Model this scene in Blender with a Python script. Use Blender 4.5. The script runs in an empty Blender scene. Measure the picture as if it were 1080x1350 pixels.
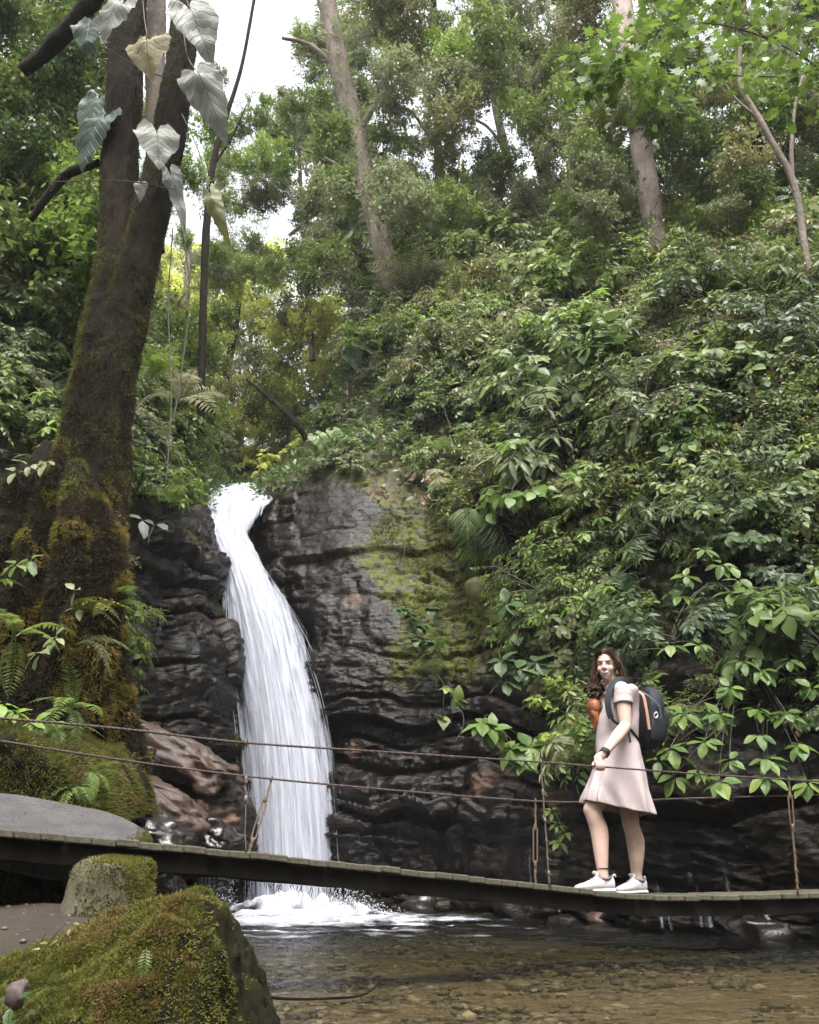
import bpy, bmesh, math, random
import numpy as np
from mathutils import Vector, Matrix
from mathutils.bvhtree import BVHTree

random.seed(7)
RNG = np.random.default_rng(7)
SC = bpy.context.scene
COL = SC.collection

# ------------------------------------------------------------------ camera
FPX, CX, CY = 1081.0, 540.0, 675.0          # focal length and centre in photograph pixels
EYE = 0.5                                   # eye height above the water, which is z = 0
PITCH = math.atan((1150.0 - CY) / FPX)
SP, CP = math.sin(PITCH), math.cos(PITCH)
cam = bpy.data.cameras.new('camera')
cam.sensor_fit = 'HORIZONTAL'; cam.sensor_width = 36.0; cam.lens = 36.0 * FPX / 1080.0
cam.clip_start = 0.05; cam.clip_end = 2000.0
cam_o = bpy.data.objects.new('camera', cam); COL.objects.link(cam_o)
cam_o.location = (0, 0, EYE); cam_o.rotation_euler = (math.radians(90) + PITCH, 0, 0)
SC.camera = cam_o

# ------------------------------------------------------------------ sky, sun, exposure
SUN_EL, SUN_AZ = math.radians(64), math.radians(176)      # azimuth clockwise from +Y
world = bpy.data.worlds.new('World'); SC.world = world; world.use_nodes = True
wn = world.node_tree.nodes; wl = world.node_tree.links; wn.clear()
w_out = wn.new('ShaderNodeOutputWorld'); w_bg = wn.new('ShaderNodeBackground')
w_sky = wn.new('ShaderNodeTexSky'); w_sky.sky_type = 'NISHITA'; w_sky.sun_disc = False
w_sky.sun_elevation = SUN_EL; w_sky.sun_rotation = SUN_AZ
w_sky.air_density = 1.0; w_sky.dust_density = 5.0; w_sky.ozone_density = 1.0
w_hsv = wn.new('ShaderNodeHueSaturation'); w_hsv.inputs['Saturation'].default_value = 0.22
w_bg.inputs['Strength'].default_value = 0.15
wl.new(w_sky.outputs[0], w_hsv.inputs['Color']); wl.new(w_hsv.outputs[0], w_bg.inputs['Color'])
wl.new(w_bg.outputs[0], w_out.inputs[0])
sun = bpy.data.lights.new('sun', 'SUN'); sun.energy = 1.35; sun.angle = math.radians(40); sun.color = (1.0, 0.96, 0.9)
sun_o = bpy.data.objects.new('sun', sun); COL.objects.link(sun_o)
sd = Vector((math.sin(SUN_AZ) * math.cos(SUN_EL), math.cos(SUN_AZ) * math.cos(SUN_EL), math.sin(SUN_EL)))
sun_o.rotation_euler = sd.to_track_quat('Z', 'Y').to_euler(); sun_o.location = sd * 40

SC.render.engine = 'CYCLES'
SC.view_settings.view_transform = 'Standard'; SC.view_settings.look = 'None'
SC.view_settings.gamma = 1.0; SC.view_settings.use_curve_mapping = False
SC.view_settings.exposure = 2.08
SC.cycles.use_denoising = True
SC.cycles.max_bounces = 7; SC.cycles.diffuse_bounces = 3; SC.cycles.glossy_bounces = 3
SC.cycles.transmission_bounces = 4; SC.cycles.transparent_max_bounces = 14
SC.cycles.caustics_reflective = False; SC.cycles.caustics_refractive = False
SC.cycles.sample_clamp_indirect = 6.0


# ------------------------------------------------------------------ helpers
def U(px, py, Y):
    """The point at forward distance Y that the photograph shows at pixel (px, py)."""
    u, v = (px - CX) / FPX, (CY - py) / FPX
    dy, dz = CP - v * SP, SP + v * CP
    k = Y / dy
    return np.array([u * k, Y, EYE + dz * k])


def W(px, Y, z=0.0):
    """The point of height z and distance Y in pixel column px."""
    k = (z - EYE) / Y
    v = (k * CP - SP) / (CP + k * SP)
    return np.array([(px - CX) / FPX * Y / (CP - v * SP), Y, z])


def mpp(py, Y):
    v = (CY - py) / FPX
    return Y / (CP - v * SP) / FPX


def norm(a):
    return a / np.maximum(np.linalg.norm(a, axis=-1, keepdims=True), 1e-9)


def _h(ix, iy, iz, seed):
    n = (ix * 374761393 + iy * 668265263 + iz * 1274126177 + seed * 974634777) & 0xFFFFFFFF
    n = ((n ^ (n >> 13)) * 1274126177) & 0xFFFFFFFF
    n = n ^ (n >> 16)
    return (n & 0xFFFF) / 32767.5 - 1.0


def vnoise(P, seed=0):
    P = np.asarray(P, float); I = np.floor(P).astype(np.int64); F = P - I
    F = F * F * (3 - 2 * F)
    ix, iy, iz = I[..., 0], I[..., 1], I[..., 2]; fx, fy, fz = F[..., 0], F[..., 1], F[..., 2]
    r = 0
    for a in (0, 1):
        for b in (0, 1):
            for c in (0, 1):
                r = r + _h(ix + a, iy + b, iz + c, seed) * (fx if a else 1 - fx) * (fy if b else 1 - fy) * (fz if c else 1 - fz)
    return r


def fbm(P, octv=4, seed=0, gain=0.5):
    P = np.asarray(P, float); r = 0; a = 1.0; s = 1.0
    for o in range(octv):
        r = r + a * vnoise(P * s + 17.3 * o, seed + o); a *= gain; s *= 2.03
    return r


def smooth(x, a, b):
    t = np.clip((x - a) / (b - a), 0, 1)
    return t * t * (3 - 2 * t)


def mesh_np(name, V, F, attrs=None, smooth_=True, uv=None):
    """Mesh from arrays; F is an (n,3) or (n,4) array, or a list of such arrays."""
    Fs = F if isinstance(F, list) else [F]
    Fs = [np.asarray(f, np.int32) for f in Fs if len(f)]
    V = np.asarray(V, np.float32)
    me = bpy.data.meshes.new(name)
    nl = sum(f.size for f in Fs); nf = sum(len(f) for f in Fs)
    me.vertices.add(len(V)); me.vertices.foreach_set('co', V.ravel())
    me.loops.add(nl); me.polygons.add(nf)
    me.loops.foreach_set('vertex_index', np.concatenate([f.ravel() for f in Fs]))
    tot = np.concatenate([np.full(len(f), f.shape[1], np.int32) for f in Fs])
    me.polygons.foreach_set('loop_start', (np.cumsum(tot) - tot).astype(np.int32))
    me.polygons.foreach_set('use_smooth', np.full(nf, bool(smooth_)))
    me.update(calc_edges=True)
    for k, a in (attrs or {}).items():
        at = me.attributes.new(k, 'FLOAT', 'POINT'); at.data.foreach_set('value', np.asarray(a, np.float32).ravel())
    if uv is not None:
        ul = me.uv_layers.new(name='UVMap'); li = np.concatenate([f.ravel() for f in Fs])
        ul.data.foreach_set('uv', np.asarray(uv, np.float32)[li].ravel())
    me.validate()
    return me


class MB:
    """Collects arrays of vertices and faces for ONE mesh."""
    def __init__(self):
        self.V = []; self.Q = []; self.T = []; self.A = []; self.n = 0

    def add(self, V, F, a=0.5):
        V = np.asarray(V, float); F = np.asarray(F, np.int64)
        (self.Q if F.shape[1] == 4 else self.T).append(F + self.n)
        self.V.append(V); self.A.append(np.full(len(V), a) if np.isscalar(a) else np.asarray(a)); self.n += len(V)
        return self

    def addm(self, VFs, a=0.5):
        V, Fs = VFs
        V = np.asarray(V, float)
        for F in Fs:
            F = np.asarray(F, np.int64)
            if len(F): (self.Q if F.shape[1] == 4 else self.T).append(F + self.n)
        self.V.append(V); self.A.append(np.full(len(V), a)); self.n += len(V)
        return self

    def mesh(self, name, smooth_=True):
        F = []
        if self.Q: F.append(np.concatenate(self.Q))
        if self.T: F.append(np.concatenate(self.T))
        return mesh_np(name, np.concatenate(self.V), F, {'rnd': np.concatenate(self.A)}, smooth_)


def link(name, me, mat=None, parent=None, loc=(0, 0, 0)):
    if mat is not None and len(me.materials) == 0: me.materials.append(mat)
    o = bpy.data.objects.new(name, me); COL.objects.link(o); o.location = loc
    if parent is not None: o.parent = parent
    return o


def tag(o, label=None, cat=None, group=None, kind=None):
    if label: o['label'] = label
    if cat: o['category'] = cat
    if group: o['group'] = group
    if kind: o['kind'] = kind
    return o


def thing(name, loc, label, cat, group=None):
    o = bpy.data.objects.new(name, None); COL.objects.link(o); o.location = tuple(loc)
    o.empty_display_size = 0.2
    return tag(o, label, cat, group)


def grid_faces(nr, nc, wrap=False):
    r = np.arange(nr - 1)[:, None]; c = np.arange(nc if wrap else nc - 1)[None, :]
    a = r * nc + c; b = r * nc + (c + 1) % nc
    return np.stack([a, b, b + nc, a + nc], -1).reshape(-1, 4)


def catmull(P, n):
    """Catmull-Rom through P (k,...) sampled at n parameters."""
    P = np.asarray(P, float); k = len(P)
    t = np.linspace(0, k - 1, n) if np.isscalar(n) else np.asarray(n)
    i = np.clip(np.floor(t).astype(int), 0, k - 2); f = t - i
    p0 = P[np.maximum(i - 1, 0)]; p1 = P[i]; p2 = P[i + 1]; p3 = P[np.minimum(i + 2, k - 1)]
    f = f.reshape((-1,) + (1,) * (P.ndim - 1))
    return 0.5 * ((2 * p1) + (-p0 + p2) * f + (2 * p0 - 5 * p1 + 4 * p2 - p3) * f ** 2 + (-p0 + 3 * p1 - 3 * p2 + p3) * f ** 3)


def tube(path, rad, ns=8, cap=True, flat=None, ref=None):
    """Tube along path (n,3) with radii; flat scales the second cross axis. Returns V, [faces]."""
    path = np.asarray(path, float); n = len(path)
    rad = np.full(n, rad) if np.isscalar(rad) else np.asarray(rad, float)
    T = norm(np.gradient(path, axis=0))
    ref = np.array([0.31, 0.2, 0.93]) if ref is None else np.asarray(ref, float)
    if abs(np.dot(norm(path[-1] - path[0]), norm(ref))) > 0.9: ref = np.array([0.95, 0.3, 0.05])
    A = norm(np.cross(T, ref)); B = np.cross(T, A)
    th = np.arange(ns) / ns * 2 * np.pi
    fl = 1.0 if flat is None else flat
    fl = np.full(n, fl) if np.isscalar(fl) else np.asarray(fl)
    V = path[:, None] + rad[:, None, None] * (np.cos(th)[None, :, None] * A[:, None] + (fl[:, None] * np.sin(th)[None, :])[..., None] * B[:, None])
    V = V.reshape(-1, 3); F = [grid_faces(n, ns, True)]
    if cap:
        V = np.vstack([V, path[0], path[-1]]); k = np.arange(ns)
        F.append(np.stack([np.full(ns, n * ns), (k + 1) % ns, k], 1))
        F.append(np.stack([np.full(ns, n * ns + 1), (n - 1) * ns + k, (n - 1) * ns + (k + 1) % ns], 1))
    return V, F


def boxm(c, s, R=None, bev=0.0):
    """Box with chamfered edges (size s, centre c, 3x3 rotation R)."""
    s = np.asarray(s, float) / 2
    if bev <= 0:
        V = np.array([[x, y, z] for x in (-1, 1) for y in (-1, 1) for z in (-1, 1)], float) * s
        F = np.array([[0, 1, 3, 2], [4, 6, 7, 5], [0, 4, 5, 1], [2, 3, 7, 6], [0, 2, 6, 4], [1, 5, 7, 3]])
    else:
        bm = bmesh.new(); bmesh.ops.create_cube(bm, size=2.0)
        for v in bm.verts: v.co = Vector(tuple(np.array(v.co) * s))
        bmesh.ops.bevel(bm, geom=bm.edges[:], offset=bev, segments=1, affect='EDGES')
        bmesh.ops.triangulate(bm, faces=bm.faces[:])
        bm.verts.ensure_lookup_table(); bm.verts.index_update()
        V = np.array([v.co[:] for v in bm.verts]); F = np.array([[v.index for v in f.verts] for f in bm.faces]); bm.free()
    if R is not None: V = V @ np.asarray(R).T
    return V + np.asarray(c), [F]


def ico(sub=3):
    bm = bmesh.new(); bmesh.ops.create_icosphere(bm, subdivisions=sub, radius=1.0)
    V = np.array([v.co[:] for v in bm.verts]); F = np.array([[v.index for v in f.verts] for f in bm.faces]); bm.free()
    return V, F


def rot_to(z, spin=0.0):
    """Rotation matrix that takes +Z to z with a spin about it."""
    z = norm(np.asarray(z, float)); r = np.array([1.0, 0, 0]) if abs(z[0]) < 0.9 else np.array([0, 1.0, 0])
    x = norm(np.cross(r, z)); y = np.cross(z, x); c, s = math.cos(spin), math.sin(spin)
    return np.stack([x * c + y * s, -x * s + y * c, z], 1)


def mat4(R, loc, s=1.0):
    M = np.eye(4); M[:3, :3] = np.asarray(R) * s; M[:3, 3] = loc
    return Matrix(M.tolist())


# ------------------------------------------------------------------ materials
def newmat(name):
    m = bpy.data.materials.new(name); m.use_nodes = True; nt = m.node_tree; nt.nodes.clear()
    return m, nt.nodes, nt.links


def N(nodes, t, **kw):
    n = nodes.new(t)
    for k, v in kw.items():
        if k in n.inputs: n.inputs[k].default_value = v
        else: setattr(n, k, v)
    return n


def mixc(nodes, links, fac, a, b, mode='MIX'):
    n = nodes.new('ShaderNodeMix'); n.data_type = 'RGBA'; n.blend_type = mode
    for i, v in ((0, fac), (6, a), (7, b)):
        if hasattr(v, 'links') or hasattr(v, 'is_output'): links.new(v, n.inputs[i])
        elif i == 0: n.inputs[0].default_value = v
        else: n.inputs[i].default_value = (*v, 1) if len(v) == 3 else v
    return n.outputs[2]


def maprange(nodes, links, v, a, b, c=0.0, d=1.0):
    n = nodes.new('ShaderNodeMapRange'); n.interpolation_type = 'SMOOTHSTEP'
    links.new(v, n.inputs[0])
    for i, x in enumerate((a, b, c, d)): n.inputs[i + 1].default_value = x
    return n.outputs[0]


def attr(nodes, name):
    n = nodes.new('ShaderNodeAttribute'); n.attribute_name = name
    return n.outputs['Fac']


def noise_n(nodes, links, scale, detail=4, rough=0.55, co=None, dist=0.0):
    n = N(nodes, 'ShaderNodeTexNoise', Scale=scale, Detail=detail, Roughness=rough, Distortion=dist)
    if co is None:
        co = nodes.new('ShaderNodeTexCoord').outputs['Object']
    links.new(co, n.inputs['Vector'])
    return n.outputs['Fac']


def bump_n(nodes, links, h, strength=0.5, dist=0.02):
    b = N(nodes, 'ShaderNodeBump', Strength=strength, Distance=dist); links.new(h, b.inputs['Height'])
    return b.outputs[0]


def leaf_mat(name, dark, light, dry=(0.16, 0.10, 0.045), dry_at=0.96, rough=0.42, transl=0.3, tcol=None, veins=False):
    m, nd, lk = newmat(name)
    out = nd.new('ShaderNodeOutputMaterial')
    r = attr(nd, 'rnd'); oi = nd.new('ShaderNodeObjectInfo')
    c = mixc(nd, lk, r, dark, light)
    obr = maprange(nd, lk, oi.outputs['Random'], 0, 1, 0.7, 1.3)
    hs = nd.new('ShaderNodeHueSaturation'); lk.new(c, hs.inputs['Color']); lk.new(obr, hs.inputs['Value'])
    hv = maprange(nd, lk, oi.outputs['Random'], 0, 1, 0.515, 0.485); lk.new(hv, hs.inputs['Hue'])
    co = nd.new('ShaderNodeTexCoord').outputs['Object']
    spot = noise_n(nd, lk, 6.0, 3, 0.6, co)
    c2 = mixc(nd, lk, maprange(nd, lk, spot, 0.35, 0.75, 0.0, 0.45), hs.outputs[0], light)
    if veins:                                        # midrib and slanting side veins drawn from the leaf's own UV map
        sx = nd.new('ShaderNodeSeparateXYZ'); lk.new(nd.new('ShaderNodeTexCoord').outputs['UV'], sx.inputs[0])
        def mth(op, a, b=None):
            n_ = nd.new('ShaderNodeMath'); n_.operation = op
            for i_, v_ in ((0, a), (1, b)):
                if v_ is None: continue
                if hasattr(v_, 'is_output'): lk.new(v_, n_.inputs[i_])
                else: n_.inputs[i_].default_value = v_
            return n_.outputs[0]
        ab = mth('ABSOLUTE', sx.outputs[1]); ph = mth('FRACT', mth('MULTIPLY', mth('SUBTRACT', sx.outputs[0], mth('MULTIPLY', ab, 0.75)), 7.5))
        sv_ = maprange(nd, lk, mth('ABSOLUTE', mth('SUBTRACT', ph, 0.5)), 0.0, 0.11, 1.0, 0.0); mv_ = maprange(nd, lk, ab, 0.004, 0.022, 1.0, 0.0); vv = mth('MAXIMUM', sv_, mv_)
        c2 = mixc(nd, lk, mth('MULTIPLY', vv, 0.55), c2, tuple(x * 0.45 for x in light)); blot = noise_n(nd, lk, 13.0, 5, 0.7, co); c2 = mixc(nd, lk, maprange(nd, lk, blot, 0.5, 0.72, 0.0, 0.6), c2, tuple(x * 0.5 for x in dark))
        bmp = bump_n(nd, lk, vv, 0.6, 0.01)
    dr = maprange(nd, lk, r, dry_at, dry_at + 0.03)
    c3 = mixc(nd, lk, dr, c2, dry)
    p = N(nd, 'ShaderNodeBsdfPrincipled', Roughness=rough); lk.new(c3, p.inputs['Base Color'])
    p.inputs['Specular IOR Level'].default_value = 0.32
    if veins: lk.new(bmp, p.inputs['Normal'])
    t = nd.new('ShaderNodeBsdfTranslucent')
    ct = mixc(nd, lk, 0.75, c3, tcol or tuple(min(1, x * 1.5) for x in light)); lk.new(ct, t.inputs['Color'])
    mx = N(nd, 'ShaderNodeMixShader'); mx.inputs[0].default_value = transl
    lk.new(p.outputs[0], mx.inputs[1]); lk.new(t.outputs[0], mx.inputs[2]); lk.new(mx.outputs[0], out.inputs[0])
    return m


def plain_mat(name, col, rough=0.6, metal=0.0, var=0.25, scale=8.0, bump=0.0, bscale=40.0, spec=0.4, col2=None, sss=0.0, stretch=None):
    m, nd, lk = newmat(name)
    out = nd.new('ShaderNodeOutputMaterial'); p = N(nd, 'ShaderNodeBsdfPrincipled', Roughness=rough, Metallic=metal)
    p.inputs['Specular IOR Level'].default_value = spec
    co_ = None
    if stretch:
        mp_ = nd.new('ShaderNodeMapping'); mp_.inputs['Scale'].default_value = stretch; lk.new(nd.new('ShaderNodeTexCoord').outputs['Object'], mp_.inputs[0]); co_ = mp_.outputs[0]
    f = noise_n(nd, lk, scale, 5, 0.6, co_)
    c2 = col2 or tuple(x * (1 - var * 1.6) for x in col)
    c = mixc(nd, lk, maprange(nd, lk, f, 0.3, 0.7), col, c2)
    g_ = noise_n(nd, lk, scale * 13, 4, 0.7, co_); c = mixc(nd, lk, maprange(nd, lk, g_, 0.45, 0.68, 0.0, min(0.75, var * 1.6)), c, tuple(x * 0.35 for x in c2)); lk.new(c, p.inputs['Base Color'])
    if bump > 0: lk.new(bump_n(nd, lk, noise_n(nd, lk, bscale, 5, 0.65, co_), bump, 0.05 if stretch else 0.01), p.inputs['Normal'])
    if sss > 0:
        p.inputs['Subsurface Weight'].default_value = sss; p.inputs['Subsurface Radius'].default_value = (0.012, 0.005, 0.003)
        p.inputs['Subsurface Scale'].default_value = 0.6
    lk.new(p.outputs[0], out.inputs[0])
    return m


M = {}
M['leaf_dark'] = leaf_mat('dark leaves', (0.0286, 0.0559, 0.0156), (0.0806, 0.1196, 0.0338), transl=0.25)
M['leaf_mid'] = leaf_mat('mid green leaves', (0.0442, 0.0832, 0.0169), (0.1404, 0.1885, 0.0442), transl=0.32)
M['leaf_fresh'] = leaf_mat('fresh green leaves', (0.0634, 0.122, 0.0195), (0.183, 0.2623, 0.0488), transl=0.36)
M['leaf_yellow'] = leaf_mat('sunlight tinted yellow green leaves', (0.230, 0.285, 0.036), (0.470, 0.490, 0.120), transl=0.5)  # sunlight of the clearing put into a paler, yellower leaf colour
M['leaf_grey'] = leaf_mat('greyish green leaves', (0.0744, 0.096, 0.0408), (0.192, 0.216, 0.102), transl=0.32)
M['leaf_olive'] = leaf_mat('olive brown leaves', (0.0713, 0.0782, 0.0276), (0.184, 0.184, 0.0713), transl=0.35, dry_at=0.93)
M['leaf_big'] = leaf_mat('large glossy leaves', (0.040, 0.090, 0.018), (0.125, 0.185, 0.042), rough=0.38, transl=0.25, dry_at=1.2, veins=True)
M['leaf_blue'] = leaf_mat('dull blue green leaves', (0.022, 0.048, 0.015), (0.060, 0.098, 0.034), rough=0.42, transl=0.2, dry_at=1.2, veins=True)
M['leaf_pale'] = leaf_mat('pale grey leaves', (0.10, 0.115, 0.10), (0.17, 0.185, 0.165), rough=0.45, transl=0.3, dry_at=1.2)
M['leaf_cream'] = leaf_mat('yellowed leaves', (0.19, 0.165, 0.085), (0.27, 0.235, 0.13), rough=0.5, transl=0.3, dry_at=1.2)
M['leaf_dead'] = leaf_mat('dead leaves', (0.13, 0.085, 0.06), (0.30, 0.21, 0.17), rough=0.7, transl=0.15, dry_at=1.2)
M['fern'] = leaf_mat('fern fronds', (0.042, 0.082, 0.014), (0.115, 0.165, 0.036), rough=0.55, transl=0.3, dry_at=1.2)
M['fern_pale'] = leaf_mat('pale withered fronds', (0.20, 0.20, 0.10), (0.34, 0.33, 0.20), rough=0.6, transl=0.25, dry_at=1.2)
M['arum_pale'] = leaf_mat('pale veined leaves', (0.100, 0.108, 0.088), (0.165, 0.172, 0.145), rough=0.5, transl=0.3, dry_at=1.2, veins=True)
M['arum_cream'] = leaf_mat('yellowed veined leaves', (0.165, 0.145, 0.075), (0.235, 0.205, 0.115), rough=0.5, transl=0.3, dry_at=1.2, veins=True)
M['arum_green'] = leaf_mat('dull green veined leaves', (0.016, 0.036, 0.020), (0.042, 0.070, 0.040), rough=0.45, transl=0.2, dry_at=1.2, veins=True)
M['moss'] = leaf_mat('moss', (0.022, 0.026, 0.006), (0.115, 0.120, 0.018), dry=(0.11, 0.07, 0.025), dry_at=0.85, rough=0.95, transl=0.15)
M['moss_brown'] = leaf_mat('brown moss', (0.016, 0.012, 0.007), (0.058, 0.042, 0.016), dry=(0.08, 0.05, 0.02), dry_at=0.8, rough=0.95, transl=0.2)
M['moss_gold'] = leaf_mat('golden moss', (0.050, 0.038, 0.009), (0.190, 0.140, 0.026), dry=(0.13, 0.08, 0.025), dry_at=0.85, rough=0.95, transl=0.2)
M['leaf_over'] = leaf_mat('bright lobed leaves', (0.055, 0.105, 0.014), (0.125, 0.190, 0.032), transl=0.34, dry_at=1.2)
M['stem'] = plain_mat('green brown stem', (0.055, 0.055, 0.028), 0.7)
M['twig'] = plain_mat('grey brown twig', (0.09, 0.07, 0.055), 0.8)
M['bark_dark'] = plain_mat('dark mossy bark', (0.0065, 0.005, 0.004), 0.95, var=0.4, scale=5, bump=1.0, bscale=20, spec=0.12, stretch=(1, 1, 0.22), col2=(0.018, 0.013, 0.007))
M['bark_grey'] = plain_mat('grey lichened bark', (0.17, 0.135, 0.105), 0.85, scale=4, bump=0.9, bscale=22, stretch=(1, 1, 0.35), col2=(0.075, 0.06, 0.042))
M['bark_pale'] = plain_mat('pale pinkish bark', (0.36, 0.29, 0.25), 0.8, scale=3, bump=0.8, bscale=18, stretch=(1, 1, 0.4), col2=(0.17, 0.13, 0.105))


# ================================================================== THE SETTING: ravine walls, stream bed, water
def column(px, base_Y, pts, back=0.3):
    b = W(px, base_Y)
    return [b + np.array([0, back, -1.3]), b] + [U(*p) for p in pts]


cols = [
    [np.array(p, float) for p in ((-14, 0, -1.3), (-13, 0.5, 0.2), (-13, 2, 1.5), (-13, 4, 3), (-13.5, 6, 6), (-14, 9, 10), (-15, 13, 14), (-18, 24, 17))],
    column(-420, 4.4, [(-420, 1040, 4.6), (-420, 850, 5.2), (-420, 640, 6.6), (-420, 420, 8.3), (-420, 250, 11.0), (-420, 180, 18)]),
    column(0, 6.2, [(0, 1000, 6.5), (0, 850, 7.3), (0, 640, 8.6), (0, 420, 10.2), (0, 290, 13.0), (0, 230, 19)]),
    column(160, 9.2, [(160, 1000, 9.6), (165, 850, 10.3), (185, 670, 11.2), (180, 520, 12.8), (170, 400, 15.5), (160, 330, 21)]),
    column(288, 12.2, [(296, 1000, 12.2), (288, 850, 12.4), (256, 670, 13.8), (248, 605, 15.4), (235, 520, 18.5), (215, 450, 25)]),
    column(385, 13.6, [(370, 1000, 13.9), (346, 850, 14.3), (312, 684, 15.0), (314, 640, 18.2), (318, 636, 24.0), (325, 600, 32)]),
    column(455, 12.9, [(446, 1000, 12.95), (416, 850, 13.2), (362, 672, 14.9), (412, 606, 17.0), (436, 560, 21), (440, 500, 28)]),
    column(520, 12.6, [(515, 1000, 12.7), (495, 850, 12.9), (455, 628, 14.3), (468, 560, 16.5), (470, 450, 20), (470, 390, 27)]),
    column(610, 12.1, [(610, 1000, 12.2), (600, 850, 12.6), (570, 650, 13.7), (550, 540, 15.3), (535, 380, 19), (530, 310, 26)]),
    column(760, 9.9, [(760, 1000, 10.3), (760, 850, 10.9), (760, 650, 12.0), (760, 500, 13.5), (760, 345, 16.5), (760, 280, 23)]),
    column(920, 8.1, [(920, 1040, 8.1), (920, 850, 9.1), (920, 650, 10.3), (920, 500, 11.7), (920, 340, 14.5), (920, 260, 20)]),
    column(1090, 7.3, [(1090, 1040, 7.3), (1090, 850, 8.2), (1090, 650, 9.3), (1090, 480, 10.8), (1090, 310, 13.5), (1090, 230, 18)]),
    column(1500, 5.9, [(1500, 1040, 6.0), (1500, 850, 6.6), (1500, 650, 7.7), (1500, 480, 9.2), (1500, 310, 12), (1500, 230, 17)]),
    [np.array(p, float) for p in ((14, 0, -1.3), (13, 0.5, 0.2), (12, 2, 1.5), (12, 4, 3), (12.5, 6, 6), (13, 9, 10), (14, 13, 14), (18, 24, 17))],
]
CTRL = np.array(cols).transpose(1, 0, 2)             # rows x columns x 3


def loft(tr, tc):
    A = catmull(CTRL, tr)                            # along rows
    return catmull(A.transpose(1, 0, 2), tc).transpose(1, 0, 2)


def dense(keys, total):
    """Parameter samples with a given density between the integer keys."""
    out = []
    s = float(sum(keys))
    for i, k in enumerate(keys):
        n = max(2, int(total * k / s)); out.append(i + np.arange(n) / n)
    return np.concatenate(out + [[len(keys)]])


tr = dense([0.4, 2.2, 2.4, 3.0, 1.0, 0.8, 0.4], 400)
tc = dense([0.2, 0.6, 1.2, 2.2, 1.6, 1.6, 1.4, 1.8, 2.2, 2.0, 1.4, 0.6, 0.2], 640)
P0 = loft(tr, tc)
gu = np.gradient(P0, axis=1); gv = np.gradient(P0, axis=0)
NR = norm(np.cross(gu, gv)); NR = np.where((NR[..., 1:2] > 0.3), -NR, NR)
if NR[..., 1].mean() > 0: NR = -NR
row = tr[:, None] * np.ones_like(tc)[None]; colp = np.ones_like(tr)[:, None] * tc[None]
arc = np.concatenate([[0], np.cumsum(np.linalg.norm(np.diff(P0[150], axis=0), axis=1))])[None, :] * np.ones_like(tr)[:, None]

X_, Y_, Z_ = P0[..., 0], P0[..., 1], P0[..., 2]
tilt = np.where(X_ < -2.2, -0.18, 0.10)
zz = Z_ + tilt * X_ * 0.7 + 0.35 * fbm(P0 * 0.45, 3, 3) + 0.06 * fbm(P0 * 2.2, 2, 9)
s = zz * 1.9 + 0.55 * np.sin(zz * 2.3 + 0.7) + 0.25 * np.sin(zz * 5.1)
li = np.floor(s).astype(np.int64); fr = s - li
hl = _h(li, li * 0, li * 0, 5)
q = arc * 0.62 + 3.1 * _h(li, li * 0 + 3, li * 0, 8) + 0.30 * fbm(P0 * 0.9, 2, 21)
qi = np.floor(q).astype(np.int64); fq = q - qi
hb = _h(li, qi, li * 0, 11)
crack_h = np.exp(-(np.minimum(fr, 1 - fr) / 0.085) ** 2)
crack_v = np.exp(-(np.minimum(fq, 1 - fq) / 0.035) ** 2)
roundb = (1 - (2 * fr - 1) ** 4) * 0.06 + (1 - (2 * fq - 1) ** 6) * 0.03
# finer bedding inside the beds
s2 = zz * 7.5 + 0.9 * fbm(P0 * 1.1, 2, 31); f2 = s2 - np.floor(s2)
h2 = _h(np.floor(s2).astype(np.int64), li, li * 0, 15)
bed = 0.035 * h2 + 0.03 * (f2 - 0.5)
rocky = 1 - smooth(row, 3.75, 4.5)
right = smooth(X_, -1.2, -0.4); low = 1 - smooth(Z_, 1.5, 4.5)
fade = smooth(fbm(P0 * 0.8, 3, 33), -0.35, 0.35); midb = np.exp(-((row - 3.2) / 0.65) ** 2) * right
crack_h = crack_h * fade * (1 - 0.55 * midb)
d = rocky * ((0.26 - 0.15 * midb) * hl + (0.11 - 0.05 * midb) * hb + roundb * (0.3 + 0.7 * fade) * (1 - 0.5 * midb) - 0.16 * crack_h - 0.035 * crack_v * smooth(fbm(P0 * 1.1, 2, 37), -0.2, 0.2) + bed * (0.35 + 1.0 * low)) + 0.28 * fbm(P0 * 0.55, 3, 41) + 0.045 * fbm(P0 * 3.3, 4, 51) \
    + rocky * (0.10 * np.abs(fbm(P0 * 1.7, 3, 55)) - 0.07 * np.abs(fbm(P0 * np.array([4.0, 4.0, 9.0]) + zz[..., None], 3, 58)))
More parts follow.
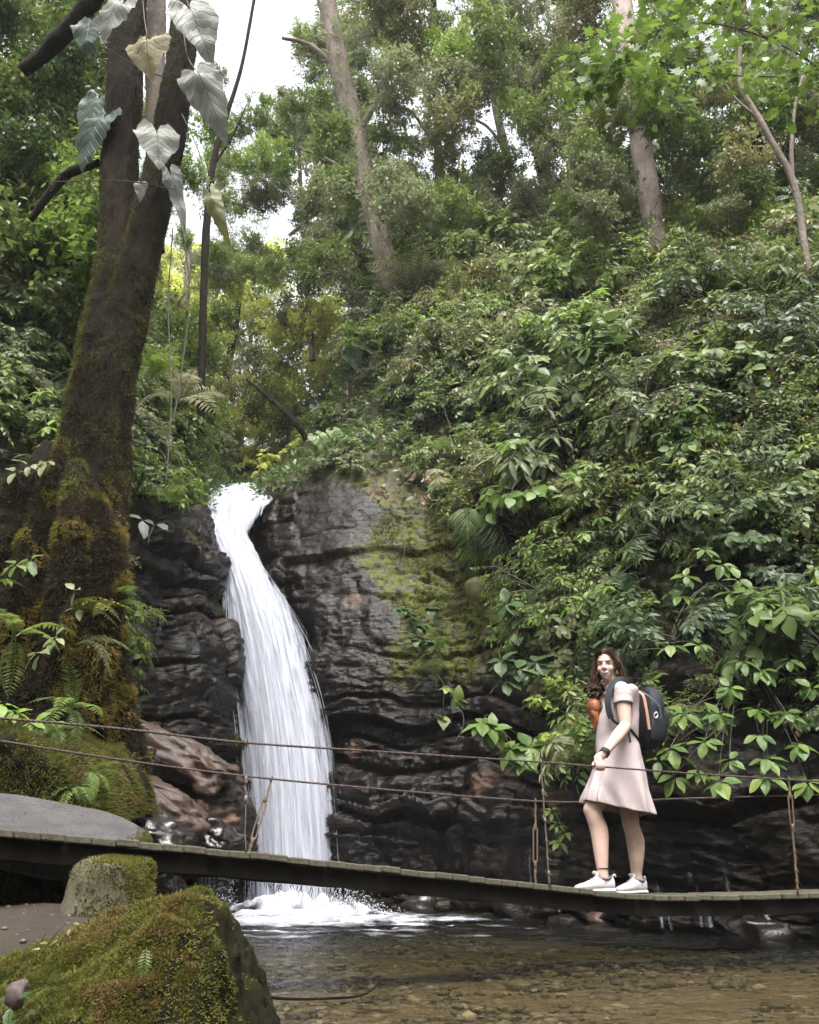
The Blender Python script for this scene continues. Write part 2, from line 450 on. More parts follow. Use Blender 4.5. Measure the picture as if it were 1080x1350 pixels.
# the smooth whale-backed slab beside the lip, and calm behind the falling water
slab = np.exp(-(((colp - 6.9) / 1.0) ** 2 + ((row - 3.75) / 0.75) ** 2))
d = d * (1 - 0.70 * slab)
notch = np.exp(-((colp - 5.0) / 0.6) ** 4) * (1 - smooth(row, 5.6, 6.2))
d = d * (1 - 0.85 * notch) - 0.25 * notch
d = np.where(row > 6.5, d * 0.5, d)
PT = P0 + NR * d[..., None] * 0.9
soil = 1 - rocky
mossn = fbm(P0 * 0.9, 3, 61)
moss = smooth(mossn + 2.8 * np.exp(-(((colp - 7.75) / 0.62) ** 2 + ((row - 3.4) / 0.62) ** 2)) + 0.7 * np.exp(-(((colp - 8.3) / 0.5) ** 2 + ((row - 2.9) / 0.7) ** 2)) - 0.60 + 0.5 * (row - 3.6) * (row > 3.6), 0.0, 0.85)
red = smooth(fbm(P0 * 0.7, 3, 71) + 1.6 * np.exp(-(((colp - 3.75) / 0.5) ** 2 + ((row - 1.6) / 0.45) ** 2)) + 1.3 * np.exp(-(((colp - 6.25) / 0.40) ** 2 + ((row - 2.15) / 0.30) ** 2)) - 0.75, 0.0, 0.5)
nr, nc = PT.shape[:2]
terr_me = mesh_np('ravine', PT.reshape(-1, 3), grid_faces(nr, nc), {'soil': soil.ravel(), 'moss': moss.ravel(), 'red': red.ravel(), 'crack': (crack_h * rocky).ravel()})

# rock: wet dark bedded stone, moss stains, reddish beds, soil above
m, nd, lk = newmat('wet bedded rock')
out = nd.new('ShaderNodeOutputMaterial'); p = nd.new('ShaderNodeBsdfPrincipled'); p.inputs['Specular IOR Level'].default_value = 0.22
co = nd.new('ShaderNodeTexCoord').outputs['Object']
n1 = noise_n(nd, lk, 1.3, 6, 0.6, co); n2 = noise_n(nd, lk, 9, 6, 0.65, co); n3 = noise_n(nd, lk, 45, 5, 0.7, co)
c = mixc(nd, lk, maprange(nd, lk, n1, 0.35, 0.65), (0.0045, 0.0036, 0.003), (0.0145, 0.0105, 0.008))
c = mixc(nd, lk, maprange(nd, lk, n2, 0.55, 0.75, 0, 0.5), c, (0.028, 0.020, 0.015))
c = mixc(nd, lk, attr(nd, 'red'), c, (0.10, 0.058, 0.040))
mossf = maprange(nd, lk, n2, 0.36, 0.62); mm = nd.new('ShaderNodeMath'); mm.operation = 'MULTIPLY'; lk.new(attr(nd, 'moss'), mm.inputs[0]); lk.new(mossf, mm.inputs[1])
mc = mixc(nd, lk, n3, (0.042, 0.058, 0.010), (0.135, 0.140, 0.022))
c = mixc(nd, lk, mm.outputs[0], c, mc)
c = mixc(nd, lk, attr(nd, 'soil'), c, mixc(nd, lk, n2, (0.022, 0.017, 0.012), (0.050, 0.042, 0.022)))
lk.new(c, p.inputs['Base Color'])
ra = maprange(nd, lk, n1, 0.32, 0.66, 0.06, 0.26)
mx = nd.new('ShaderNodeMath'); mx.operation = 'MAXIMUM'; lk.new(ra, mx.inputs[0])
m2 = nd.new('ShaderNodeMath'); m2.operation = 'MULTIPLY'; m2.inputs[1].default_value = 0.9
m3 = nd.new('ShaderNodeMath'); m3.operation = 'MAXIMUM'; lk.new(mm.outputs[0], m3.inputs[0]); lk.new(attr(nd, 'soil'), m3.inputs[1])
lk.new(m3.outputs[0], m2.inputs[0]); lk.new(m2.outputs[0], mx.inputs[1]); lk.new(mx.outputs[0], p.inputs['Roughness'])
mpb = nd.new('ShaderNodeMapping'); mpb.inputs['Scale'].default_value = (2.2, 2.2, 17.0); mpb.inputs['Rotation'].default_value = (0, 0.10, 0); lk.new(co, mpb.inputs[0])
n4 = noise_n(nd, lk, 1.0, 5, 0.6, mpb.outputs[0], 1.2); b0 = N(nd, 'ShaderNodeBump', Strength=0.35, Distance=0.08); lk.new(n4, b0.inputs['Height'])
b1 = N(nd, 'ShaderNodeBump', Strength=0.55, Distance=0.05); lk.new(n2, b1.inputs['Height']); lk.new(b0.outputs[0], b1.inputs['Normal'])
b2 = N(nd, 'ShaderNodeBump', Strength=0.45, Distance=0.012); lk.new(n3, b2.inputs['Height']); lk.new(b1.outputs[0], b2.inputs['Normal'])
lk.new(b2.outputs[0], p.inputs['Normal']); lk.new(p.outputs[0], out.inputs[0])
M['rock'] = m
terr = link('rock_cliff', terr_me, M['rock']); tag(terr, 'dark wet bedded rock walls on both sides of the waterfall', None, None, 'structure')

# a coarse copy in memory to find where on the slope a pixel lands
cr, cc_ = PT[::4, ::4], None
cv = [tuple(v) for v in cr.reshape(-1, 3)]; cf = [tuple(int(i) for i in f) for f in grid_faces(cr.shape[0], cr.shape[1])]
BVH = BVHTree.FromPolygons(cv, cf)
EYEV = Vector((0, 0, EYE))


def hit(px, py):
    dvec = Vector(tuple(U(px, py, 10.0))) - EYEV
    loc, nrm, i, dist = BVH.ray_cast(EYEV, dvec.normalized(), 80)
    if loc is None: return None, None
    if nrm.dot(dvec) > 0: nrm = -nrm
    return np.array(loc), np.array(nrm)


# ------------------------------------------------------------------ stream bed and ground to the horizon
def axis_samples(lo, hi, step, far):
    a = np.arange(lo, hi + 1e-6, step); g = []
    x = step
    while x < far: x *= 1.35; g.append(x)
    g = np.array(g)
    return np.concatenate([lo - g[::-1], a, hi + g])


gx = axis_samples(-6, 8, 0.12, 300); gy = axis_samples(-6, 15, 0.12, 300)
GX, GY = np.meshgrid(gx, gy)
PB = np.stack([GX, GY, GX * 0], -1)
depth = 0.07 + 0.05 * smooth(GY, 3.0, 7.5) + 0.30 * np.exp(-np.hypot(GX + 1.8, GY - 12.3) / 1.6) + 0.02 * fbm(PB * 0.8, 3, 5) + 0.012 * fbm(PB * 4, 3, 6)
shore = smooth(-GX, 3.0, 6.0) + smooth(GX, 6.5, 10) + smooth(-GY, 1.5, 6)
gz = -depth + np.clip(shore, 0, 1) * (0.9 + 0.25 * fbm(PB * 0.4, 3, 7))
gz = np.where(GY > 15.5, -0.6, gz)
bed_me = mesh_np('stream_bed', np.stack([GX, GY, gz], -1).reshape(-1, 3), grid_faces(len(gy), len(gx)))
m, nd, lk = newmat('gravel bed')
out = nd.new('ShaderNodeOutputMaterial'); p = N(nd, 'ShaderNodeBsdfPrincipled', Roughness=0.75)
co = nd.new('ShaderNodeTexCoord').outputs['Object']
vo = N(nd, 'ShaderNodeTexVoronoi', Scale=16.0); lk.new(co, vo.inputs['Vector'])
n1 = noise_n(nd, lk, 1.2, 5, 0.6, co)
sep = nd.new('ShaderNodeSeparateColor'); lk.new(vo.outputs['Color'], sep.inputs[0])
c = mixc(nd, lk, sep.outputs[0], (0.070, 0.056, 0.036), (0.122, 0.098, 0.064))
c = mixc(nd, lk, maprange(nd, lk, n1, 0.35, 0.65), c, (0.10, 0.075, 0.045))
lk.new(c, p.inputs['Base Color'])
b1 = N(nd, 'ShaderNodeBump', Strength=0.6, Distance=0.03); b1.invert = True; lk.new(vo.outputs['Distance'], b1.inputs['Height']); lk.new(b1.outputs[0], p.inputs['Normal'])
lk.new(p.outputs[0], out.inputs[0]); M['gravel'] = m
tag(link('ground', bed_me, M['gravel']), 'brown gravel bed of the stream', None, None, 'structure')

# pebbles and cobbles lying on the bed
iv, if_ = ico(1)
n = 15000
px_ = RNG.uniform(-2.6, 6.2, n); py_ = 2.0 + 8.5 * RNG.random(n) ** 1.3
sz = 0.009 + 0.028 * RNG.random(n) ** 2.5 + 0.03 * (RNG.random(n) > 0.985)
zb = -(0.07 + 0.05 * smooth(py_, 3.0, 7.5) + 0.30 * np.exp(-np.hypot(px_ + 1.8, py_ - 12.3) / 1.6) + 0.04 * fbm(np.stack([px_, py_, px_ * 0], -1) * 0.8, 3, 5))
sc3 = np.stack([sz * RNG.uniform(0.8, 1.6, n), sz * RNG.uniform(0.7, 1.2, n), sz * RNG.uniform(0.35, 0.7, n)], -1)
an = RNG.uniform(0, 6.28, n); ca, sa = np.cos(an), np.sin(an)
vv = iv[None] * sc3[:, None] * (1 + 0.18 * vnoise(iv[None] * 1.7 + an[:, None, None] * 9, 3)[..., None])
vx = vv[..., 0] * ca[:, None] - vv[..., 1] * sa[:, None]; vy = vv[..., 0] * sa[:, None] + vv[..., 1] * ca[:, None]
pv = np.stack([vx + px_[:, None], vy + py_[:, None], vv[..., 2] + zb[:, None] + 0.2 * sz[:, None]], -1).reshape(-1, 3)
pf = (if_[None] + (np.arange(n) * len(iv))[:, None, None]).reshape(-1, 3)
m, nd, lk = newmat('river pebbles'); out = nd.new('ShaderNodeOutputMaterial'); p = N(nd, 'ShaderNodeBsdfPrincipled', Roughness=0.55)
cr_ = nd.new('ShaderNodeValToRGB'); lk.new(attr(nd, 'rnd'), cr_.inputs[0])
for i, (pos, cl) in enumerate(((0.0, (0.05, 0.038, 0.026)), (0.35, (0.085, 0.071, 0.047)), (0.65, (0.12, 0.099, 0.067)), (0.85, (0.14, 0.125, 0.105)), (1.0, (0.30, 0.27, 0.23)))):
    e = cr_.color_ramp.elements[i] if i < 2 else cr_.color_ramp.elements.new(pos)
    e.position = pos; e.color = (*cl, 1)
lk.new(cr_.outputs[0], p.inputs['Base Color']); lk.new(p.outputs[0], out.inputs[0]); M['pebble'] = m
peb = link('pebbles', mesh_np('pebbles', pv, pf, {'rnd': np.repeat(RNG.random(n) ** 1.3, len(iv))}), m)
tag(peb, 'brown and grey pebbles under the shallow stream', None, None, 'stuff')

# ------------------------------------------------------------------ water surface
FALL = np.array([W(386, 12.75)[0], 12.75])
wx = np.concatenate([np.arange(-8, -3, 0.15), np.arange(-3, 6, 0.032), np.arange(6, 12, 0.2)])
wy = np.concatenate([np.arange(-5, 2.2, 0.25), np.arange(2.2, 8, 0.028), np.arange(8, 14.8, 0.045)])
WX, WY = np.meshgrid(wx, wy); PWt = np.stack([WX, WY, WX * 0], -1)
r = np.hypot(WX - FALL[0], (WY - FALL[1]))
chop = 0.9 + 2.4 * np.exp(-r / 3.0)
wz = 1.9 * chop * (0.0045 * fbm(PWt * np.array([3.2, 4.5, 1]), 3, 80) + 0.0035 * fbm(PWt * np.array([9, 12, 1]) + fbm(PWt * 2, 2, 83)[..., None], 2, 81)) + 0.02 * np.exp(-r / 1.6) * np.sin(r * 6 + 2 * fbm(PWt, 2, 82))
fo = 1.35 * np.exp(-((WX - FALL[0] - 0.15) / 1.15) ** 2 - ((WY - 11.4) / 2.1) ** 2) + 0.62 * np.exp(-((WX - FALL[0] - 1.35) / 1.2) ** 2 - ((WY - 10.0) / 1.2) ** 2) + 0.30 * np.exp(-((WX - FALL[0] + 0.1) / 1.0) ** 2 - ((WY - 8.3) / 1.3) ** 2)
fo += 0.22 * np.exp(-((WX - 2.6) / 1.2) ** 2 - ((WY - (9.4 - 0.75 * (WX - 1.6))) / 0.28) ** 2)
foam = smooth(fo * 0.85 + 0.55 * fbm(PWt * np.array([2.2, 3.5, 1]), 4, 90) - 0.42, 0.0, 0.75)
foam = np.maximum(foam * smooth(fo, 0.12, 0.3), smooth(fo * 0.5 + 0.5 * fbm(PWt * np.array([7, 12, 1]), 3, 92) - 0.62, 0.0, 0.3) * 0.8)
wz = wz + 0.05 * foam * (0.6 + fbm(PWt * 5, 3, 94)) * np.exp(-r / 2.5)
dep = 0.08 + 0.47 * smooth(WY, 2.8, 11.5)
water_me = mesh_np('water', np.stack([WX, WY, wz], -1).reshape(-1, 3), grid_faces(len(wy), len(wx)), {'foam': foam.ravel(), 'depth': dep.ravel()})
m, nd, lk = newmat('clear stream water')
out = nd.new('ShaderNodeOutputMaterial'); co = nd.new('ShaderNodeTexCoord').outputs['Object']
mpn = nd.new('ShaderNodeMapping'); mpn.inputs['Scale'].default_value = (1.0, 1.6, 1.0); lk.new(co, mpn.inputs[0])
w1 = noise_n(nd, lk, 14, 4, 0.6, mpn.outputs[0], 0.6); w2 = noise_n(nd, lk, 48, 3, 0.6, mpn.outputs[0], 0.4)
b1 = N(nd, 'ShaderNodeBump', Strength=1.0, Distance=0.04); lk.new(w1, b1.inputs['Height'])
b2 = N(nd, 'ShaderNodeBump', Strength=0.12, Distance=0.01); lk.new(w2, b2.inputs['Height']); lk.new(b1.outputs[0], b2.inputs['Normal'])
tr_ = nd.new('ShaderNodeBsdfTransparent'); tcol = mixc(nd, lk, maprange(nd, lk, attr(nd, 'depth'), 0.08, 0.42), (0.74, 0.70, 0.54), (0.36, 0.37, 0.27)); lk.new(tcol, tr_.inputs[0])
gl = N(nd, 'ShaderNodeBsdfGlossy', Roughness=0.06); lk.new(b2.outputs[0], gl.inputs['Normal']); gl.inputs['Color'].default_value = (0.95, 0.96, 0.97, 1)
frn = N(nd, 'ShaderNodeFresnel', IOR=1.33); lk.new(b2.outputs[0], frn.inputs['Normal'])
mxs = nd.new('ShaderNodeMixShader'); lk.new(frn.outputs[0], mxs.inputs[0]); lk.new(tr_.outputs[0], mxs.inputs[1]); lk.new(gl.outputs[0], mxs.inputs[2])
df = nd.new('ShaderNodeBsdfDiffuse'); df.inputs[0].default_value = (0.44, 0.46, 0.49, 1)
mxf = nd.new('ShaderNodeMixShader')
ff = nd.new('ShaderNodeMath'); ff.operation = 'MULTIPLY'; ff.use_clamp = True
lk.new(attr(nd, 'foam'), ff.inputs[0]); lk.new(maprange(nd, lk, w1, 0.25, 0.6, 0.35, 1.2), ff.inputs[1])
lk.new(ff.outputs[0], mxf.inputs[0]); lk.new(mxs.outputs[0], mxf.inputs[1]); lk.new(df.outputs[0], mxf.inputs[2]); lk.new(mxf.outputs[0], out.inputs[0])
M['water'] = m
tag(link('water', water_me, m), 'shallow clear stream with foam below the waterfall', None, None, 'structure')

# ------------------------------------------------------------------ the waterfall
fk = np.array([(318, 641, 18.5, 96), (315, 649, 16.4, 96), (312, 660, 15.0, 90), (306, 680, 14.55, 70), (299, 701, 14.3, 54), (308, 722, 14.12, 52), (319, 748, 13.92, 56), (332, 780, 13.75, 72),
               (346, 830, 13.5, 98), (358, 890, 13.3, 116), (370, 960, 13.1, 122), (380, 1050, 12.95, 124), (385, 1130, 12.85, 124), (388, 1198, 12.78, 128), (388, 1212, 12.7, 132)], float)
NT = 300
fs = catmull(fk, NT)
fc = np.array([U(a, b, y) for a, b, y, w in fs]); fw = np.array([w * mpp(b, y) for a, b, y, w in fs])
tlen = np.concatenate([[0], np.cumsum(np.linalg.norm(np.diff(fc, axis=0), axis=1))])
free = smooth(fs[:, 1], 700, 820)                    # 0 on the rock lip, 1 in the free fall


def fall_point(a, ti, off=0.0):
    """a in -1..1 across, ti float index down the fall."""
    i = np.clip(ti, 0, NT - 1.001); k = i.astype(int); f = i - k
    c = fc[k] * (1 - f)[..., None] + fc[k + 1] * f[..., None]; w = fw[k] * (1 - f) + fw[k + 1] * f
    fr_ = free[k]
    P = c.copy(); P[..., 0] += a * w / 2
    P[..., 1] -= (0.30 * (1 - a * a) * fr_ + off) ; P[..., 2] += (0.05 * (1 - a * a) + off) * (1 - fr_)
    return P


Vs, Fs_, ds, uvs = [], [], [], []
off_n = 0
for L, (o_, wide, dn) in enumerate(((-0.05, 0.96, 0.8), (0.0, 1.0, 0.35), (0.03, 1.07, 0.05), (0.06, 1.13, -0.15))):
    NA = 110
    a = np.linspace(-1, 1, NA)[None, :] * np.ones(NT)[:, None] * wide; ti = np.arange(NT, dtype=float)[:, None] * np.ones(NA)[None]
    P = fall_point(a, ti, 0.0)
    st = np.stack([a * 11 + L * 7, tlen[:, None] * 0.55 + 0 * a, a * 0 + L * 3.1], -1)
    P[..., 1] -= o_ * free[:, None] + 0.011 * fbm(st, 2, 100 + L) * (0.35 + free[:, None])
    P[..., 2] += (0.05 * fbm(np.stack([a * 4, tlen[:, None] * 3 + 0 * a, a * 0], -1), 3, 104)) * (1 - free[:, None]) + 0.01 * L
    P[..., 0] += 0.03 * fbm(st * np.array([0.6, 1, 1]), 3, 110 + L)
    edge = 1 - np.abs(a) / wide
    lowleft = 0.75 * np.exp(-((a + 0.62) / 0.36) ** 2) * smooth(fs[:, 1], 800, 900)[:, None] * (1 - 0.5 * smooth(fs[:, 1], 1000, 1120))[:, None]
    dens = dn + 1.35 * np.minimum(edge * 1.9, 1.0) ** 0.8 - 0.8 * lowleft + 0.55 * (1 - free[:, None]) - 0.15 * smooth(fs[:, 1], 1120, 1200)[:, None]
    Vs.append(P.reshape(-1, 3)); Fs_.append(grid_faces(NT, NA) + off_n); off_n += NT * NA
    ds.append(dens.ravel()); uvs.append(np.stack([(a * fw[:, None] / 2 + L * 3.7), tlen[:, None] + 0 * a], -1).reshape(-1, 2))
# threads of water and spray flung off the sides: thin three-sided strands
NS, SEG = 70, 12
a0 = np.clip(RNG.normal(0, 0.62, NS), -1.02, 1.02); side = RNG.random(NS) < 0.97
a0 = np.where(side, np.sign(RNG.random(NS) - 0.6) * RNG.uniform(0.75, 1.0, NS), a0)
t0 = RNG.uniform(70, 265, NS); t1 = np.minimum(t0 + RNG.uniform(25, 120, NS), NT - 3)
tt = t0[:, None] + (t1 - t0)[:, None] * np.linspace(0, 1, SEG)[None]
spread = np.where(side, RNG.exponential(0.10, NS), 0.02)[:, None] * np.linspace(0, 1, SEG)[None] ** 1.6
aa = a0[:, None] * (1 + spread) + 0.012 * np.sin(tt * 0.12 + a0[:, None] * 30)
P = fall_point(aa, tt); P[..., 1] -= RNG.uniform(0.02, 0.28, NS)[:, None] * free[np.clip(tt.astype(int), 0, NT - 1)]
wd = (RNG.uniform(0.0015, 0.004, NS)[:, None] * np.sin(np.linspace(0.15, 3.0, SEG))[None] ** 0.7)[..., None]
ring = np.array([[1, 0, 0], [-0.6, -0.8, 0.1], [-0.6, 0.8, 0.1]])
V3 = (P[:, :, None, :] + wd[..., None] * ring[None, None]).reshape(-1, 3)
r_ = np.arange(SEG - 1)[:, None] * 3; k3 = np.arange(3)[None]
f1 = np.stack([r_ + k3, r_ + (k3 + 1) % 3, r_ + 3 + (k3 + 1) % 3, r_ + 3 + k3], -1).reshape(-1, 4)
F3 = (f1[None] + (np.arange(NS) * SEG * 3)[:, None, None]).reshape(-1, 4) + off_n
Vs.append(V3); Fs_.append(F3); ds.append(np.full(len(V3), 2.6)); uvs.append(np.zeros((len(V3), 2)))
off_n += len(V3)
fall_me = mesh_np('waterfall', np.concatenate(Vs), np.concatenate(Fs_), {'dens': np.concatenate(ds)}, True, np.concatenate(uvs))
m, nd, lk = newmat('falling white water')
out = nd.new('ShaderNodeOutputMaterial'); uvn = nd.new('ShaderNodeTexCoord').outputs['UV']
mp1 = nd.new('ShaderNodeMapping'); mp1.inputs['Scale'].default_value = (15, 0.75, 1); lk.new(uvn, mp1.inputs[0])
mp2 = nd.new('ShaderNodeMapping'); mp2.inputs['Scale'].default_value = (60, 2.2, 1); lk.new(uvn, mp2.inputs[0])
s1 = noise_n(nd, lk, 1.0, 2.5, 0.5, mp1.outputs[0], 0.3); s2_ = noise_n(nd, lk, 1.0, 2, 0.5, mp2.outputs[0], 0.2)
ad = nd.new('ShaderNodeMath'); ad.operation = 'ADD'; lk.new(maprange(nd, lk, s1, 0.25, 0.75, -1.0, 0.3), ad.inputs[0]); lk.new(attr(nd, 'dens'), ad.inputs[1])
ad2 = nd.new('ShaderNodeMath'); ad2.operation = 'ADD'; lk.new(ad.outputs[0], ad2.inputs[0]); lk.new(maprange(nd, lk, s2_, 0.25, 0.75, -0.18, 0.12), ad2.inputs[1])
al = maprange(nd, lk, ad2.outputs[0], -0.1, 1.55)
df = nd.new('ShaderNodeBsdfDiffuse'); df.inputs[0].default_value = (0.385, 0.40, 0.455, 1)
tl = nd.new('ShaderNodeBsdfTranslucent'); tl.inputs[0].default_value = (0.65, 0.68, 0.73, 1)
m1 = N(nd, 'ShaderNodeMixShader'); m1.inputs[0].default_value = 0.12; lk.new(df.outputs[0], m1.inputs[1]); lk.new(tl.outputs[0], m1.inputs[2])
bb = bump_n(nd, lk, s1, 0.12, 0.03); lk.new(bb, df.inputs['Normal'])
tp = nd.new('ShaderNodeBsdfTransparent'); m2 = nd.new('ShaderNodeMixShader'); lk.new(al, m2.inputs[0]); lk.new(tp.outputs[0], m2.inputs[1]); lk.new(m1.outputs[0], m2.inputs[2])
lk.new(m2.outputs[0], out.inputs[0]); M['fall'] = m
tag(link('waterfall', fall_me, m), 'white waterfall dropping from the rock lip into the pool', None, None, 'structure')

# splash: a heaped bed of froth where the fall lands, drops flung off its sides
fx = np.linspace(FALL[0] - 1.5, FALL[0] + 2.9, 190); fy = np.linspace(7.6, 12.95, 170); FXX, FYY = np.meshgrid(fx, fy); PF = np.stack([FXX, FYY, FXX * 0], -1)
e1 = np.exp(-((FXX - FALL[0] - 0.05) / 0.95) ** 2 - ((FYY - 12.2) / 1.0) ** 2); e2 = 0.75 * np.exp(-((FXX - FALL[0] - 0.35) / 1.25) ** 2 - ((FYY - 10.9) / 1.5) ** 2) + 0.60 * np.exp(-((FXX - FALL[0] - 1.5) / 1.2) ** 2 - ((FYY - 10.0) / 1.0) ** 2)
lump = 0.5 + 0.5 * fbm(PF * np.array([5, 4, 1]), 4, 96); fh = 0.26 * e1 * np.clip(lump, 0, 1.4) + 0.07 * e2 * np.clip(lump, 0, 1.3)
al_ = e1 * 1.6 + e2 * 1.1 + 0.75 * fbm(PF * np.array([3.5, 2.2, 1]), 5, 97) - 0.55
m, nd, lk = newmat('froth'); out = nd.new('ShaderNodeOutputMaterial'); df = nd.new('ShaderNodeBsdfDiffuse'); df.inputs[0].default_value = (0.42, 0.44, 0.48, 1)
tp = nd.new('ShaderNodeBsdfTransparent'); ms = nd.new('ShaderNodeMixShader'); lk.new(maprange(nd, lk, attr(nd, 'dens'), -0.15, 1.2), ms.inputs[0]); lk.new(tp.outputs[0], ms.inputs[1]); lk.new(df.outputs[0], ms.inputs[2]); lk.new(ms.outputs[0], out.inputs[0]); M['froth'] = m
tag(link('foam', mesh_np('foam', np.stack([FXX, FYY, 0.012 + fh], -1).reshape(-1, 3), grid_faces(170, 190), {'dens': al_.ravel()}), m), 'heaped white foam at the foot of the waterfall', None, None, 'stuff')
iv0, if0 = ico(1); n = 1600
sx = FALL[0] + np.where(RNG.random(n) < 0.5, -1, 1) * (0.68 + np.abs(RNG.normal(0, 0.32, n))); sy = 12.3 - np.abs(RNG.normal(0, 0.5, n))
szs = RNG.uniform(0.003, 0.010, n); sz_ = np.abs(RNG.normal(0, 0.22, n)) * np.exp(-(np.abs(sx - FALL[0]) - 0.68) / 0.5)
V = (iv0[None] * szs[:, None, None] + np.stack([sx, sy, sz_], -1)[:, None]).reshape(-1, 3); F = (if0[None] + (np.arange(n) * len(iv0))[:, None, None]).reshape(-1, 3)
tag(link('spray', mesh_np('spray', V, F, {'dens': np.ones(len(V))}), m), 'fine spray beside the foot of the waterfall', None, None, 'stuff')

# thin trickles running down the foot of the right wall into the pool
tv, tf, td_, tu, tn = [], [], [], [], 0
for pts, w_ in ((((912, 1148), (922, 1180), (934, 1222)), 0.16), (((866, 1160), (870, 1190), (874, 1220)), 0.07), (((880, 1196), (884, 1222)), 0.05), (((1004, 1180), (1010, 1204), (1014, 1230)), 0.08), (((735, 1170), (738, 1200)), 0.05), (((700, 1120), (703, 1185)), 0.06), (((955, 1150), (962, 1180)), 0.05)):
    q = []
    for x, y in catmull(np.array(pts, float), 14):
        loc, nrm = hit(x, y)
        if loc is not None and loc[2] > -0.05: q.append(loc + nrm * 0.035 - np.array([0, 0.03, 0]))
    if len(q) < 4: continue
    q = np.array(q); aa_ = np.linspace(-1, 1, 9); f = np.linspace(0, 1, len(q))
    P = q[:, None] + np.stack([aa_ * w_ / 2, 0 * aa_, 0 * aa_], -1)[None] * (0.5 + 0.8 * f)[:, None, None] - np.stack([0 * aa_, 0.02 * (1 - aa_ ** 2), 0 * aa_], -1)[None]
    tv.append(P.reshape(-1, 3)); tf.append(grid_faces(len(q), 9) + tn); tn += len(q) * 9
    td_.append((0.55 - 0.9 * np.abs(aa_)[None] + 0.2 * f[:, None]).ravel()); tu.append(np.stack([P[..., 0].ravel() + tn, -P[..., 2].ravel()], -1))
if tv: tag(link('trickles', mesh_np('trickles', np.concatenate(tv), np.concatenate(tf), {'dens': np.concatenate(td_)}, True, np.concatenate(tu)), M['fall']), 'thin trickles of water running down the wet rock behind the bridge', None, None, 'stuff')


# ================================================================== THE FOOTBRIDGE
M['plank'] = plain_mat('weathered mossy planks', (0.085, 0.074, 0.052), 0.85, var=0.5, scale=9, bump=0.7, bscale=60, col2=(0.04, 0.04, 0.022))
M['beam'] = plain_mat('shade dark timber', (0.006, 0.005, 0.004), 0.95, scale=6, bump=0.6, bscale=30, spec=0.1, col2=(0.012, 0.010, 0.007))  # shade under the deck put into a near black colour
M['cable'] = plain_mat('rusty brown cable', (0.085, 0.058, 0.050), 0.6, metal=0.3, scale=20, bump=0.4, bscale=200)
M['rust'] = plain_mat('rusty iron', (0.10, 0.062, 0.038), 0.7, metal=0.3, scale=30, bump=0.5, bscale=120, col2=(0.14, 0.10, 0.07))
M['wire'] = plain_mat('dull grey wire', (0.17, 0.14, 0.11), 0.55, metal=0.4, scale=30)

dk = np.array([(-170, 1073, 3.62), (0, 1091, 3.95), (90, 1100, 4.15), (170, 1107, 4.32), (330, 1123, 4.70), (500, 1141, 5.12), (650, 1158, 5.50), (750, 1169, 5.76), (850, 1179, 6.0), (950, 1180, 6.22), (1080, 1177, 6.48), (1300, 1168, 6.9)], float)
DK = np.array([U(a, b, y) for a, b, y in dk])
deck = catmull(DK, 600); dl = np.concatenate([[0], np.cumsum(np.linalg.norm(np.diff(deck, axis=0), axis=1))])
PITCHP, PW, PTH, PLEN = 0.118, 0.108, 0.036, 0.62


def deck_at(sv):
    P = np.array([np.interp(sv, dl, deck[:, k]) for k in range(3)])
    Q = np.array([np.interp(sv + 0.05, dl, deck[:, k]) for k in range(3)])
    R_ = np.array([np.interp(sv - 0.05, dl, deck[:, k]) for k in range(3)])
    t = norm(Q - R_); b = norm(np.cross(np.array([0, 0, 1.0]), t)); return P, t, b, np.cross(t, b)


DB = norm(np.cross(np.array([0, 0, 1.0]), np.gradient(deck, axis=0)))


def deck_px(px, off=0.0):
    """Arc length where the deck line at distance off from the near edge is seen in pixel column px."""
    e = deck + DB * off
    u = (e[:, 1] * CP + (e[:, 2] - EYE) * SP); xs = CX + FPX * e[:, 0] / u
    return np.interp(px, xs, dl)


bridge = thing('footbridge', deck_at(dl[-1] / 2)[0], 'narrow plank footbridge with two cable handrails crossing above the stream', 'footbridge')
B0 = np.array(bridge.location)
bv, bf = boxm((0, 0, 0), (PW, PLEN, PTH), None, 0.006)
plank_me = []
for k in range(6):
    v = bv.copy(); v += 0.006 * np.stack([vnoise(v * 9 + k * 31, 1), vnoise(v * 5 + k * 17, 2) * 2.0, vnoise(v * 11 + k * 7, 3) * 0.5], -1)
    plank_me.append(mesh_np('plank', v, [np.array(f) for f in bf], None, False))
sv = 0.06; k = 0
while sv < dl[-1] - 0.06:
    P, t, b, nn = deck_at(sv)
    P = P + b * (PLEN / 2 + RNG.uniform(-0.012, 0.014)) - nn * (PTH / 2 + RNG.uniform(-0.003, 0.004))
    o = link('plank', plank_me[RNG.integers(6)], M['plank'], bridge)
    yaw = RNG.normal(0, 0.012); t2 = norm(t + b * yaw + nn * RNG.normal(0, 0.012)); b2 = norm(b - t * yaw); R = np.stack([t2, b2, np.cross(t2, b2)], 1)
    o.matrix_local = mat4(R, P - B0); sv += PITCHP; k += 1
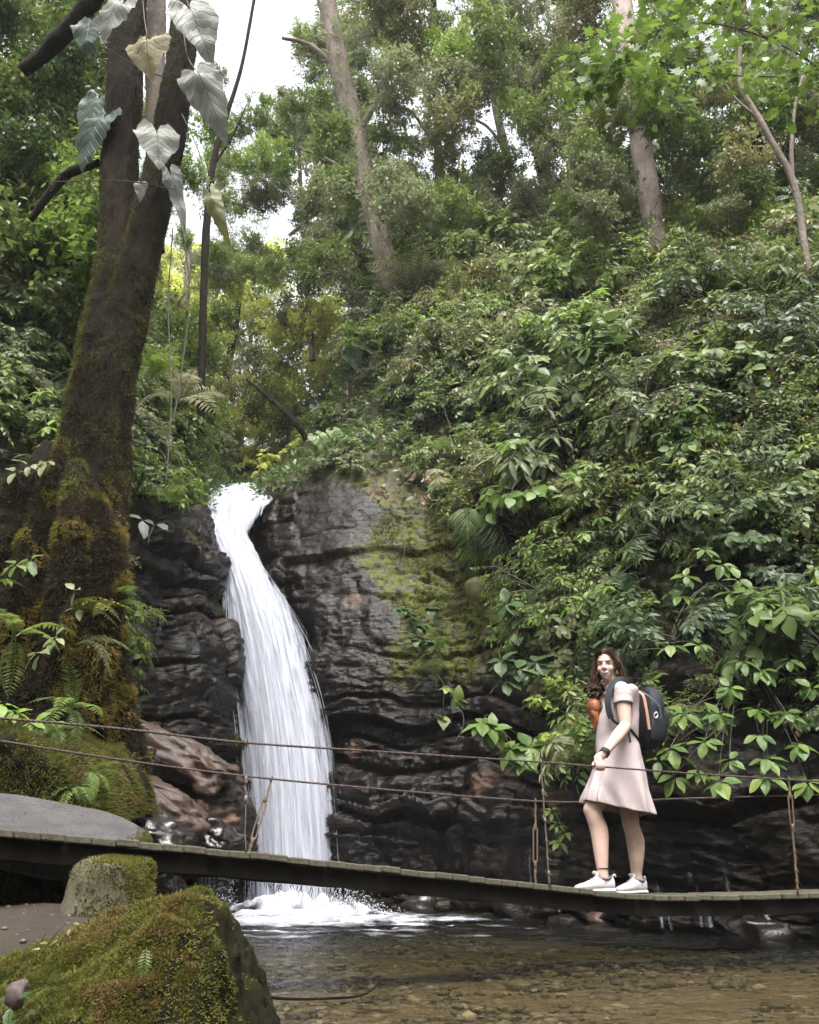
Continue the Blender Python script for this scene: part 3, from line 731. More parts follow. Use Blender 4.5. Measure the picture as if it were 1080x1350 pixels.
# two edge beams and a middle runner below the planks, with bits of root hanging down
for off, h, w in ((0.085, 0.090, 0.05), (PLEN - 0.085, 0.085, 0.05), (PLEN / 2, 0.07, 0.06)):
    pts = []
    for s_ in np.linspace(0, dl[-1], 70):
        P, t, b, nn = deck_at(s_); pts.append(P + b * off - nn * (PTH + 0.004))
    pts = np.array(pts); V = []
    for i, p_ in enumerate(pts):
        P, t, b, nn = deck_at(np.linspace(0, dl[-1], 70)[i]); wob = 0.006 * vnoise(np.array([[i * 0.7, off * 9, 0]]), 4)[0]
        V += [p_ - b * w / 2, p_ + b * w / 2, p_ + b * w / 2 - nn * (h + wob), p_ - b * w / 2 - nn * (h + wob)]
    F = grid_faces(70, 4, True)
    link('beam', mesh_np('beam', np.array(V) - B0, [F, np.array([[3, 2, 1, 0], [276, 277, 278, 279]])], None, False), M['beam'], bridge)
mb = MB()
for i in range(110):
    s_ = RNG.uniform(0.3, dl[-1] - 0.3) if i < 40 else deck_px(RNG.uniform(250, 560)); P, t, b, nn = deck_at(s_)
    q0 = P + b * RNG.uniform(0.01, 0.3) - nn * 0.14; L = RNG.uniform(0.02, 0.09) ; q = [q0]
    for j in range(4): q.append(q[-1] + np.array([RNG.normal(0, 0.35), RNG.normal(0, 0.3), -1]) * L / 4)
    mb.addm(tube(np.array(q) - B0, np.linspace(0.003, 0.001, 5), 3, False))
tag(link('roots', mb.mesh('roots'), M['beam'], bridge), kind='stuff')

# handrail cables: the near one is higher at the woman's hand, the far one runs behind her
def offset_cable(px, py, side):
    s_ = deck_px(px, 0 if side == 0 else PLEN); P, t, b, nn = deck_at(s_)
    Yc = (P + b * (0.02 if side == 0 else PLEN + 0.02))[1]
    return U(px, py, Yc)


near = np.array([offset_cable(*p, 0) for p in ((-120, 937), (0, 947), (160, 961), (320, 979), (500, 991), (700, 1004), (780, 1010), (900, 1019), (1040, 1028), (1080, 1030), (1220, 1036))])
far = np.array([offset_cable(*p, 1) for p in ((-100, 963), (0, 977), (120, 996), (240, 1013), (358, 1027), (520, 1042), (700, 1056), (790, 1057), (900, 1053), (1040, 1049), (1080, 1048), (1180, 1045))])
NEAR = catmull(near, 200); FAR = catmull(far, 200)


def twisted(path, r):
    mb = MB(); n = len(path); T = norm(np.gradient(path, axis=0)); A = norm(np.cross(T, [0, 0, 1.0])); Bn = np.cross(T, A)
    for s_ in range(3):
        ph = np.arange(n) * 1.1 + s_ * 2.094
        mb.addm(tube(path + r * 0.5 * (np.cos(ph)[:, None] * A + np.sin(ph)[:, None] * Bn), r * 0.62, 5, True))
    return mb


for path in (NEAR, FAR):
    dense_p = catmull(path[::4], 420)
    link('handrail_cable', twisted(dense_p - B0, 0.0062).mesh('handrail_cable'), M['cable'], bridge)


def path_at(path, px):
    u = path[:, 1] * CP + (path[:, 2] - EYE) * SP; xs = CX + FPX * path[:, 0] / u
    return np.array([np.interp(px, xs, path[:, k]) for k in range(3)])


def hanger(path, px_top, px_bot, side, tb=(0.30, 0.72), knots=False, thin=1.0):
    a = path_at(path, px_top); s_ = deck_px(px_bot, 0.01 if side == 0 else PLEN - 0.01); P, t, b, nn = deck_at(s_)
    z = P + b * (0.01 if side == 0 else PLEN - 0.01) - nn * 0.01
    L = np.linalg.norm(z - a); ax = norm(z - a); sd_ = norm(np.cross(ax, [0, 1.0, 0.1])); fw_ = np.cross(ax, sd_)
    mb = MB(); f = np.linspace(0, 1, 26)
    wob = 0.004 * vnoise(np.stack([f * 13, f * 0 + px_top, f * 0], -1), 6)
    line = a + (z - a) * f[:, None] + sd_ * wob[:, None]
    if tb:
        k0 = f <= tb[0] + 0.02; k1 = f >= tb[1] - 0.02
        mb.addm(tube(line[k0], 0.007 * thin, 6)); rod = MB().addm(tube(line[k1], 0.008 * thin, 6))
    else:
        mb.addm(tube(line, 0.006 * thin, 6))
    th = np.linspace(0, 6.6, 22)                      # the hook over the cable
    mb.addm(tube(a + 0.017 * (np.cos(th)[:, None] * fw_ + np.sin(th)[:, None] * ax), 0.005, 5))
    nk = RNG.integers(7, 11) if knots else 4
    for q in np.sort(RNG.uniform(0.04, 0.97, nk)):
        if tb and tb[0] < q < tb[1]: continue
        c = a + (z - a) * q; rr = RNG.uniform(0.007, 0.012)
        (mb if not tb or q < tb[0] else rod).addm(tube(np.array([c - ax * rr * 1.6, c - ax * rr * 0.5, c + ax * rr * 0.5, c + ax * rr * 1.6]), np.array([0.5, 1, 1, 0.5]) * rr, 6))
        if knots: (mb if not tb or q < tb[0] else rod).addm(tube(np.array([c, c + sd_ * 0.018 + ax * 0.006, c + sd_ * 0.026 + ax * 0.022]), np.array([0.003, 0.0025, 0.0015]), 4))
    h = link('hanger', mb.mesh('hanger'), M['wire'] if not tb else M['rust'], bridge, tuple(a - B0))
    h.data.transform(Matrix.Translation(Vector(tuple(-(a - B0) - B0))))
    if tb:
        rd = link('rod', rod.mesh('rod'), M['rust'], h); rd.data.transform(Matrix.Translation(Vector(tuple(-a))))
        m2_ = MB(); c0, c1 = a + (z - a) * tb[0], a + (z - a) * tb[1]
        for sgn in (-1, 1):
            o = sd_ * 0.014 * sgn
            m2_.addm(tube(np.array([c0, c0 + ax * 0.015 + o, c0 + ax * 0.05 + o, c1 - ax * 0.05 + o, c1 - ax * 0.015 + o, c1]), np.array([0.006, 0.006, 0.0055, 0.0055, 0.006, 0.006]), 6))
        for c in (c0, c1):
            m2_.addm(tube(np.array([c - ax * 0.02, c - ax * 0.012, c + ax * 0.02, c + ax * 0.028]), np.array([0.007, 0.012, 0.012, 0.007]), 6))
        t_ = link('turnbuckle', m2_.mesh('turnbuckle'), M['rust'], h)
        t_.data.transform(Matrix.Translation(Vector(tuple(-a))))
    return h


hanger(FAR, 358, 326, 1, (0.25, 0.78))
hanger(NEAR, 325, 324, 0, None, False, 0.55)
hanger(FAR, 706, 706, 1, (0.30, 0.72))
hanger(NEAR, 713, 725, 0, None, True, 0.9)
hanger(NEAR, 1040, 1052, 0, (0.14, 0.42), True, 1.0)


# ================================================================== BOULDERS, BANKS AND THE MOSSY FOREGROUND STONE
def sample_surface(V, F, n, wfun=None, fw=None):
    """Random points on a triangle/quad mesh with their normals."""
    V = np.asarray(V); F = np.asarray(F)
    T = F if F.shape[1] == 3 else np.concatenate([F[:, [0, 1, 2]], F[:, [0, 2, 3]]])
    a, b, c = V[T[:, 0]], V[T[:, 1]], V[T[:, 2]]; cr_ = np.cross(b - a, c - a); ar = np.linalg.norm(cr_, axis=1) + 1e-12
    nrm = cr_ / ar[:, None]; w = ar.copy()
    if wfun is not None: w = w * np.clip(wfun((a + b + c) / 3, nrm), 0, None)
    if fw is not None: w = w * np.concatenate([fw, fw])
    i = RNG.choice(len(T), n, p=w / w.sum()); r1, r2 = np.sqrt(RNG.random(n)), RNG.random(n)
    return a[i] * (1 - r1)[:, None] + b[i] * (r1 * (1 - r2))[:, None] + c[i] * (r1 * r2)[:, None], nrm[i]


def blades(P, Nn, lmin, lmax, w, lean=0.7, up=0.25, rnd=None, droop=0.0):
    """One small pointed blade per sample: moss."""
    n = len(P); L = RNG.uniform(lmin, lmax, n)
    dirv = norm(Nn + RNG.normal(0, lean * 0.6, (n, 3)) + np.array([0, 0, up - droop])); s = norm(np.cross(dirv, RNG.normal(0, 1, (n, 3)))) * (w * RNG.uniform(0.6, 1.4, n))[:, None]
    V = np.stack([P - s, P + s, P + dirv * L[:, None]], 1).reshape(-1, 3)
    r = RNG.random(n) if rnd is None else rnd
    return V, np.arange(n * 3).reshape(-1, 3), np.repeat(r, 3)


def rock_mesh(name, c, s, seed, sub=5, rough=0.16, R=None, facet=0.0, sq=1.0, planes=()):
    """A stone: a rounded block with noise, cut flat by planes (normal, distance)."""
    V, F = ico(sub); V = np.sign(V) * np.abs(V) ** sq
    V = V / np.abs(V).max(); 
    for nrm, dd in planes:
        nrm = norm(np.array(nrm, float)); q = V @ nrm; V = V - nrm * np.maximum(q - dd, 0)[:, None] * 0.94
    V = V * (1 + rough * fbm(V * 1.4 + seed * 7.7, 4, seed)[:, None]) + 0.03 * rough * fbm(V * 9 + seed, 3, seed + 5)[:, None]
    V = V * np.asarray(s)
    if R is not None: V = V @ np.asarray(R).T
    return V + np.asarray(c), F


M['granite'] = plain_mat('grey stone', (0.070, 0.064, 0.063), 0.9, var=0.5, scale=7, bump=1.0, bscale=34, col2=(0.045, 0.042, 0.042))
M['stone_mossy'] = plain_mat('lichened stone', (0.085, 0.075, 0.055), 0.85, scale=4, bump=0.7, bscale=30, col2=(0.05, 0.045, 0.022))
M['earth'] = plain_mat('brown earth', (0.032, 0.020, 0.012), 0.85, scale=6, bump=0.7, bscale=35, col2=(0.018, 0.013, 0.009))
M['under_moss'] = plain_mat('damp dark stone under moss', (0.018, 0.016, 0.007), 0.95, scale=7, bump=0.9, bscale=30, spec=0.05, col2=(0.008, 0.007, 0.005))

# --- the big mossy boulder: an outline of its top and right edge, lofted from the water up
top = [U(-260, 1330, 2.35), U(-120, 1330, 2.42), U(0, 1296, 2.5), U(110, 1248, 2.6), U(200, 1210, 2.66), U(254, 1190, 2.72), U(282, 1194, 2.85), U(296, 1208, 3.1), U(290, 1212, 3.45), U(230, 1200, 3.7)]
mid = [U(-260, 1420, 2.2), U(-120, 1400, 2.22), U(0, 1370, 2.26), U(110, 1330, 2.33), U(200, 1300, 2.4), U(270, 1280, 2.52), U(306, 1270, 2.75), U(318, 1262, 3.1), U(316, 1258, 3.5), U(240, 1250, 3.8)]
low = [W(-260, 2.1), W(-120, 2.1), W(0, 2.12), W(110, 2.16), W(215, 2.22), W(300, 2.4), W(352, 2.75), W(360, 3.15), W(352, 3.6), W(260, 3.95)]
und = [p + np.array([0, 0, -0.35]) for p in low]
back = [U(-260, 1300, 3.1), U(-120, 1285, 3.1), U(0, 1262, 3.15), U(110, 1222, 3.2), U(190, 1200, 3.3), U(225, 1194, 3.35), U(250, 1192, 3.4), U(262, 1188, 3.45), U(262, 1193, 3.5), U(230, 1198, 3.6)]
bk2 = [p + np.array([-0.1, 0.55, -0.06]) for p in back]
BC = np.array([und, low, mid, top, back, bk2])
BL = catmull(BC, 150); BL = catmull(BL.transpose(1, 0, 2), 190).transpose(1, 0, 2)
Nb = norm(np.cross(np.gradient(BL, axis=1), np.gradient(BL, axis=0)))
if Nb[40, 60, 1] > 0: Nb = -Nb
BLd = BL + Nb * (0.035 * fbm(BL * 3.2, 4, 200) + 0.018 * fbm(BL * 14, 3, 210))[..., None]
bfaces = grid_faces(150, 190)
boulder = link('mossy_boulder', mesh_np('mossy_boulder', BLd.reshape(-1, 3), bfaces), M['under_moss'])
tag(boulder, 'large boulder with thick olive moss at the lower left beside the pool', 'boulder')
rowb = np.linspace(0, 5, 150)[:, None] * np.ones(190)[None]; colb = np.ones(150)[:, None] * np.linspace(0, 9, 190)[None]


def moss_cover(c, n_):
    w = smooth(c[:, 2], 0.0, 0.12) * (1 - smooth(c[:, 1], 2.9, 3.15) * 0.93)
    w = w * (0.45 + smooth(fbm(c * 4.0, 3, 220) + 0.55, 0.0, 0.5))
    return w * np.where(n_[:, 0] > 0.42, 0.05, 1.0) * (0.30 + 0.7 * smooth(c[:, 2], 0.05, 0.35)) * (0.15 + 0.75 * smooth(fbm(c * 2.0, 3, 226) + 0.25, 0, 0.4)) + 0.01


P, Nn = sample_surface(BLd.reshape(-1, 3), bfaces, 300000, moss_cover, np.where((colb[:-1, :-1] > 5.5 + 0.25 * np.sin(rowb[:-1, :-1] * 5)) & (rowb[:-1, :-1] < 2.85), 0.02, 1.0).ravel()); Nn = np.where((Nn @ np.array([0.3, -0.8, 0.6]) < -0.3)[:, None], -Nn, Nn)
clump = fbm(P * 9, 3, 230)
V, F, r = blades(P + Nn * (0.010 * np.clip(clump, 0, 1))[:, None], Nn, 0.004, 0.015, 0.0019, 0.9, 0.0, np.clip(0.18 + 0.45 * clump + 0.55 * fbm(P * 2.3, 2, 233) + 0.38 * smooth(Nn[:, 2], 0.2, 0.9) + RNG.normal(0, 0.15, len(P)), 0, 0.98), 0.3)
tag(link('moss', mesh_np('moss', V, F, {'rnd': r}, False), M['moss'], boulder), kind='stuff')
# small hanging moss tufts and seedlings on its face
mb = MB()
for i in range(420):
    p_, n_ = P[i], Nn[i]
    for j in range(5):
        q = p_ + RNG.normal(0, 0.006, 3); L = RNG.uniform(0.012, 0.03); dr = norm(n_ * 0.6 + RNG.normal(0, 0.4, 3) + np.array([0, 0, -0.5])); s_ = norm(np.cross(dr, [0.2, 0.9, 0.1])) * 0.003
        mb.add(np.array([q - s_, q + s_, q + dr * L * 0.6 + n_ * 0.004 + s_ * 0.8, q + dr * L]), np.array([[0, 1, 2], [0, 2, 3]]), RNG.uniform(0.3, 0.85))
tag(link('moss_tuft', mb.mesh('tufts', False), M['moss'], boulder), kind='stuff')

# --- earth ledge behind it and the rounded pier stone that carries the bridge
V, F = rock_mesh('e', U(40, 1225, 3.75) + np.array([-0.42, 0.25, -0.22]), (1.05, 0.7, 0.30), 3, 5, 0.10, None, 0, 0.75)
ledge = link('earth_ledge', mesh_np('earth_ledge', V, F), M['earth']); tag(ledge, 'reddish brown earth ledge behind the mossy boulder', 'ledge')
V, F = rock_mesh('p', U(132, 1172, 3.95) + np.array([0, 0.12, 0.0]), (0.185, 0.19, 0.150), 5, 5, 0.14, None, 0, 0.62, [((0.3, -0.9, 0.15), 0.62), ((0.9, -0.3, 0.2), 0.7), ((-0.75, -0.6, 0.3), 0.72), ((0.1, -0.2, 1), 0.75)])
pier = link('pier_stone', mesh_np('pier_stone', V, F), M['stone_mossy']); tag(pier, 'rounded lichened stone under the left end of the footbridge', 'stone')
P, Nn = sample_surface(V, F, 9000, lambda c, n_: smooth(c[:, 0], -1.48, -1.36) * smooth(n_[:, 2] + 0.5 * n_[:, 0], 0.0, 0.7) + 0.10 * smooth(fbm(c * 12, 2, 3), 0.1, 0.4))
V, F, r = blades(P, Nn, 0.006, 0.02, 0.0022, 0.8, 0.2, np.clip(RNG.normal(0.6, 0.2, len(P)), 0, 0.95))
tag(link('moss', mesh_np('moss', V, F, {'rnd': r}, False), M['moss'], pier), kind='stuff')

# --- the grey slab behind the bridge end
V, F = rock_mesh('s', U(20, 1092, 4.85) + np.array([0.02, 0.22, -0.03]), (0.66, 0.42, 0.20), 8, 5, 0.05, None, 0, 0.7, [((0.05, -0.62, 0.75), 0.52)])
V[:, 2] -= 0.16 * (V[:, 0] - V[:, 0].mean())
slab_o = link('grey_slab', mesh_np('grey_slab', V, F), M['granite']); tag(slab_o, 'smooth grey granite slab behind the left end of the footbridge', 'stone')
P, Nn = sample_surface(V, F, 4200, lambda c, n_: smooth(c[:, 0], -1.60, -1.48) + 0.003)
Vm, Fm, r = blades(P, Nn, 0.006, 0.02, 0.0022, 0.8, 0.2, np.clip(RNG.normal(0.55, 0.2, len(P)), 0, 0.95))
tag(link('moss', mesh_np('moss', Vm, Fm, {'rnd': r}, False), M['moss'], slab_o), kind='stuff')

# --- mossy bank at the left, below the tree
bank_t = [U(-300, 930, 5.1), U(-120, 945, 5.2), U(0, 962, 5.35), U(60, 985, 5.5), U(100, 1005, 5.6), U(128, 1050, 5.7), U(140, 1100, 5.9)]
bank_m = [p + np.array([0, -0.22, -0.35]) for p in bank_t]; bank_l = [p + np.array([0.03, -0.28, -0.95]) for p in bank_t]; bank_b = [p + np.array([-0.15, 1.6, 0.25]) for p in bank_t]
BK = catmull(np.array([bank_l, bank_m, bank_t, bank_b]), 90); BK = catmull(BK.transpose(1, 0, 2), 120).transpose(1, 0, 2)
BK = BK + np.array([0, -1, 0.3]) * (0.09 * fbm(BK * 3, 4, 240))[..., None]
bank = link('bank', mesh_np('bank', BK.reshape(-1, 3), grid_faces(90, 120)), M['under_moss']); tag(bank, 'mossy earth bank at the foot of the left tree', None, None, 'structure')
P, Nn = sample_surface(BK.reshape(-1, 3), grid_faces(90, 120), 60000, lambda c, n_: smooth(fbm(c * 3.5, 3, 250) + 0.4, 0, 0.4) + 0.05); Nn = np.where((Nn @ np.array([0.1, -0.8, 0.6]) < 0)[:, None], -Nn, Nn)
cl = fbm(P * 7, 3, 251)
V, F, r = blades(P, Nn, 0.012, 0.045, 0.0032, 0.9, 0.0, np.clip(0.35 + 0.4 * cl + 0.4 * smooth(P[:, 0], -2.55, -2.3) + RNG.normal(0, 0.15, len(P)), 0, 0.98), 0.4)
tag(link('moss', mesh_np('moss', V, F, {'rnd': r}, False), M['moss'], bank), kind='stuff')

# small stones and grit lying on the ledge
ctr_ = np.array([v.co[:] for v in ledge.data.vertices]); Pl, Nl = sample_surface(ctr_, np.array([list(q.vertices) for q in ledge.data.polygons]), 350, lambda c, n_: smooth(n_[:, 2], 0.3, 0.8))
iv1, if1 = ico(1); rs_ = RNG.uniform(0.003, 0.014, 350) * (RNG.random(350) ** 1.5 + 0.3)
Vg = (iv1[None] * rs_[:, None, None] * np.array([1.2, 1, 0.7]) * (1 + 0.25 * vnoise(iv1[None] * 1.6 + rs_[:, None, None] * 900, 5)[..., None]) + Pl[:, None]).reshape(-1, 3)
o = link('grit', mesh_np('grit', Vg, (if1[None] + (np.arange(350) * len(iv1))[:, None, None]).reshape(-1, 3), {'rnd': np.repeat(RNG.random(350) * 0.45, len(iv1))}), M['pebble'], ledge); o['kind'] = 'stuff'

# --- wet boulders at the foot of the falls, left, and stones along the water's edge
M['wet_red'] = plain_mat('wet reddish rock', (0.052, 0.025, 0.015), 0.55, scale=2.5, bump=0.9, bscale=26, col2=(0.040, 0.025, 0.020), spec=0.5)
M['wet_black'] = plain_mat('wet black rock', (0.012, 0.010, 0.010), 0.2, scale=3, bump=0.8, bscale=22, col2=(0.022, 0.018, 0.016), spec=0.6)
bl = [  # px, py, Y, size, slope, material, label
    (236, 1000, 8.9, (0.62, 0.40, 0.20), 0.40, 'wet_red', 'long reddish wet rock left of the waterfall, highest of three'),
    (205, 1062, 8.3, (0.60, 0.40, 0.19), 0.45, 'wet_red', 'reddish wet rock sloping down behind the footbridge, lowest of three'),
    (268, 1030, 9.4, (0.50, 0.34, 0.18), 0.35, 'wet_red', 'reddish wet rock touching the falling water, middle of three'),
    (150, 1020, 8.4, (0.42, 0.40, 0.30), 0.2, 'wet_black', 'black wet rock between the mossy bank and the reddish rocks'),
    (185, 1110, 7.6, (0.40, 0.35, 0.24), 0.25, 'wet_black', 'black wet rock low behind the bridge beside the pier stone'),
    (258, 1118, 8.6, (0.45, 0.35, 0.30), 0.3, 'wet_black', 'black wet rock under the reddish rocks, left of the falls'),
]
for i, (px, py, Y, s_, sl, mt, lab) in enumerate(bl):
    R = np.array(Matrix.Rotation(sl, 3, 'Y')); V, F = rock_mesh('b', (0, 0, 0), s_, 30 + i, 5, 0.22, R, 0, 0.68)
    V = V + 0.03 * fbm(V * np.array([3, 3, 11.0]) + i * 5, 3, 40 + i)[:, None] + 0.03 * np.abs(fbm(V * np.array([6, 6, 20.0]) + i * 3, 4, 50 + i))[:, None] * np.array([0.3, -1, 0.6])
    o = link('wet_rock', mesh_np('wet_rock', V, F), M[mt], None, tuple(U(px, py, Y))); tag(o, lab, 'rock', 'wet rocks left of the waterfall')
sb = [(705, 1196, 11.2, .22), (735, 1200, 10.4, .30), (770, 1210, 9.7, .20), (560, 1198, 12.2, .25), (640, 1199, 11.7, .28), (815, 1222, 8.9, .17), (1010, 1232, 7.6, .16)]
for i, (px, py, Y, s_) in enumerate(sb):
    V, F = rock_mesh('b', (0, 0, 0), (s_ * 1.5, s_, s_ * 0.8), 60 + i, 4, 0.25, None, 0, 0.7)
    o = link('shore_stone', mesh_np('shore_stone', V, F), M['wet_red'] if i == 5 else M['wet_black'], None, tuple(W(px, Y, 0.03)))
    tag(o, ['dark wet stone at the water edge just left of the woman and nearest her', 'large dark wet stone at the water edge between the two thin hangers and the woman', 'dark wet stone under the bridge beneath the woman', 'dark wet stone at the edge of the white foam', 'dark wet stone against the cliff, right of the foam', 'low reddish stone in the water just below the woman', 'small dark stone at the water edge under the far right of the bridge'][i], 'stone', 'wet stones along the foot of the cliff')
# a thin dark branch lying on the shallow water, small pink stone at the boulder foot
q = catmull(np.array([W(322, 4.05, 0.02), W(380, 3.98, 0.012), W(440, 3.98, 0.015), W(480, 4.05, 0.02), W(502, 4.25, 0.05)]), 30)
tag(link('thin_branch', MB().addm(tube(q, np.linspace(0.007, 0.004, 30), 6)).mesh('thin_branch'), M['beam']), 'thin dark branch lying on the shallow water beside the mossy boulder', 'branch')
V, F = rock_mesh('b', U(20, 1312, 2.16), (0.022, 0.02, 0.028), 77, 3, 0.3, None, 0, 0.7)
M['pinkstone'] = plain_mat('pinkish stone', (0.085, 0.064, 0.056), 0.8)
tag(link('small_stone', mesh_np('small_stone', V, F), M['pinkstone']), 'small pinkish stone against the mossy boulder at the lower left', 'stone')


# ================================================================== LEAVES
def tmpl(rows, fold=0.08, droop=0.15, wave=0.0):
    """Leaf along +X: rows of (t, halfwidth); left edge, midrib, right edge."""
    V = []; F = []
    for t, w in rows:
        z = -droop * t * t
        if w <= 0: V.append([(t, 0, z)])
        else: V.append([(t, -w, z + fold * w * 2 + wave * math.sin(t * 17)), (t, 0, z), (t, w, z + fold * w * 2 - wave * math.sin(t * 15))])
    idx = []; flat = []
    for r in V: idx.append(list(range(len(flat), len(flat) + len(r)))); flat += r
    for a, b in zip(idx[:-1], idx[1:]):
        if len(a) == 1: F += [(a[0], b[1], b[0]), (a[0], b[2], b[1])]
        elif len(b) == 1: F += [(a[0], a[1], b[0]), (a[1], a[2], b[0])]
        else: F += [(a[0], a[1], b[1]), (a[0], b[1], b[0]), (a[1], a[2], b[2]), (a[1], b[2], b[1])]
    return np.array(flat, float), np.array(F)


T_SMALL = tmpl([(0, 0), (0.42, 0.24), (1, 0)], 0.12, 0.12)                                # 4 triangles
T_MED = tmpl([(0, 0), (0.3, 0.20), (0.65, 0.19), (1, 0)], 0.12, 0.18)                     # 8
T_LANCE = tmpl([(0, 0), (0.35, 0.12), (0.7, 0.10), (1, 0)], 0.15, 0.28)
T_FINE = tmpl([(0, 0), (0.08, 0.05), (0.22, 0.18), (0.42, 0.235), (0.62, 0.215), (0.82, 0.12), (0.93, 0.04), (1, 0)], 0.14, 0.22, 0.004)   # 24
T_OVAL = tmpl([(0, 0), (0.08, 0.10), (0.25, 0.26), (0.48, 0.31), (0.70, 0.25), (0.88, 0.10), (1, 0)], 0.10, 0.20, 0.006)
_h = _h


def heart_t(droop=0.25, fold=0.10, lobes=True):
    half = [(-0.02, 0.0), (-0.20, 0.08), (-0.30, 0.24), (-0.16, 0.40), (0.12, 0.47), (0.42, 0.40), (0.73, 0.21), (1.0, 0.0), (0.73, 0.0), (0.42, 0.0), (0.16, 0.0)]
    if not lobes: half[1:4] = [(-0.10, 0.08), (-0.14, 0.22), (-0.06, 0.38)]
    tri = [(0, 1, 2), (0, 2, 3), (0, 3, 4), (0, 4, 10), (10, 4, 5), (10, 5, 9), (9, 5, 6), (9, 6, 8), (8, 6, 7)]
    V = [(a, b, -droop * max(a, 0) ** 2 - 0.2 * droop * (a < 0) + fold * b - 0.16 * b * b + 0.02 * math.sin(9 * a + 5 * b)) for a, b in half]; F = list(tri); mp = {}
    for i, (a, b) in enumerate(half):
        if b == 0: mp[i] = i
        else: mp[i] = len(V); V.append((a, -b, -droop * max(a, 0) ** 2 - 0.2 * droop * (a < 0) + fold * b - 0.16 * b * b + 0.02 * math.sin(9 * a - 5 * b + 1)))
    F += [(mp[a], mp[c], mp[b]) for a, b, c in tri]
    return np.array(V, float), np.array(F)


def sub_mesh(V, F):
    """One level of midpoint subdivision, smoothing the outline a little."""
    bm = bmesh.new(); vs = [bm.verts.new(v) for v in V]
    for f in F: bm.faces.new([vs[i] for i in f])
    bmesh.ops.subdivide_edges(bm, edges=bm.edges[:], cuts=1, use_grid_fill=True, smooth=0.7)
    bmesh.ops.triangulate(bm, faces=bm.faces[:]); bm.verts.index_update()
    V2 = np.array([v.co[:] for v in bm.verts]); F2 = np.array([[v.index for v in f.verts] for f in bm.faces]); bm.free()
    return V2, F2


T_HEART = heart_t(); T_HEART2 = heart_t(0.45, -0.05); T_BROAD = heart_t(0.2, 0.12, False)


def maple_t():
    V = [(0, 0, 0.0)]; tips = [(-0.15, 0.30), (0.12, 0.62), (0.42, 0.50), (0.72, 0.40), (1.0, 0.0)]
    pts = []
    prof = [(-0.05, 0.10), (-0.10, 0.42), (0.16, 0.30), (0.30, 0.62), (0.42, 0.26), (0.74, 0.34), (0.66, 0.13), (1.0, 0.0)]
    for a, b in prof: pts.append((a, b))
    full = pts + [(a, -b) for a, b in reversed(pts[:-1])]
    V = [(0.18, 0, 0.0)] + [(a, b, -0.18 * (a * a + b * b)) for a, b in full]
    n = len(full); F = [(0, 1 + i, 1 + (i + 1) % n) for i in range(n)]
    return np.array(V, float), np.array(F)


T_MAPLE = maple_t()


def place_leaves(T, pos, axis, up, L, wf=1.0, rnd=None):
    """Vertices, faces and the per-leaf value of a cloud of leaves."""
    V0, F0 = T; n = len(pos)
    axis = norm(axis); side = np.cross(up, axis); side = norm(side + 1e-5); nrm = np.cross(axis, side)
    L = np.broadcast_to(L, (n,)); wf = np.broadcast_to(wf, (n,))
    V = pos[:, None] + (L[:, None] * V0[None, :, 0])[..., None] * axis[:, None] + ((L * wf)[:, None] * V0[None, :, 1])[..., None] * side[:, None] + (L[:, None] * V0[None, :, 2])[..., None] * nrm[:, None]
    F = F0[None] + (np.arange(n) * len(V0))[:, None, None]
    r = RNG.random(n) if rnd is None else rnd
    return V.reshape(-1, 3), F.reshape(-1, 3), np.repeat(r, len(V0))


def unit(n):
    return norm(RNG.normal(0, 1, (n, 3)))


def shrub_meshes(T, R, ntw, lpt, L, zmin=-0.25, rosette=0.5, droop=0.3, dry=0.04, density=1.0):
    """A shrub about the origin: stems rising from the base and leaves along their outer halves."""
    d = unit(ntw * 3); d = d[d[:, 2] > zmin][:ntw]; ntw = len(d)
    rr = RNG.uniform(0.55, 1.05, ntw) ** 0.8; tip = d * rr[:, None] * np.array(R); tip[:, 2] += R[2] * 0.35
    root = RNG.normal(0, 0.06, (ntw, 3)) * np.array([R[0], R[1], 0.3])
    mid = root * 0.4 + tip * 0.55 + np.array([0, 0, 0.18 * R[2]])
    f = np.concatenate([RNG.uniform(0.45, 0.97, (ntw, lpt))], 1); f[:, : max(1, int(lpt * rosette))] = RNG.uniform(0.93, 1.02, (ntw, max(1, int(lpt * rosette))))
    f_ = f[..., None]; p = (1 - f_) ** 2 * root[:, None] + 2 * f_ * (1 - f_) * mid[:, None] + f_ ** 2 * tip[:, None]
    tan = norm(tip - mid)[:, None] * np.ones_like(p)
    ax = norm(tan * 0.55 + RNG.normal(0, 0.62, p.shape) + np.array([0, 0, -droop]))
    up = norm(np.array([0, 0, 1.0]) + 0.6 * tan + RNG.normal(0, 0.3, p.shape))
    n = p.size // 3; r = RNG.random(n) * 0.95; r = np.where(RNG.random(n) < dry, 0.995, r)
    V, F, a = place_leaves(T, p.reshape(-1, 3), ax.reshape(-1, 3), up.reshape(-1, 3), L * RNG.uniform(0.6, 1.2, n), RNG.uniform(0.85, 1.15, n), r)
    leaves = (V, F, a)
    mb = MB(); k = min(ntw, 26)
    for i in range(k):
        ff = np.linspace(0, 1, 5)[:, None]; q = (1 - ff) ** 2 * root[i] + 2 * ff * (1 - ff) * mid[i] + ff ** 2 * tip[i]
        mb.addm(tube(q, np.linspace(0.010, 0.003, 5) * (R[0] / 0.8), 4, False))
    return mesh_np('foliage', V, F, {'rnd': a}, True), mb.mesh('stem')


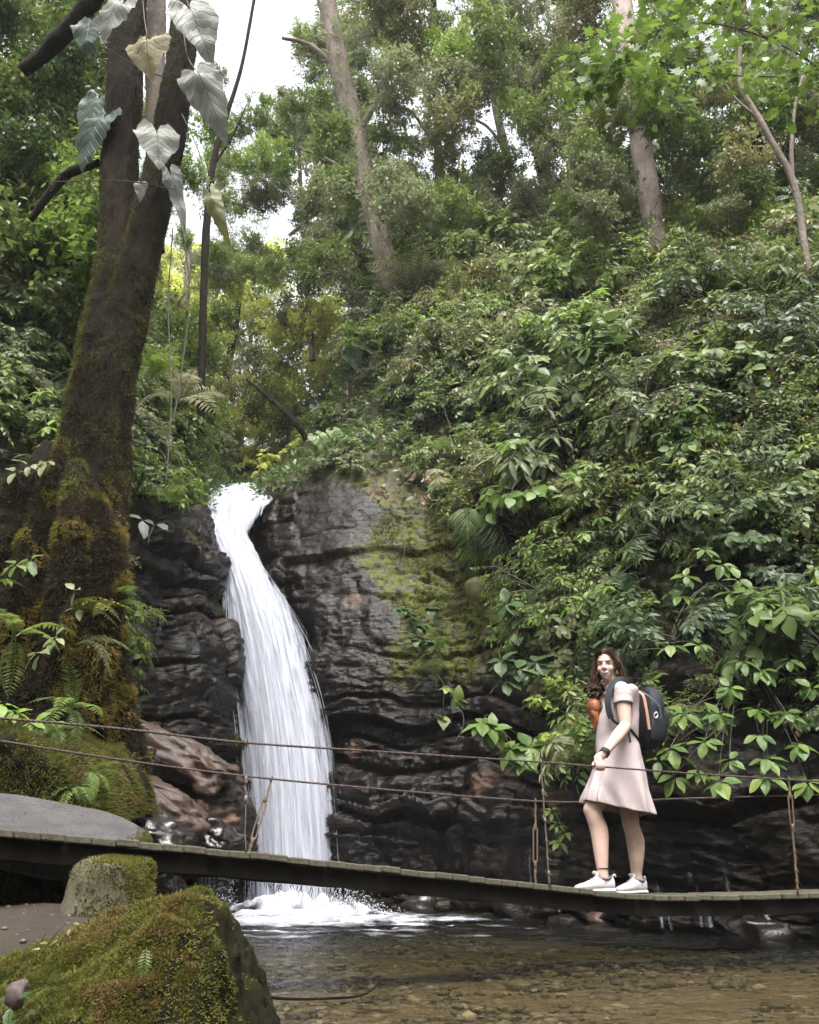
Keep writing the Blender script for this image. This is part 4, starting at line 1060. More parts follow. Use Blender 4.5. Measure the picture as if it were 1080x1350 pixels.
def spray_shrub(T, R, nb, ntw, lpt, L, droop=0.35, dry=0.03, wf=1.0, flatl=0.8):
    """Arching boughs from the base, each with side twigs carrying leaves: layered, with gaps between the boughs."""
    P_, A_, U_ = [], [], []; mb = MB()
    for b in range(nb):
        d = norm(np.array([RNG.normal(), RNG.normal(), abs(RNG.normal()) * 0.9 - 0.15])); rr = RNG.uniform(0.6, 1.15)
        end = d * rr * np.array(R) + np.array([0, 0, 0.35 * R[2] - 0.25 * R[2] * RNG.random()])
        md = end * 0.5 + np.array([0, 0, 0.35 * R[2] * RNG.uniform(0.4, 1.2)]); root = RNG.normal(0, 0.05, 3)
        f = np.linspace(0, 1, 7)[:, None]; q = (1 - f) ** 2 * root + 2 * f * (1 - f) * md + f ** 2 * end
        mb.addm(tube(q, np.linspace(0.012, 0.003, 7), 4, False)); tb = norm(end - md); hor = norm(np.cross(tb, [0, 0, 1.0]) + 1e-4)
        for k in range(ntw):
            t = 0.42 + 0.58 * (k + RNG.random()) / ntw; c = (1 - t) ** 2 * root + 2 * t * (1 - t) * md + t * t * end; sg = 1 if k % 2 else -1
            td = norm(tb * RNG.uniform(0.4, 1.0) + hor * sg * RNG.uniform(0.4, 1.1) + np.array([0, 0, RNG.uniform(-0.25, 0.2)])); tl = R[0] * RNG.uniform(0.22, 0.42)
            mb.addm(tube(np.array([c, c + td * tl * 0.5, c + td * tl - [0, 0, 0.04]]), np.array([0.005, 0.004, 0.002]), 3, False))
            s_ = np.linspace(0.15, 1.05, lpt)[:, None]; pp = c + td * tl * s_ - np.array([0, 0, 0.05]) * s_ ** 2; sgn = np.where(np.arange(lpt) % 2, 1, -1)[:, None]; hh = norm(np.cross(td, [0, 0, 1.0]) + 1e-4)
            ax = norm(td * 0.7 + hh * sgn * 0.8 * (s_ < 0.98) + RNG.normal(0, 0.28, (lpt, 3)) - np.array([0, 0, droop]))
            P_.append(pp); A_.append(ax); U_.append(norm(np.array([0, 0, flatl]) + 0.35 * d + RNG.normal(0, 0.28, (lpt, 3))))
    P_, A_, U_ = map(np.concatenate, (P_, A_, U_)); n = len(P_); r = RNG.random(n) * 0.95; r = np.where(RNG.random(n) < dry, 0.995, r)
    V, F, a = place_leaves(T, P_, A_, U_, L * RNG.uniform(0.6, 1.2, n), wf * RNG.uniform(0.85, 1.15, n), r)
    return mesh_np('foliage', V, F, {'rnd': a}, True), mb.mesh('stem')


PROTO = {
    'fine': [spray_shrub(T_MED, (0.66, 0.66, 0.60), 18, 7, 8, 0.105) for _ in range(4)],
    'small': [spray_shrub(T_SMALL, (0.62, 0.62, 0.55), 24, 8, 9, 0.065, 0.2, 0.06) for _ in range(3)],
    'broad': [spray_shrub(T_OVAL, (0.66, 0.66, 0.58), 13, 5, 6, 0.165, 0.4, 0.01, 0.95) for _ in range(4)],
    'lance': [spray_shrub(T_LANCE, (0.64, 0.64, 0.66), 15, 6, 8, 0.165, 0.45) for _ in range(3)],
}


def clump_mesh(T, R, n, L, flat=0.8, dry=0.04, twigs=40):
    """A loose mass of leaves in sprays: one bough of a tree's crown."""
    c = unit(twigs) * (RNG.random(twigs) ** 0.4)[:, None] * np.array([R, R, R * flat]); i = RNG.integers(0, twigs, n)
    sp = unit(twigs); p = c[i] + sp[i] * RNG.normal(0, 0.22 * R, n)[:, None] + RNG.normal(0, 0.085 * R, (n, 3))
    ax = norm(sp[i] * 0.5 + RNG.normal(0, 0.7, (n, 3)) + np.array([0, 0, -0.35])); up = norm(np.array([0, 0, 1.0]) + RNG.normal(0, 0.45, (n, 3)))
    r = RNG.random(n) * 0.95; r = np.where(RNG.random(n) < dry, 0.995, r)
    V, F, a = place_leaves(T, p, ax, up, L * RNG.uniform(0.6, 1.3, n), RNG.uniform(0.8, 1.2, n), r)
    mb_V = []; mb = MB()
    for k in range(min(twigs, 24)):
        q = catmull(np.array([c[k] * 0.05, c[k] * 0.55 + np.array([0, 0, 0.05 * R]), c[k] - sp[k] * 0.1 * R, c[k] + sp[k] * 0.3 * R]), 6); mb.addm(tube(q, np.linspace(0.014, 0.004, 6) * R, 3, False))
    tv = np.concatenate(mb.V); tf = np.concatenate(mb.Q)
    me = mesh_np('foliage', np.concatenate([V, tv]), [F, tf + len(V)], {'rnd': np.concatenate([a, np.full(len(tv), 0.999)])}, True)
    return me


CLUMP = {'near': [clump_mesh(T_MED, 0.60, 900, 0.11) for _ in range(4)], 'mid': [clump_mesh(T_SMALL, 0.85, 1900, 0.14) for _ in range(6)], 'far': [clump_mesh(T_SMALL, 1.1, 1500, 0.17) for _ in range(5)],
         'wisp': [clump_mesh(T_SMALL, 0.75, 330, 0.10, 0.9, 0.06, 26) for _ in range(4)]}

_cache = {}


def with_mat(me, mat):
    """The shared mesh in another leaf material: one copy of the data per material."""
    k = (me.name, mat.name)
    if k not in _cache:
        c = me.copy() if len(me.materials) else me
        if len(me.materials) == 0: me.materials.append(mat)
        else: c.materials.clear(); c.materials.append(mat)
        _cache[k] = c; 
    return _cache[k]


for kk in PROTO:                                     # keep the originals free of materials
    pass


def shrub(kind, px, py, size, mat, name, label, group, out=0.25, lift=0.7, zrot=None, at=None):
    if at is None:
        loc, nrm = hit(px, py)
        if loc is None: return None
    else: loc, nrm = at
    ax = norm(nrm * np.array([1, 1, 0.4]) * (1 - lift) * 1.6 + np.array([0, 0, lift]))
    fo, st = PROTO[kind][RNG.integers(len(PROTO[kind]))]
    t = thing(name, loc + nrm * 0.02, label, 'shrub', group)
    t.matrix_world = mat4(rot_to(ax, RNG.uniform(0, 6.28)), loc - nrm * 0.05 + nrm * out * size * 0.3, size * RNG.uniform(0.85, 1.15))
    f = link('foliage', with_mat(fo, mat), None, t); f['kind'] = 'stuff'
    s_ = link('stem', with_mat(st, M['stem']), None, t); s_['kind'] = 'stuff'
    return t


# ------------------------------------------------------------------ fern fronds
def frond_mesh(n=20, L=1.0, w=0.22, droop=0.45, lw=0.20, T=None, taper=0.9, stalk=0.12, fold=0.0):
    """Frond along +X: a bent rachis with paired leaflets."""
    T = T or T_SMALL; mb = MB(); f = np.linspace(0, 1, 14); path = np.stack([f * (1 - 0.15 * droop * f), f * 0, 0.12 * np.sin(f * 3) - droop * f ** 2.0], -1) * L
    mb.addm(tube(path, np.linspace(0.008, 0.002, 14) * L ** 0.5, 4, False), 0.9)
    q = np.linspace(stalk, 0.99, n); p = np.stack([np.interp(q, f, path[:, k]) for k in range(3)], -1); tn = norm(np.stack([np.interp(q, f, np.gradient(path[:, k])) for k in range(3)], -1))
    ln = w * L * np.sin(np.clip((q - stalk) / (1 - stalk) * taper + (1 - taper) + 0.05, 0, 1) * math.pi) ** 0.75 + 0.02 * L
    for sg in (-1, 1):
        sd_ = np.cross(np.array([0, 0, 1.0]), tn) * sg
        ax = norm(sd_ + 0.42 * tn + np.array([0, 0, -fold]) + RNG.normal(0, 0.05, p.shape)); V, F, a = place_leaves(T, p, ax, norm(np.cross(tn, sd_ * sg) + RNG.normal(0, 0.08, p.shape)), ln, lw * 2.0 * 0.9, RNG.uniform(0.2, 0.9, n))
        mb.add(V, F, a)
    return mb.mesh('frond')


FROND = [frond_mesh(20, 1.0, 0.20, 0.40), frond_mesh(24, 1.0, 0.18, 0.55), frond_mesh(17, 1.0, 0.24, 0.30)]
FROND_PALM = [frond_mesh(26, 1.0, 0.34, 0.75, 0.13, T_LANCE, 0.8, 0.15, 0.55), frond_mesh(26, 1.0, 0.32, 0.55, 0.13, T_LANCE, 0.8, 0.15, 0.35)]


def local_R(axis, up):
    x = norm(np.asarray(axis, float)); y = np.cross(np.asarray(up, float), x)
    if np.linalg.norm(y) < 1e-3: y = np.array([0, 1.0, 0])
    y = norm(y); return np.stack([x, y, np.cross(x, y)], 1)


def fern(base, dirs, sizes, mat, label, group=None, meshes=None, name='fern', cat='fern'):
    t = thing(name, base, label, cat, group)
    for dvec, s_ in zip(dirs, sizes):
        o = link('frond', with_mat((meshes or FROND)[RNG.integers(len(meshes or FROND))], mat), None, t)
        o.matrix_local = mat4(local_R(dvec, (0, 0, 1)), (0, 0, 0), s_)
    return t


LEAF_ME = {}


def leaf_variant(T, key, mat, n=3, sub=False):
    if (key, mat.name) not in LEAF_ME:
        out_ = []
        for i in range(n):
            V, F = T; V = V + 0.02 * RNG.normal(0, 1, V.shape) * (np.arange(len(V)) > 0)[:, None]
            me = mesh_np('leaf', V, F, {'rnd': np.full(len(V), (i + 0.5) / n)}, True, T[0][:, :2] * np.array([1.0, 0.8])); me.materials.append(mat); out_.append(me)
        LEAF_ME[(key, mat.name)] = out_
    l = LEAF_ME[(key, mat.name)]; return l[RNG.integers(len(l))]


def leafy_plant(base, sprigs, T, key, mat, label, cat, group=None, name='broadleaf_shrub', stem_r=0.006, droop=0.45, dense=1.0):
    """A plant whose leaves are parts. sprigs: (tip point, axis, number of leaves, leaf length)."""
    base = np.asarray(base, float); t = thing(name, base, label, cat, group); mb = MB(); stem_r = min(stem_r, sprigs[0][3] * 0.035)
    for tip, axis, n, L in sprigs:
        tip = np.asarray(tip, float) - base; axis = norm(np.asarray(axis, float)); R = rot_to(axis)
        md = tip * 0.55 + np.array([0, 0, 0.12 * np.linalg.norm(tip)]) + RNG.normal(0, 0.03, 3)
        f = np.linspace(0, 1, 8)[:, None]; q = 2 * f * (1 - f) * md + f ** 2 * tip; mb.addm(tube(q, np.linspace(stem_r * 1.5, stem_r * 0.6, 8), 5, False))
        ph = RNG.uniform(0, 6.28)
        for i in range(n):
            th = ph + i * 2.4 ; e = RNG.uniform(-0.1, 0.55) - 0.1 * (i > 5)
            dv = R @ np.array([math.cos(th) * math.cos(e), math.sin(th) * math.cos(e), math.sin(e)]) + np.array([0, 0, -droop])
            upv = norm(axis * 0.8 + np.array([0, 0, 0.9]) + RNG.normal(0, 0.22, 3))
            o = link('leaf', leaf_variant(T, key, mat), None, t)
            st_ = 0.012 + 0.006 * i
            o.matrix_local = mat4(local_R(dv, upv), tip - axis * st_ * 0.9 + norm(dv) * 0.012, L * RNG.uniform(0.7, 1.12))
    link('stem', mb.mesh('stem'), M['stem'], t)
    return t


# ================================================================== THE LEANING MOSSY TREE ON THE LEFT
def px_path(pts, n):
    """pts: (px, py, Y, width in px) -> smooth points and radii in metres."""
    a = catmull(np.array(pts, float), n)
    return np.array([U(x, y, Y) for x, y, Y, w in a]), np.array([w / 2 * mpp(y, Y) for x, y, Y, w in a])


def trunk_mesh(name, pts, n=120, ns=40, amp=0.06, ridge=0.05, seed=0, flare=None):
    path, rad = px_path(pts, n); V, F = tube(path, rad, ns, False); V = V.reshape(n, ns, 3)
    T = norm(np.gradient(path, axis=0)); C = path[:, None]; out_ = norm(V - C)
    th = np.arange(ns) / ns * 2 * np.pi; f = np.linspace(0, 1, n)[:, None]
    rid = np.sin(th[None] * 5 + 3 * f + seed) * 0.6 + np.sin(th[None] * 9 - 4 * f + seed * 2) * 0.4
    dd = rad[:, None] * (ridge * rid + amp * fbm(V * np.array([3.2, 3.2, 1.5]) + seed, 4, 300 + seed) + 0.5 * amp * fbm(V * 12 + seed, 3, 310 + seed) + 0.045 * fbm(V * np.array([26, 26, 5.0]) + seed, 3, 320 + seed))
    if flare is not None: dd = dd + flare(f, th[None], rad[:, None])
    V = V + out_ * dd[..., None]
    return V.reshape(-1, 3), F[0], mesh_np(name, V.reshape(-1, 3), F[0])


LT = 7.2
tree = thing('mossy_tree', U(80, 960, LT), 'massive leaning forked tree with dark mossy bark on the left bank', 'tree')
TB = np.array(tree.location)


def child(o_mesh, name, mat, parent, base, kind=None):
    o_mesh.transform(Matrix.Translation(Vector(tuple(-np.asarray(base)))))
    o = link(name, o_mesh, mat, parent)
    if kind: o['kind'] = kind
    return o


def fl(f, th, rad):
    return rad * 0.55 * np.clip(1 - f / 0.42, 0, 1) ** 1.3 * np.clip(np.sin(th * 4 + 0.6 + 2.5 * f), -0.15, 1)


main_pts = [(70, 1040, LT, 150), (74, 960, LT, 148), (82, 860, LT, 130), (90, 770, LT, 118), (98, 700, LT, 104), (113, 620, LT, 90), (130, 540, LT, 82), (144, 470, LT, 78), (156, 410, LT + .05, 76), (164, 350, LT + .1, 72)]
Vt, Ft, me = trunk_mesh('trunk', main_pts, 190, 96, 0.08, 0.085, 1, fl); trunk = child(me, 'trunk', M['bark_dark'], tree, TB)
left_pts = [(158, 380, LT + .1, 50), (156, 300, LT + .12, 48), (159, 200, LT + .1, 45), (164, 100, LT + .05, 45), (170, 0, LT, 46), (176, -120, LT, 44), (180, -300, LT, 50), (190, -520, LT, 42)]
right_pts = [(172, 400, LT + .08, 50), (188, 330, LT + .05, 48), (207, 250, LT, 44), (224, 170, LT - .05, 40), (237, 90, LT - .1, 37), (245, 20, LT - .1, 35), (251, -80, LT, 33), (262, -300, LT, 36)]
mossV, mossF = [(Vt, Ft)], []
for pts, sd_ in ((left_pts, 2), (right_pts, 3)):
    V, F, me = trunk_mesh('limb', pts, 130, 48, 0.08, 0.08, sd_); child(me, 'limb', M['bark_dark'], tree, TB); mossV.append((V, F))
# a paler stem behind the fork, buttress roots and knobs
V, F, me = trunk_mesh('limb', [(205, 330, LT + .6, 22), (204, 200, LT + .6, 22), (204, 80, LT + .6, 24), (208, -20, LT + .6, 24), (215, -200, LT + .6, 22)], 50, 16, 0.1, 0.05, 4); child(me, 'limb', M['bark_grey'], tree, TB)
roots = [
    [(72, 590, LT - .2, 30), (40, 640, LT - .3, 46), (10, 690, LT - .35, 54), (-26, 750, LT - .4, 60), (-64, 830, LT - .4, 64), (-95, 930, LT - .4, 64)],
    [(88, 560, LT - .3, 14), (76, 620, LT - .38, 26), (52, 690, LT - .42, 34), (30, 770, LT - .42, 36), (14, 860, LT - .4, 38), (0, 960, LT - .4, 40)],
    [(112, 640, LT - .35, 26), (128, 690, LT - .42, 42), (140, 740, LT - .42, 44), (138, 800, LT - .38, 40), (126, 870, LT - .35, 38), (118, 960, LT - .3, 40)],
    [(100, 610, LT - .4, 18), (102, 670, LT - .5, 32), (96, 740, LT - .52, 38), (80, 830, LT - .5, 36), (70, 960, LT - .45, 40)],
    [(158, 560, LT + .1, 18), (163, 610, LT + .05, 20), (160, 660, LT, 22), (150, 720, LT - .1, 26)],
]
for i, pts in enumerate(roots):
    V, F, me = trunk_mesh('root', pts, 60, 20, 0.32, 0.10, 10 + i); child(me, 'root', M['bark_dark'], tree, TB); mossV.append((V, F))
knob = [(243, 172, LT - .05, 12), (152, 570, LT - .35, 12), (150, 590, LT - .3, 14), (146, 480, LT - .3, 8), (110, 530, LT - .4, 10)]
# moss over trunk, limbs and roots: golden brown clumps at the foot, thin green down the left edge
for (V, F), n_, w in zip(mossV, [150000, 30000, 30000, 14000, 34000, 36000, 30000, 9000], [0, 1, 1, 2, 2, 2, 2, 2]):
    def wf(c, nn):
        left_edge = smooth(-nn[:, 0], 0.45, 0.9); base_ = smooth(4.6 - c[:, 2] + 0.5 * fbm(c * 1.5, 2, 342), 0, 2.4)
        return 0.30 + 0.9 * base_ * smooth(fbm(c * 3.1, 3, 330) + 0.25, 0, 0.5) + 0.8 * left_edge * smooth(fbm(c * 2.0, 2, 331) + 0.4, 0, 0.4) + 0.5 * smooth(fbm(c * 4, 3, 332), 0.15, 0.5)
    P, Nn = sample_surface(V, F, n_, wf); ctr = V.mean(0)
    cl = fbm(P * 5, 3, 333); P = P + Nn * (0.045 * np.clip(cl, 0, 1) * smooth(4.4 - P[:, 2], 0, 1.5))[:, None]
    hs_ = (0.62 + 0.38 * smooth(-P[:, 2] + 0.5 * fbm(P * 2.2, 2, 340), -4.4, -2.6))[:, None]
    Vm, Fm, r = blades(P, Nn, 0.02, 0.070, 0.0050, 0.9, -0.3, np.clip(0.28 + 0.4 * cl + 0.35 * smooth(-Nn[:, 0], 0.3, 0.9) + RNG.normal(0, 0.15, len(P)), 0, 0.99), 0.35)
    gold = (P[:, 2] > 4.2) & (Nn[:, 0] < -0.35) | (cl > 0.12) & (P[:, 2] > 1.4)
    Vm = Vm.reshape(-1, 3, 3); Vm = (P[:, None] + (Vm - P[:, None]) * hs_[:, None]).reshape(-1, 3)
    gl2 = gold & (P[:, 2] + 0.8 * fbm(P * 1.7, 2, 341) < 3.7) & (Nn[:, 0] > -0.5)
    for sel, mt, nm in ((gold & ~gl2, 'moss', 'moss'), (gl2, 'moss_gold', 'golden_moss'), (~gold, 'moss_brown', 'brown_moss')):
        if sel.sum() == 0: continue
        vv_ = Vm.reshape(-1, 3, 3)[sel].reshape(-1, 3); me = mesh_np(nm, vv_, np.arange(len(vv_)).reshape(-1, 3), {'rnd': r.reshape(-1, 3)[sel].ravel()}, False)
        child(me, nm, M[mt], tree, TB, 'stuff')
# dead broken branches left of the trunk
for i, pts in enumerate(([(30, 95, LT + .8, 16), (62, 68, LT + .7, 20), (98, 30, LT + .5, 24), (130, -15, LT + .3, 26)], [(40, 290, LT + .9, 9), (66, 255, LT + .8, 11), (92, 228, LT + .7, 12), (130, 215, LT + .3, 10)])):
    V, F, me = trunk_mesh('dead_branch', pts, 30, 12, 0.2, 0.06, 20 + i); child(me, 'dead_branch', M['bark_dark'], tree, TB)

# ------------------------------------------------------------------ the arum climbing it: every big hanging leaf is a part
arum = thing('climbing_arum', U(180, 420, LT - .5), 'climbing arum with big pale arrow shaped leaves hanging on the left tree', 'climber'); AB = np.array(arum.location)
big = [  # leaf base px, tip px, Y, width factor, material
    (207, 172, 212, 226, 6.6, 1.0, 'arum_pale', 'pale grey heart shaped leaf hanging at the fork'),
    (194, 48, 186, 93, 6.5, 1.25, 'arum_cream', 'yellowed heart shaped leaf on the left limb'),
    (250, 10, 284, 82, 6.4, 0.72, 'arum_pale', 'long pale leaf hanging against the right limb'),
    (258, 92, 298, 172, 6.3, 0.62, 'arum_pale', 'folded pale leaf hanging right of the limbs'),
    (160, 2, 118, 52, 6.5, 0.75, 'arum_pale', 'pale leaf at the very top of the left limb'),
    (130, 150, 76, 218, 7.0, 0.80, 'arum_green', 'dull green leaf left of the trunk'),
    (128, 130, 100, 190, 7.3, 0.75, 'arum_green', None),
    (276, 252, 300, 318, 6.6, 0.36, 'leaf_olive', 'withered narrow leaf hanging in the gap'),
    (226, 232, 252, 312, 6.9, 0.30, 'arum_pale', None), (186, 240, 184, 262, 6.8, 0.7, 'arum_pale', None),
    (118, 26, 106, 74, 7.4, 0.9, 'arum_green', None),
]
HB = [sub_mesh(*sub_mesh(*T_HEART)), sub_mesh(*sub_mesh(*T_HEART2))]
for i, (ax_, ay, bx, by, Y, wf, mt, lab) in enumerate(big):
    a = U(ax_, ay, Y); b = U(bx, by, Y - 0.05); L = np.linalg.norm(b - a); V, F = HB[i % 2]; UVl = V[:, :2].copy(); V = V * np.array([1, wf, 1]); edge_ = smooth(np.abs(V[:, 1]) / wf, 0.15, 0.42)
    V = V + 0.035 * np.stack([vnoise(V * 7 + i * 9, 1) * edge_, vnoise(V * 8 + i * 7, 2) * edge_, 2.2 * vnoise(V * 4.5 + i * 5, 3)], -1)
    V[:, 2] += 0.022 * np.sin((V[:, 0] * 1.0 - np.abs(V[:, 1]) * 0.9) * 34) * np.clip(np.abs(V[:, 1]) * 6, 0, 1)
    me = mesh_np('leaf', V, F, {'rnd': np.full(len(V), 0.3 + 0.08 * (i % 5))}, True, UVl); me.materials.append(M[mt]); o = link('leaf', me, None, arum)
    nrm_ = norm(np.array([RNG.uniform(-0.4, 0.4), -1, RNG.uniform(0.1, 0.6)])); o.matrix_local = mat4(local_R(b - a, nrm_), a - AB, L / 1.28)
    if lab: o['label'] = lab
for pts in ([(207, 172, 6.6), (200, 200, 6.7), (178, 260, 6.85)], [(194, 48, 6.5), (190, 20, 6.7), (186, -30, 6.9)], [(250, 10, 6.4), (240, -20, 6.6), (236, -60, 6.9)], [(258, 92, 6.3), (246, 70, 6.6), (240, 20, 6.9)], [(194, 48, 6.5), (178, 90, 6.75), (170, 130, 6.95)], [(60, 240, 6.9), (160, 238, 6.8), (232, 250, 6.8)], [(134, 60, 6.8), (200, 96, 6.75), (262, 110, 6.6)], [(276, 252, 6.6), (262, 200, 6.7), (240, 150, 6.9)]):
    q = catmull(np.array([U(*p_) for p_ in pts]), 16); link('stem', MB().addm(tube(q - AB, 0.006, 5)).mesh('stem'), M['twig'], arum)

# ================================================================== TREES BEHIND AND ABOVE
TREES = []


def bg_tree(name, label, pts, bark, branches=(), n=60, ns=14, group=None):
    loc, nrm_ = hit(*pts[0][:2])
    if loc is not None and name != 'clearing_tree' and name != 'bare_branching_tree' and loc[1] < 30 and abs(loc[1] - pts[0][2]) > 0.6:
        dY = loc[1] + 0.25 - pts[0][2]; k_ = (loc[1] + 0.25) / pts[0][2]; pts = [(a, b, c + dY, w) for a, b, c, w in pts]; branches = [[(a, b, c + dY, w) for a, b, c, w in br] for br in branches]
    pts = [(2 * pts[0][0] - pts[1][0], pts[0][1] + (170 if name == 'bank_tree' else 45), pts[0][2], pts[0][3])] + list(pts)
    base = U(*pts[0][:3]); t = thing(name, base, label, 'tree', group)
    V, F, me = trunk_mesh('trunk', pts, n, ns, 0.10, 0.05, len(TREES) + 40); child(me, 'trunk', bark, t, base)
    for br in branches:
        V, F, me = trunk_mesh('branch', br, 24, 8, 0.12, 0.04, len(TREES) + 90); child(me, 'branch', bark, t, base)
    P = np.array([(p_[0], p_[1]) for p_ in pts]); TREES.append((t, base, P, pts[len(pts) // 2][2]))
    return t, V, F


bg_tree('forest_tree', 'tall leaning lichened tree above the right of the waterfall, trunk furred with epiphytes',
        [(520, 420, 19.0, 34), (508, 345, 19, 30), (494, 285, 19, 28), (478, 220, 19, 27), (463, 150, 19, 27), (446, 80, 19, 26), (431, 0, 19, 24), (415, -90, 19, 22), (400, -220, 19, 18)], M['bark_grey'],
        [[(470, 180, 19, 9), (500, 130, 18.6, 7), (540, 95, 18.2, 5)], [(450, 95, 19, 8), (410, 60, 19, 6), (372, 50, 19, 4)], [(485, 250, 19, 7), (440, 215, 18.8, 5), (395, 195, 18.5, 3)]])
bg_tree('pale_tree', 'tall straight tree with pale pinkish bark at the upper right',
        [(872, 350, 14.6, 30), (866, 310, 14.6, 29), (856, 255, 14.6, 28), (846, 195, 14.6, 27), (836, 130, 14.6, 26), (828, 65, 14.6, 25), (820, 0, 14.6, 24), (810, -100, 14.6, 22), (800, -240, 14.6, 19)], M['bark_pale'],
        [[(842, 170, 14.6, 8), (880, 120, 14.2, 6), (925, 95, 13.8, 4)], [(830, 80, 14.6, 7), (780, 40, 14.6, 5), (745, 25, 14.6, 3)]])
bg_tree('forest_tree', 'dark slim tree left of the pale trunk, leaning left against bright sky',
        [(735, 300, 17, 20), (722, 250, 17, 19), (708, 180, 17, 18), (694, 110, 17, 18), (682, 40, 17, 16), (672, -40, 17, 14), (660, -160, 17, 12)], M['bark_dark'],
        [[(712, 200, 17, 7), (690, 150, 16.8, 5), (650, 120, 16.6, 3)], [(690, 90, 17, 7), (740, 50, 17, 5), (770, 40, 17, 3)]])
bg_tree('forest_tree', 'dark straight tree right of the slim leaning one, half hidden in leaves',
        [(772, 310, 16.5, 16), (764, 240, 16.5, 16), (755, 160, 16.5, 15), (747, 80, 16.5, 14), (738, -10, 16.5, 13), (728, -120, 16.5, 11)], M['bark_dark'], [[(757, 180, 16.5, 6), (790, 130, 16.3, 4), (812, 105, 16, 3)]])
bg_tree('forest_tree', 'grey slim tree in the middle of the bright sky gaps',
        [(690, 300, 20, 12), (676, 240, 20, 12), (660, 170, 20, 11), (646, 100, 20, 10), (634, 30, 20, 9), (622, -60, 20, 8)], M['bark_grey'], [[(668, 200, 20, 5), (640, 165, 20, 4), (600, 150, 20, 3)], [(655, 140, 20, 4), (690, 110, 20, 3), (720, 100, 20, 2)]])
bg_tree('forest_tree', 'thin grey tree between the lichened trunk and the sky gaps',
        [(585, 330, 21, 12), (580, 260, 21, 11), (577, 180, 21, 11), (575, 100, 21, 10), (572, 20, 21, 9), (568, -80, 21, 8)], M['bark_dark'], [[(578, 200, 21, 5), (545, 150, 21, 4), (520, 140, 21, 2)], [(576, 150, 21, 5), (610, 100, 21, 3), (630, 90, 21, 2)]])
bg_tree('forest_tree', 'slender tree between the dark trunks and the pale pinkish trunk',
        [(805, 330, 18, 12), (800, 250, 18, 11), (793, 170, 18, 10), (787, 90, 18, 10), (780, 10, 18, 9), (774, -90, 18, 8)], M['bark_grey'])
bg_tree('forest_tree', 'mossy tree with a dark upright trunk behind the overhanging bright leaves',
        [(1010, 330, 15.5, 20), (1002, 260, 15.5, 20), (994, 180, 15.5, 19), (985, 100, 15.5, 18), (978, 40, 15.5, 17), (970, -60, 15.5, 15)], M['bark_dark'], [[(996, 200, 15.5, 8), (940, 160, 15.2, 5), (890, 150, 15, 3)]])
bg_tree('bare_branching_tree', 'thin pale crooked sapling with forked bare limbs at the upper right edge',
        [(1062, 330, 10.6, 9), (1052, 262, 10.6, 9), (1040, 225, 10.6, 9), (1020, 190, 10.6, 8), (1000, 155, 10.6, 8), (978, 118, 10.6, 7), (975, 90, 10.6, 6), (976, 60, 10.6, 5)], M['bark_grey'],
        [[(1045, 235, 10.6, 6), (1044, 190, 10.5, 5), (1050, 130, 10.4, 4), (1062, 92, 10.4, 3)], [(1000, 155, 10.6, 5), (970, 130, 10.6, 4), (935, 85, 10.5, 3), (905, 75, 10.4, 2)]], 70, 10)
bg_tree('forest_tree', 'leafy tree filling the top of the sky gap, left of the lichened trunk',
        [(408, 430, 24, 8), (404, 360, 24, 7), (400, 300, 24, 6), (396, 240, 24, 5), (394, 180, 24, 5), (392, 140, 24, 4)], M['bark_grey'], [[(382, 310, 24, 5), (420, 280, 24, 4), (455, 262, 24, 2)], [(376, 260, 24, 5), (330, 225, 24, 3), (300, 215, 24, 2)]])
# sunlit trees beyond the lip of the fall
for pts, bk, lab in (
    ([(294, 640, 27, 10), (292, 590, 27, 10), (293, 540, 27, 10), (300, 490, 27, 10), (310, 430, 27, 9), (318, 370, 27, 7)], 'bark_dark', 'dark twisted tree in the sunny clearing beyond the fall'),
    ([(270, 645, 26, 10), (272, 590, 26, 9), (276, 530, 26, 9), (282, 460, 26, 8), (286, 400, 26, 7)], 'bark_pale', 'pale pinkish tree just left of the dark twisted one in the clearing'),
    ([(314, 640, 29, 8), (318, 580, 29, 8), (322, 520, 29, 7), (330, 450, 29, 6), (336, 390, 29, 5)], 'bark_pale', 'brown slim tree just right of the dark twisted one in the clearing'),
    ([(360, 645, 31, 6), (360, 600, 31, 6), (362, 550, 31, 6), (366, 500, 31, 5), (372, 440, 31, 5)], 'bark_pale', 'pale slim tree in the middle of the sunny clearing'),
    ([(424, 606, 21, 8), (408, 586, 21, 9), (392, 560, 21, 9), (372, 540, 21.3, 8), (350, 520, 21.6, 6), (325, 500, 22, 4)], 'bark_dark', 'dark bough leaning out over the stream from the right bank'),
    ([(230, 590, 21, 9), (236, 520, 21, 9), (240, 450, 21, 8), (246, 380, 21, 8), (250, 310, 21, 7)], 'bark_grey', 'slim grey tree on the left bank beside the big trunk')):
    bg_tree('clearing_tree', lab, pts, M[bk], (), 40, 10)
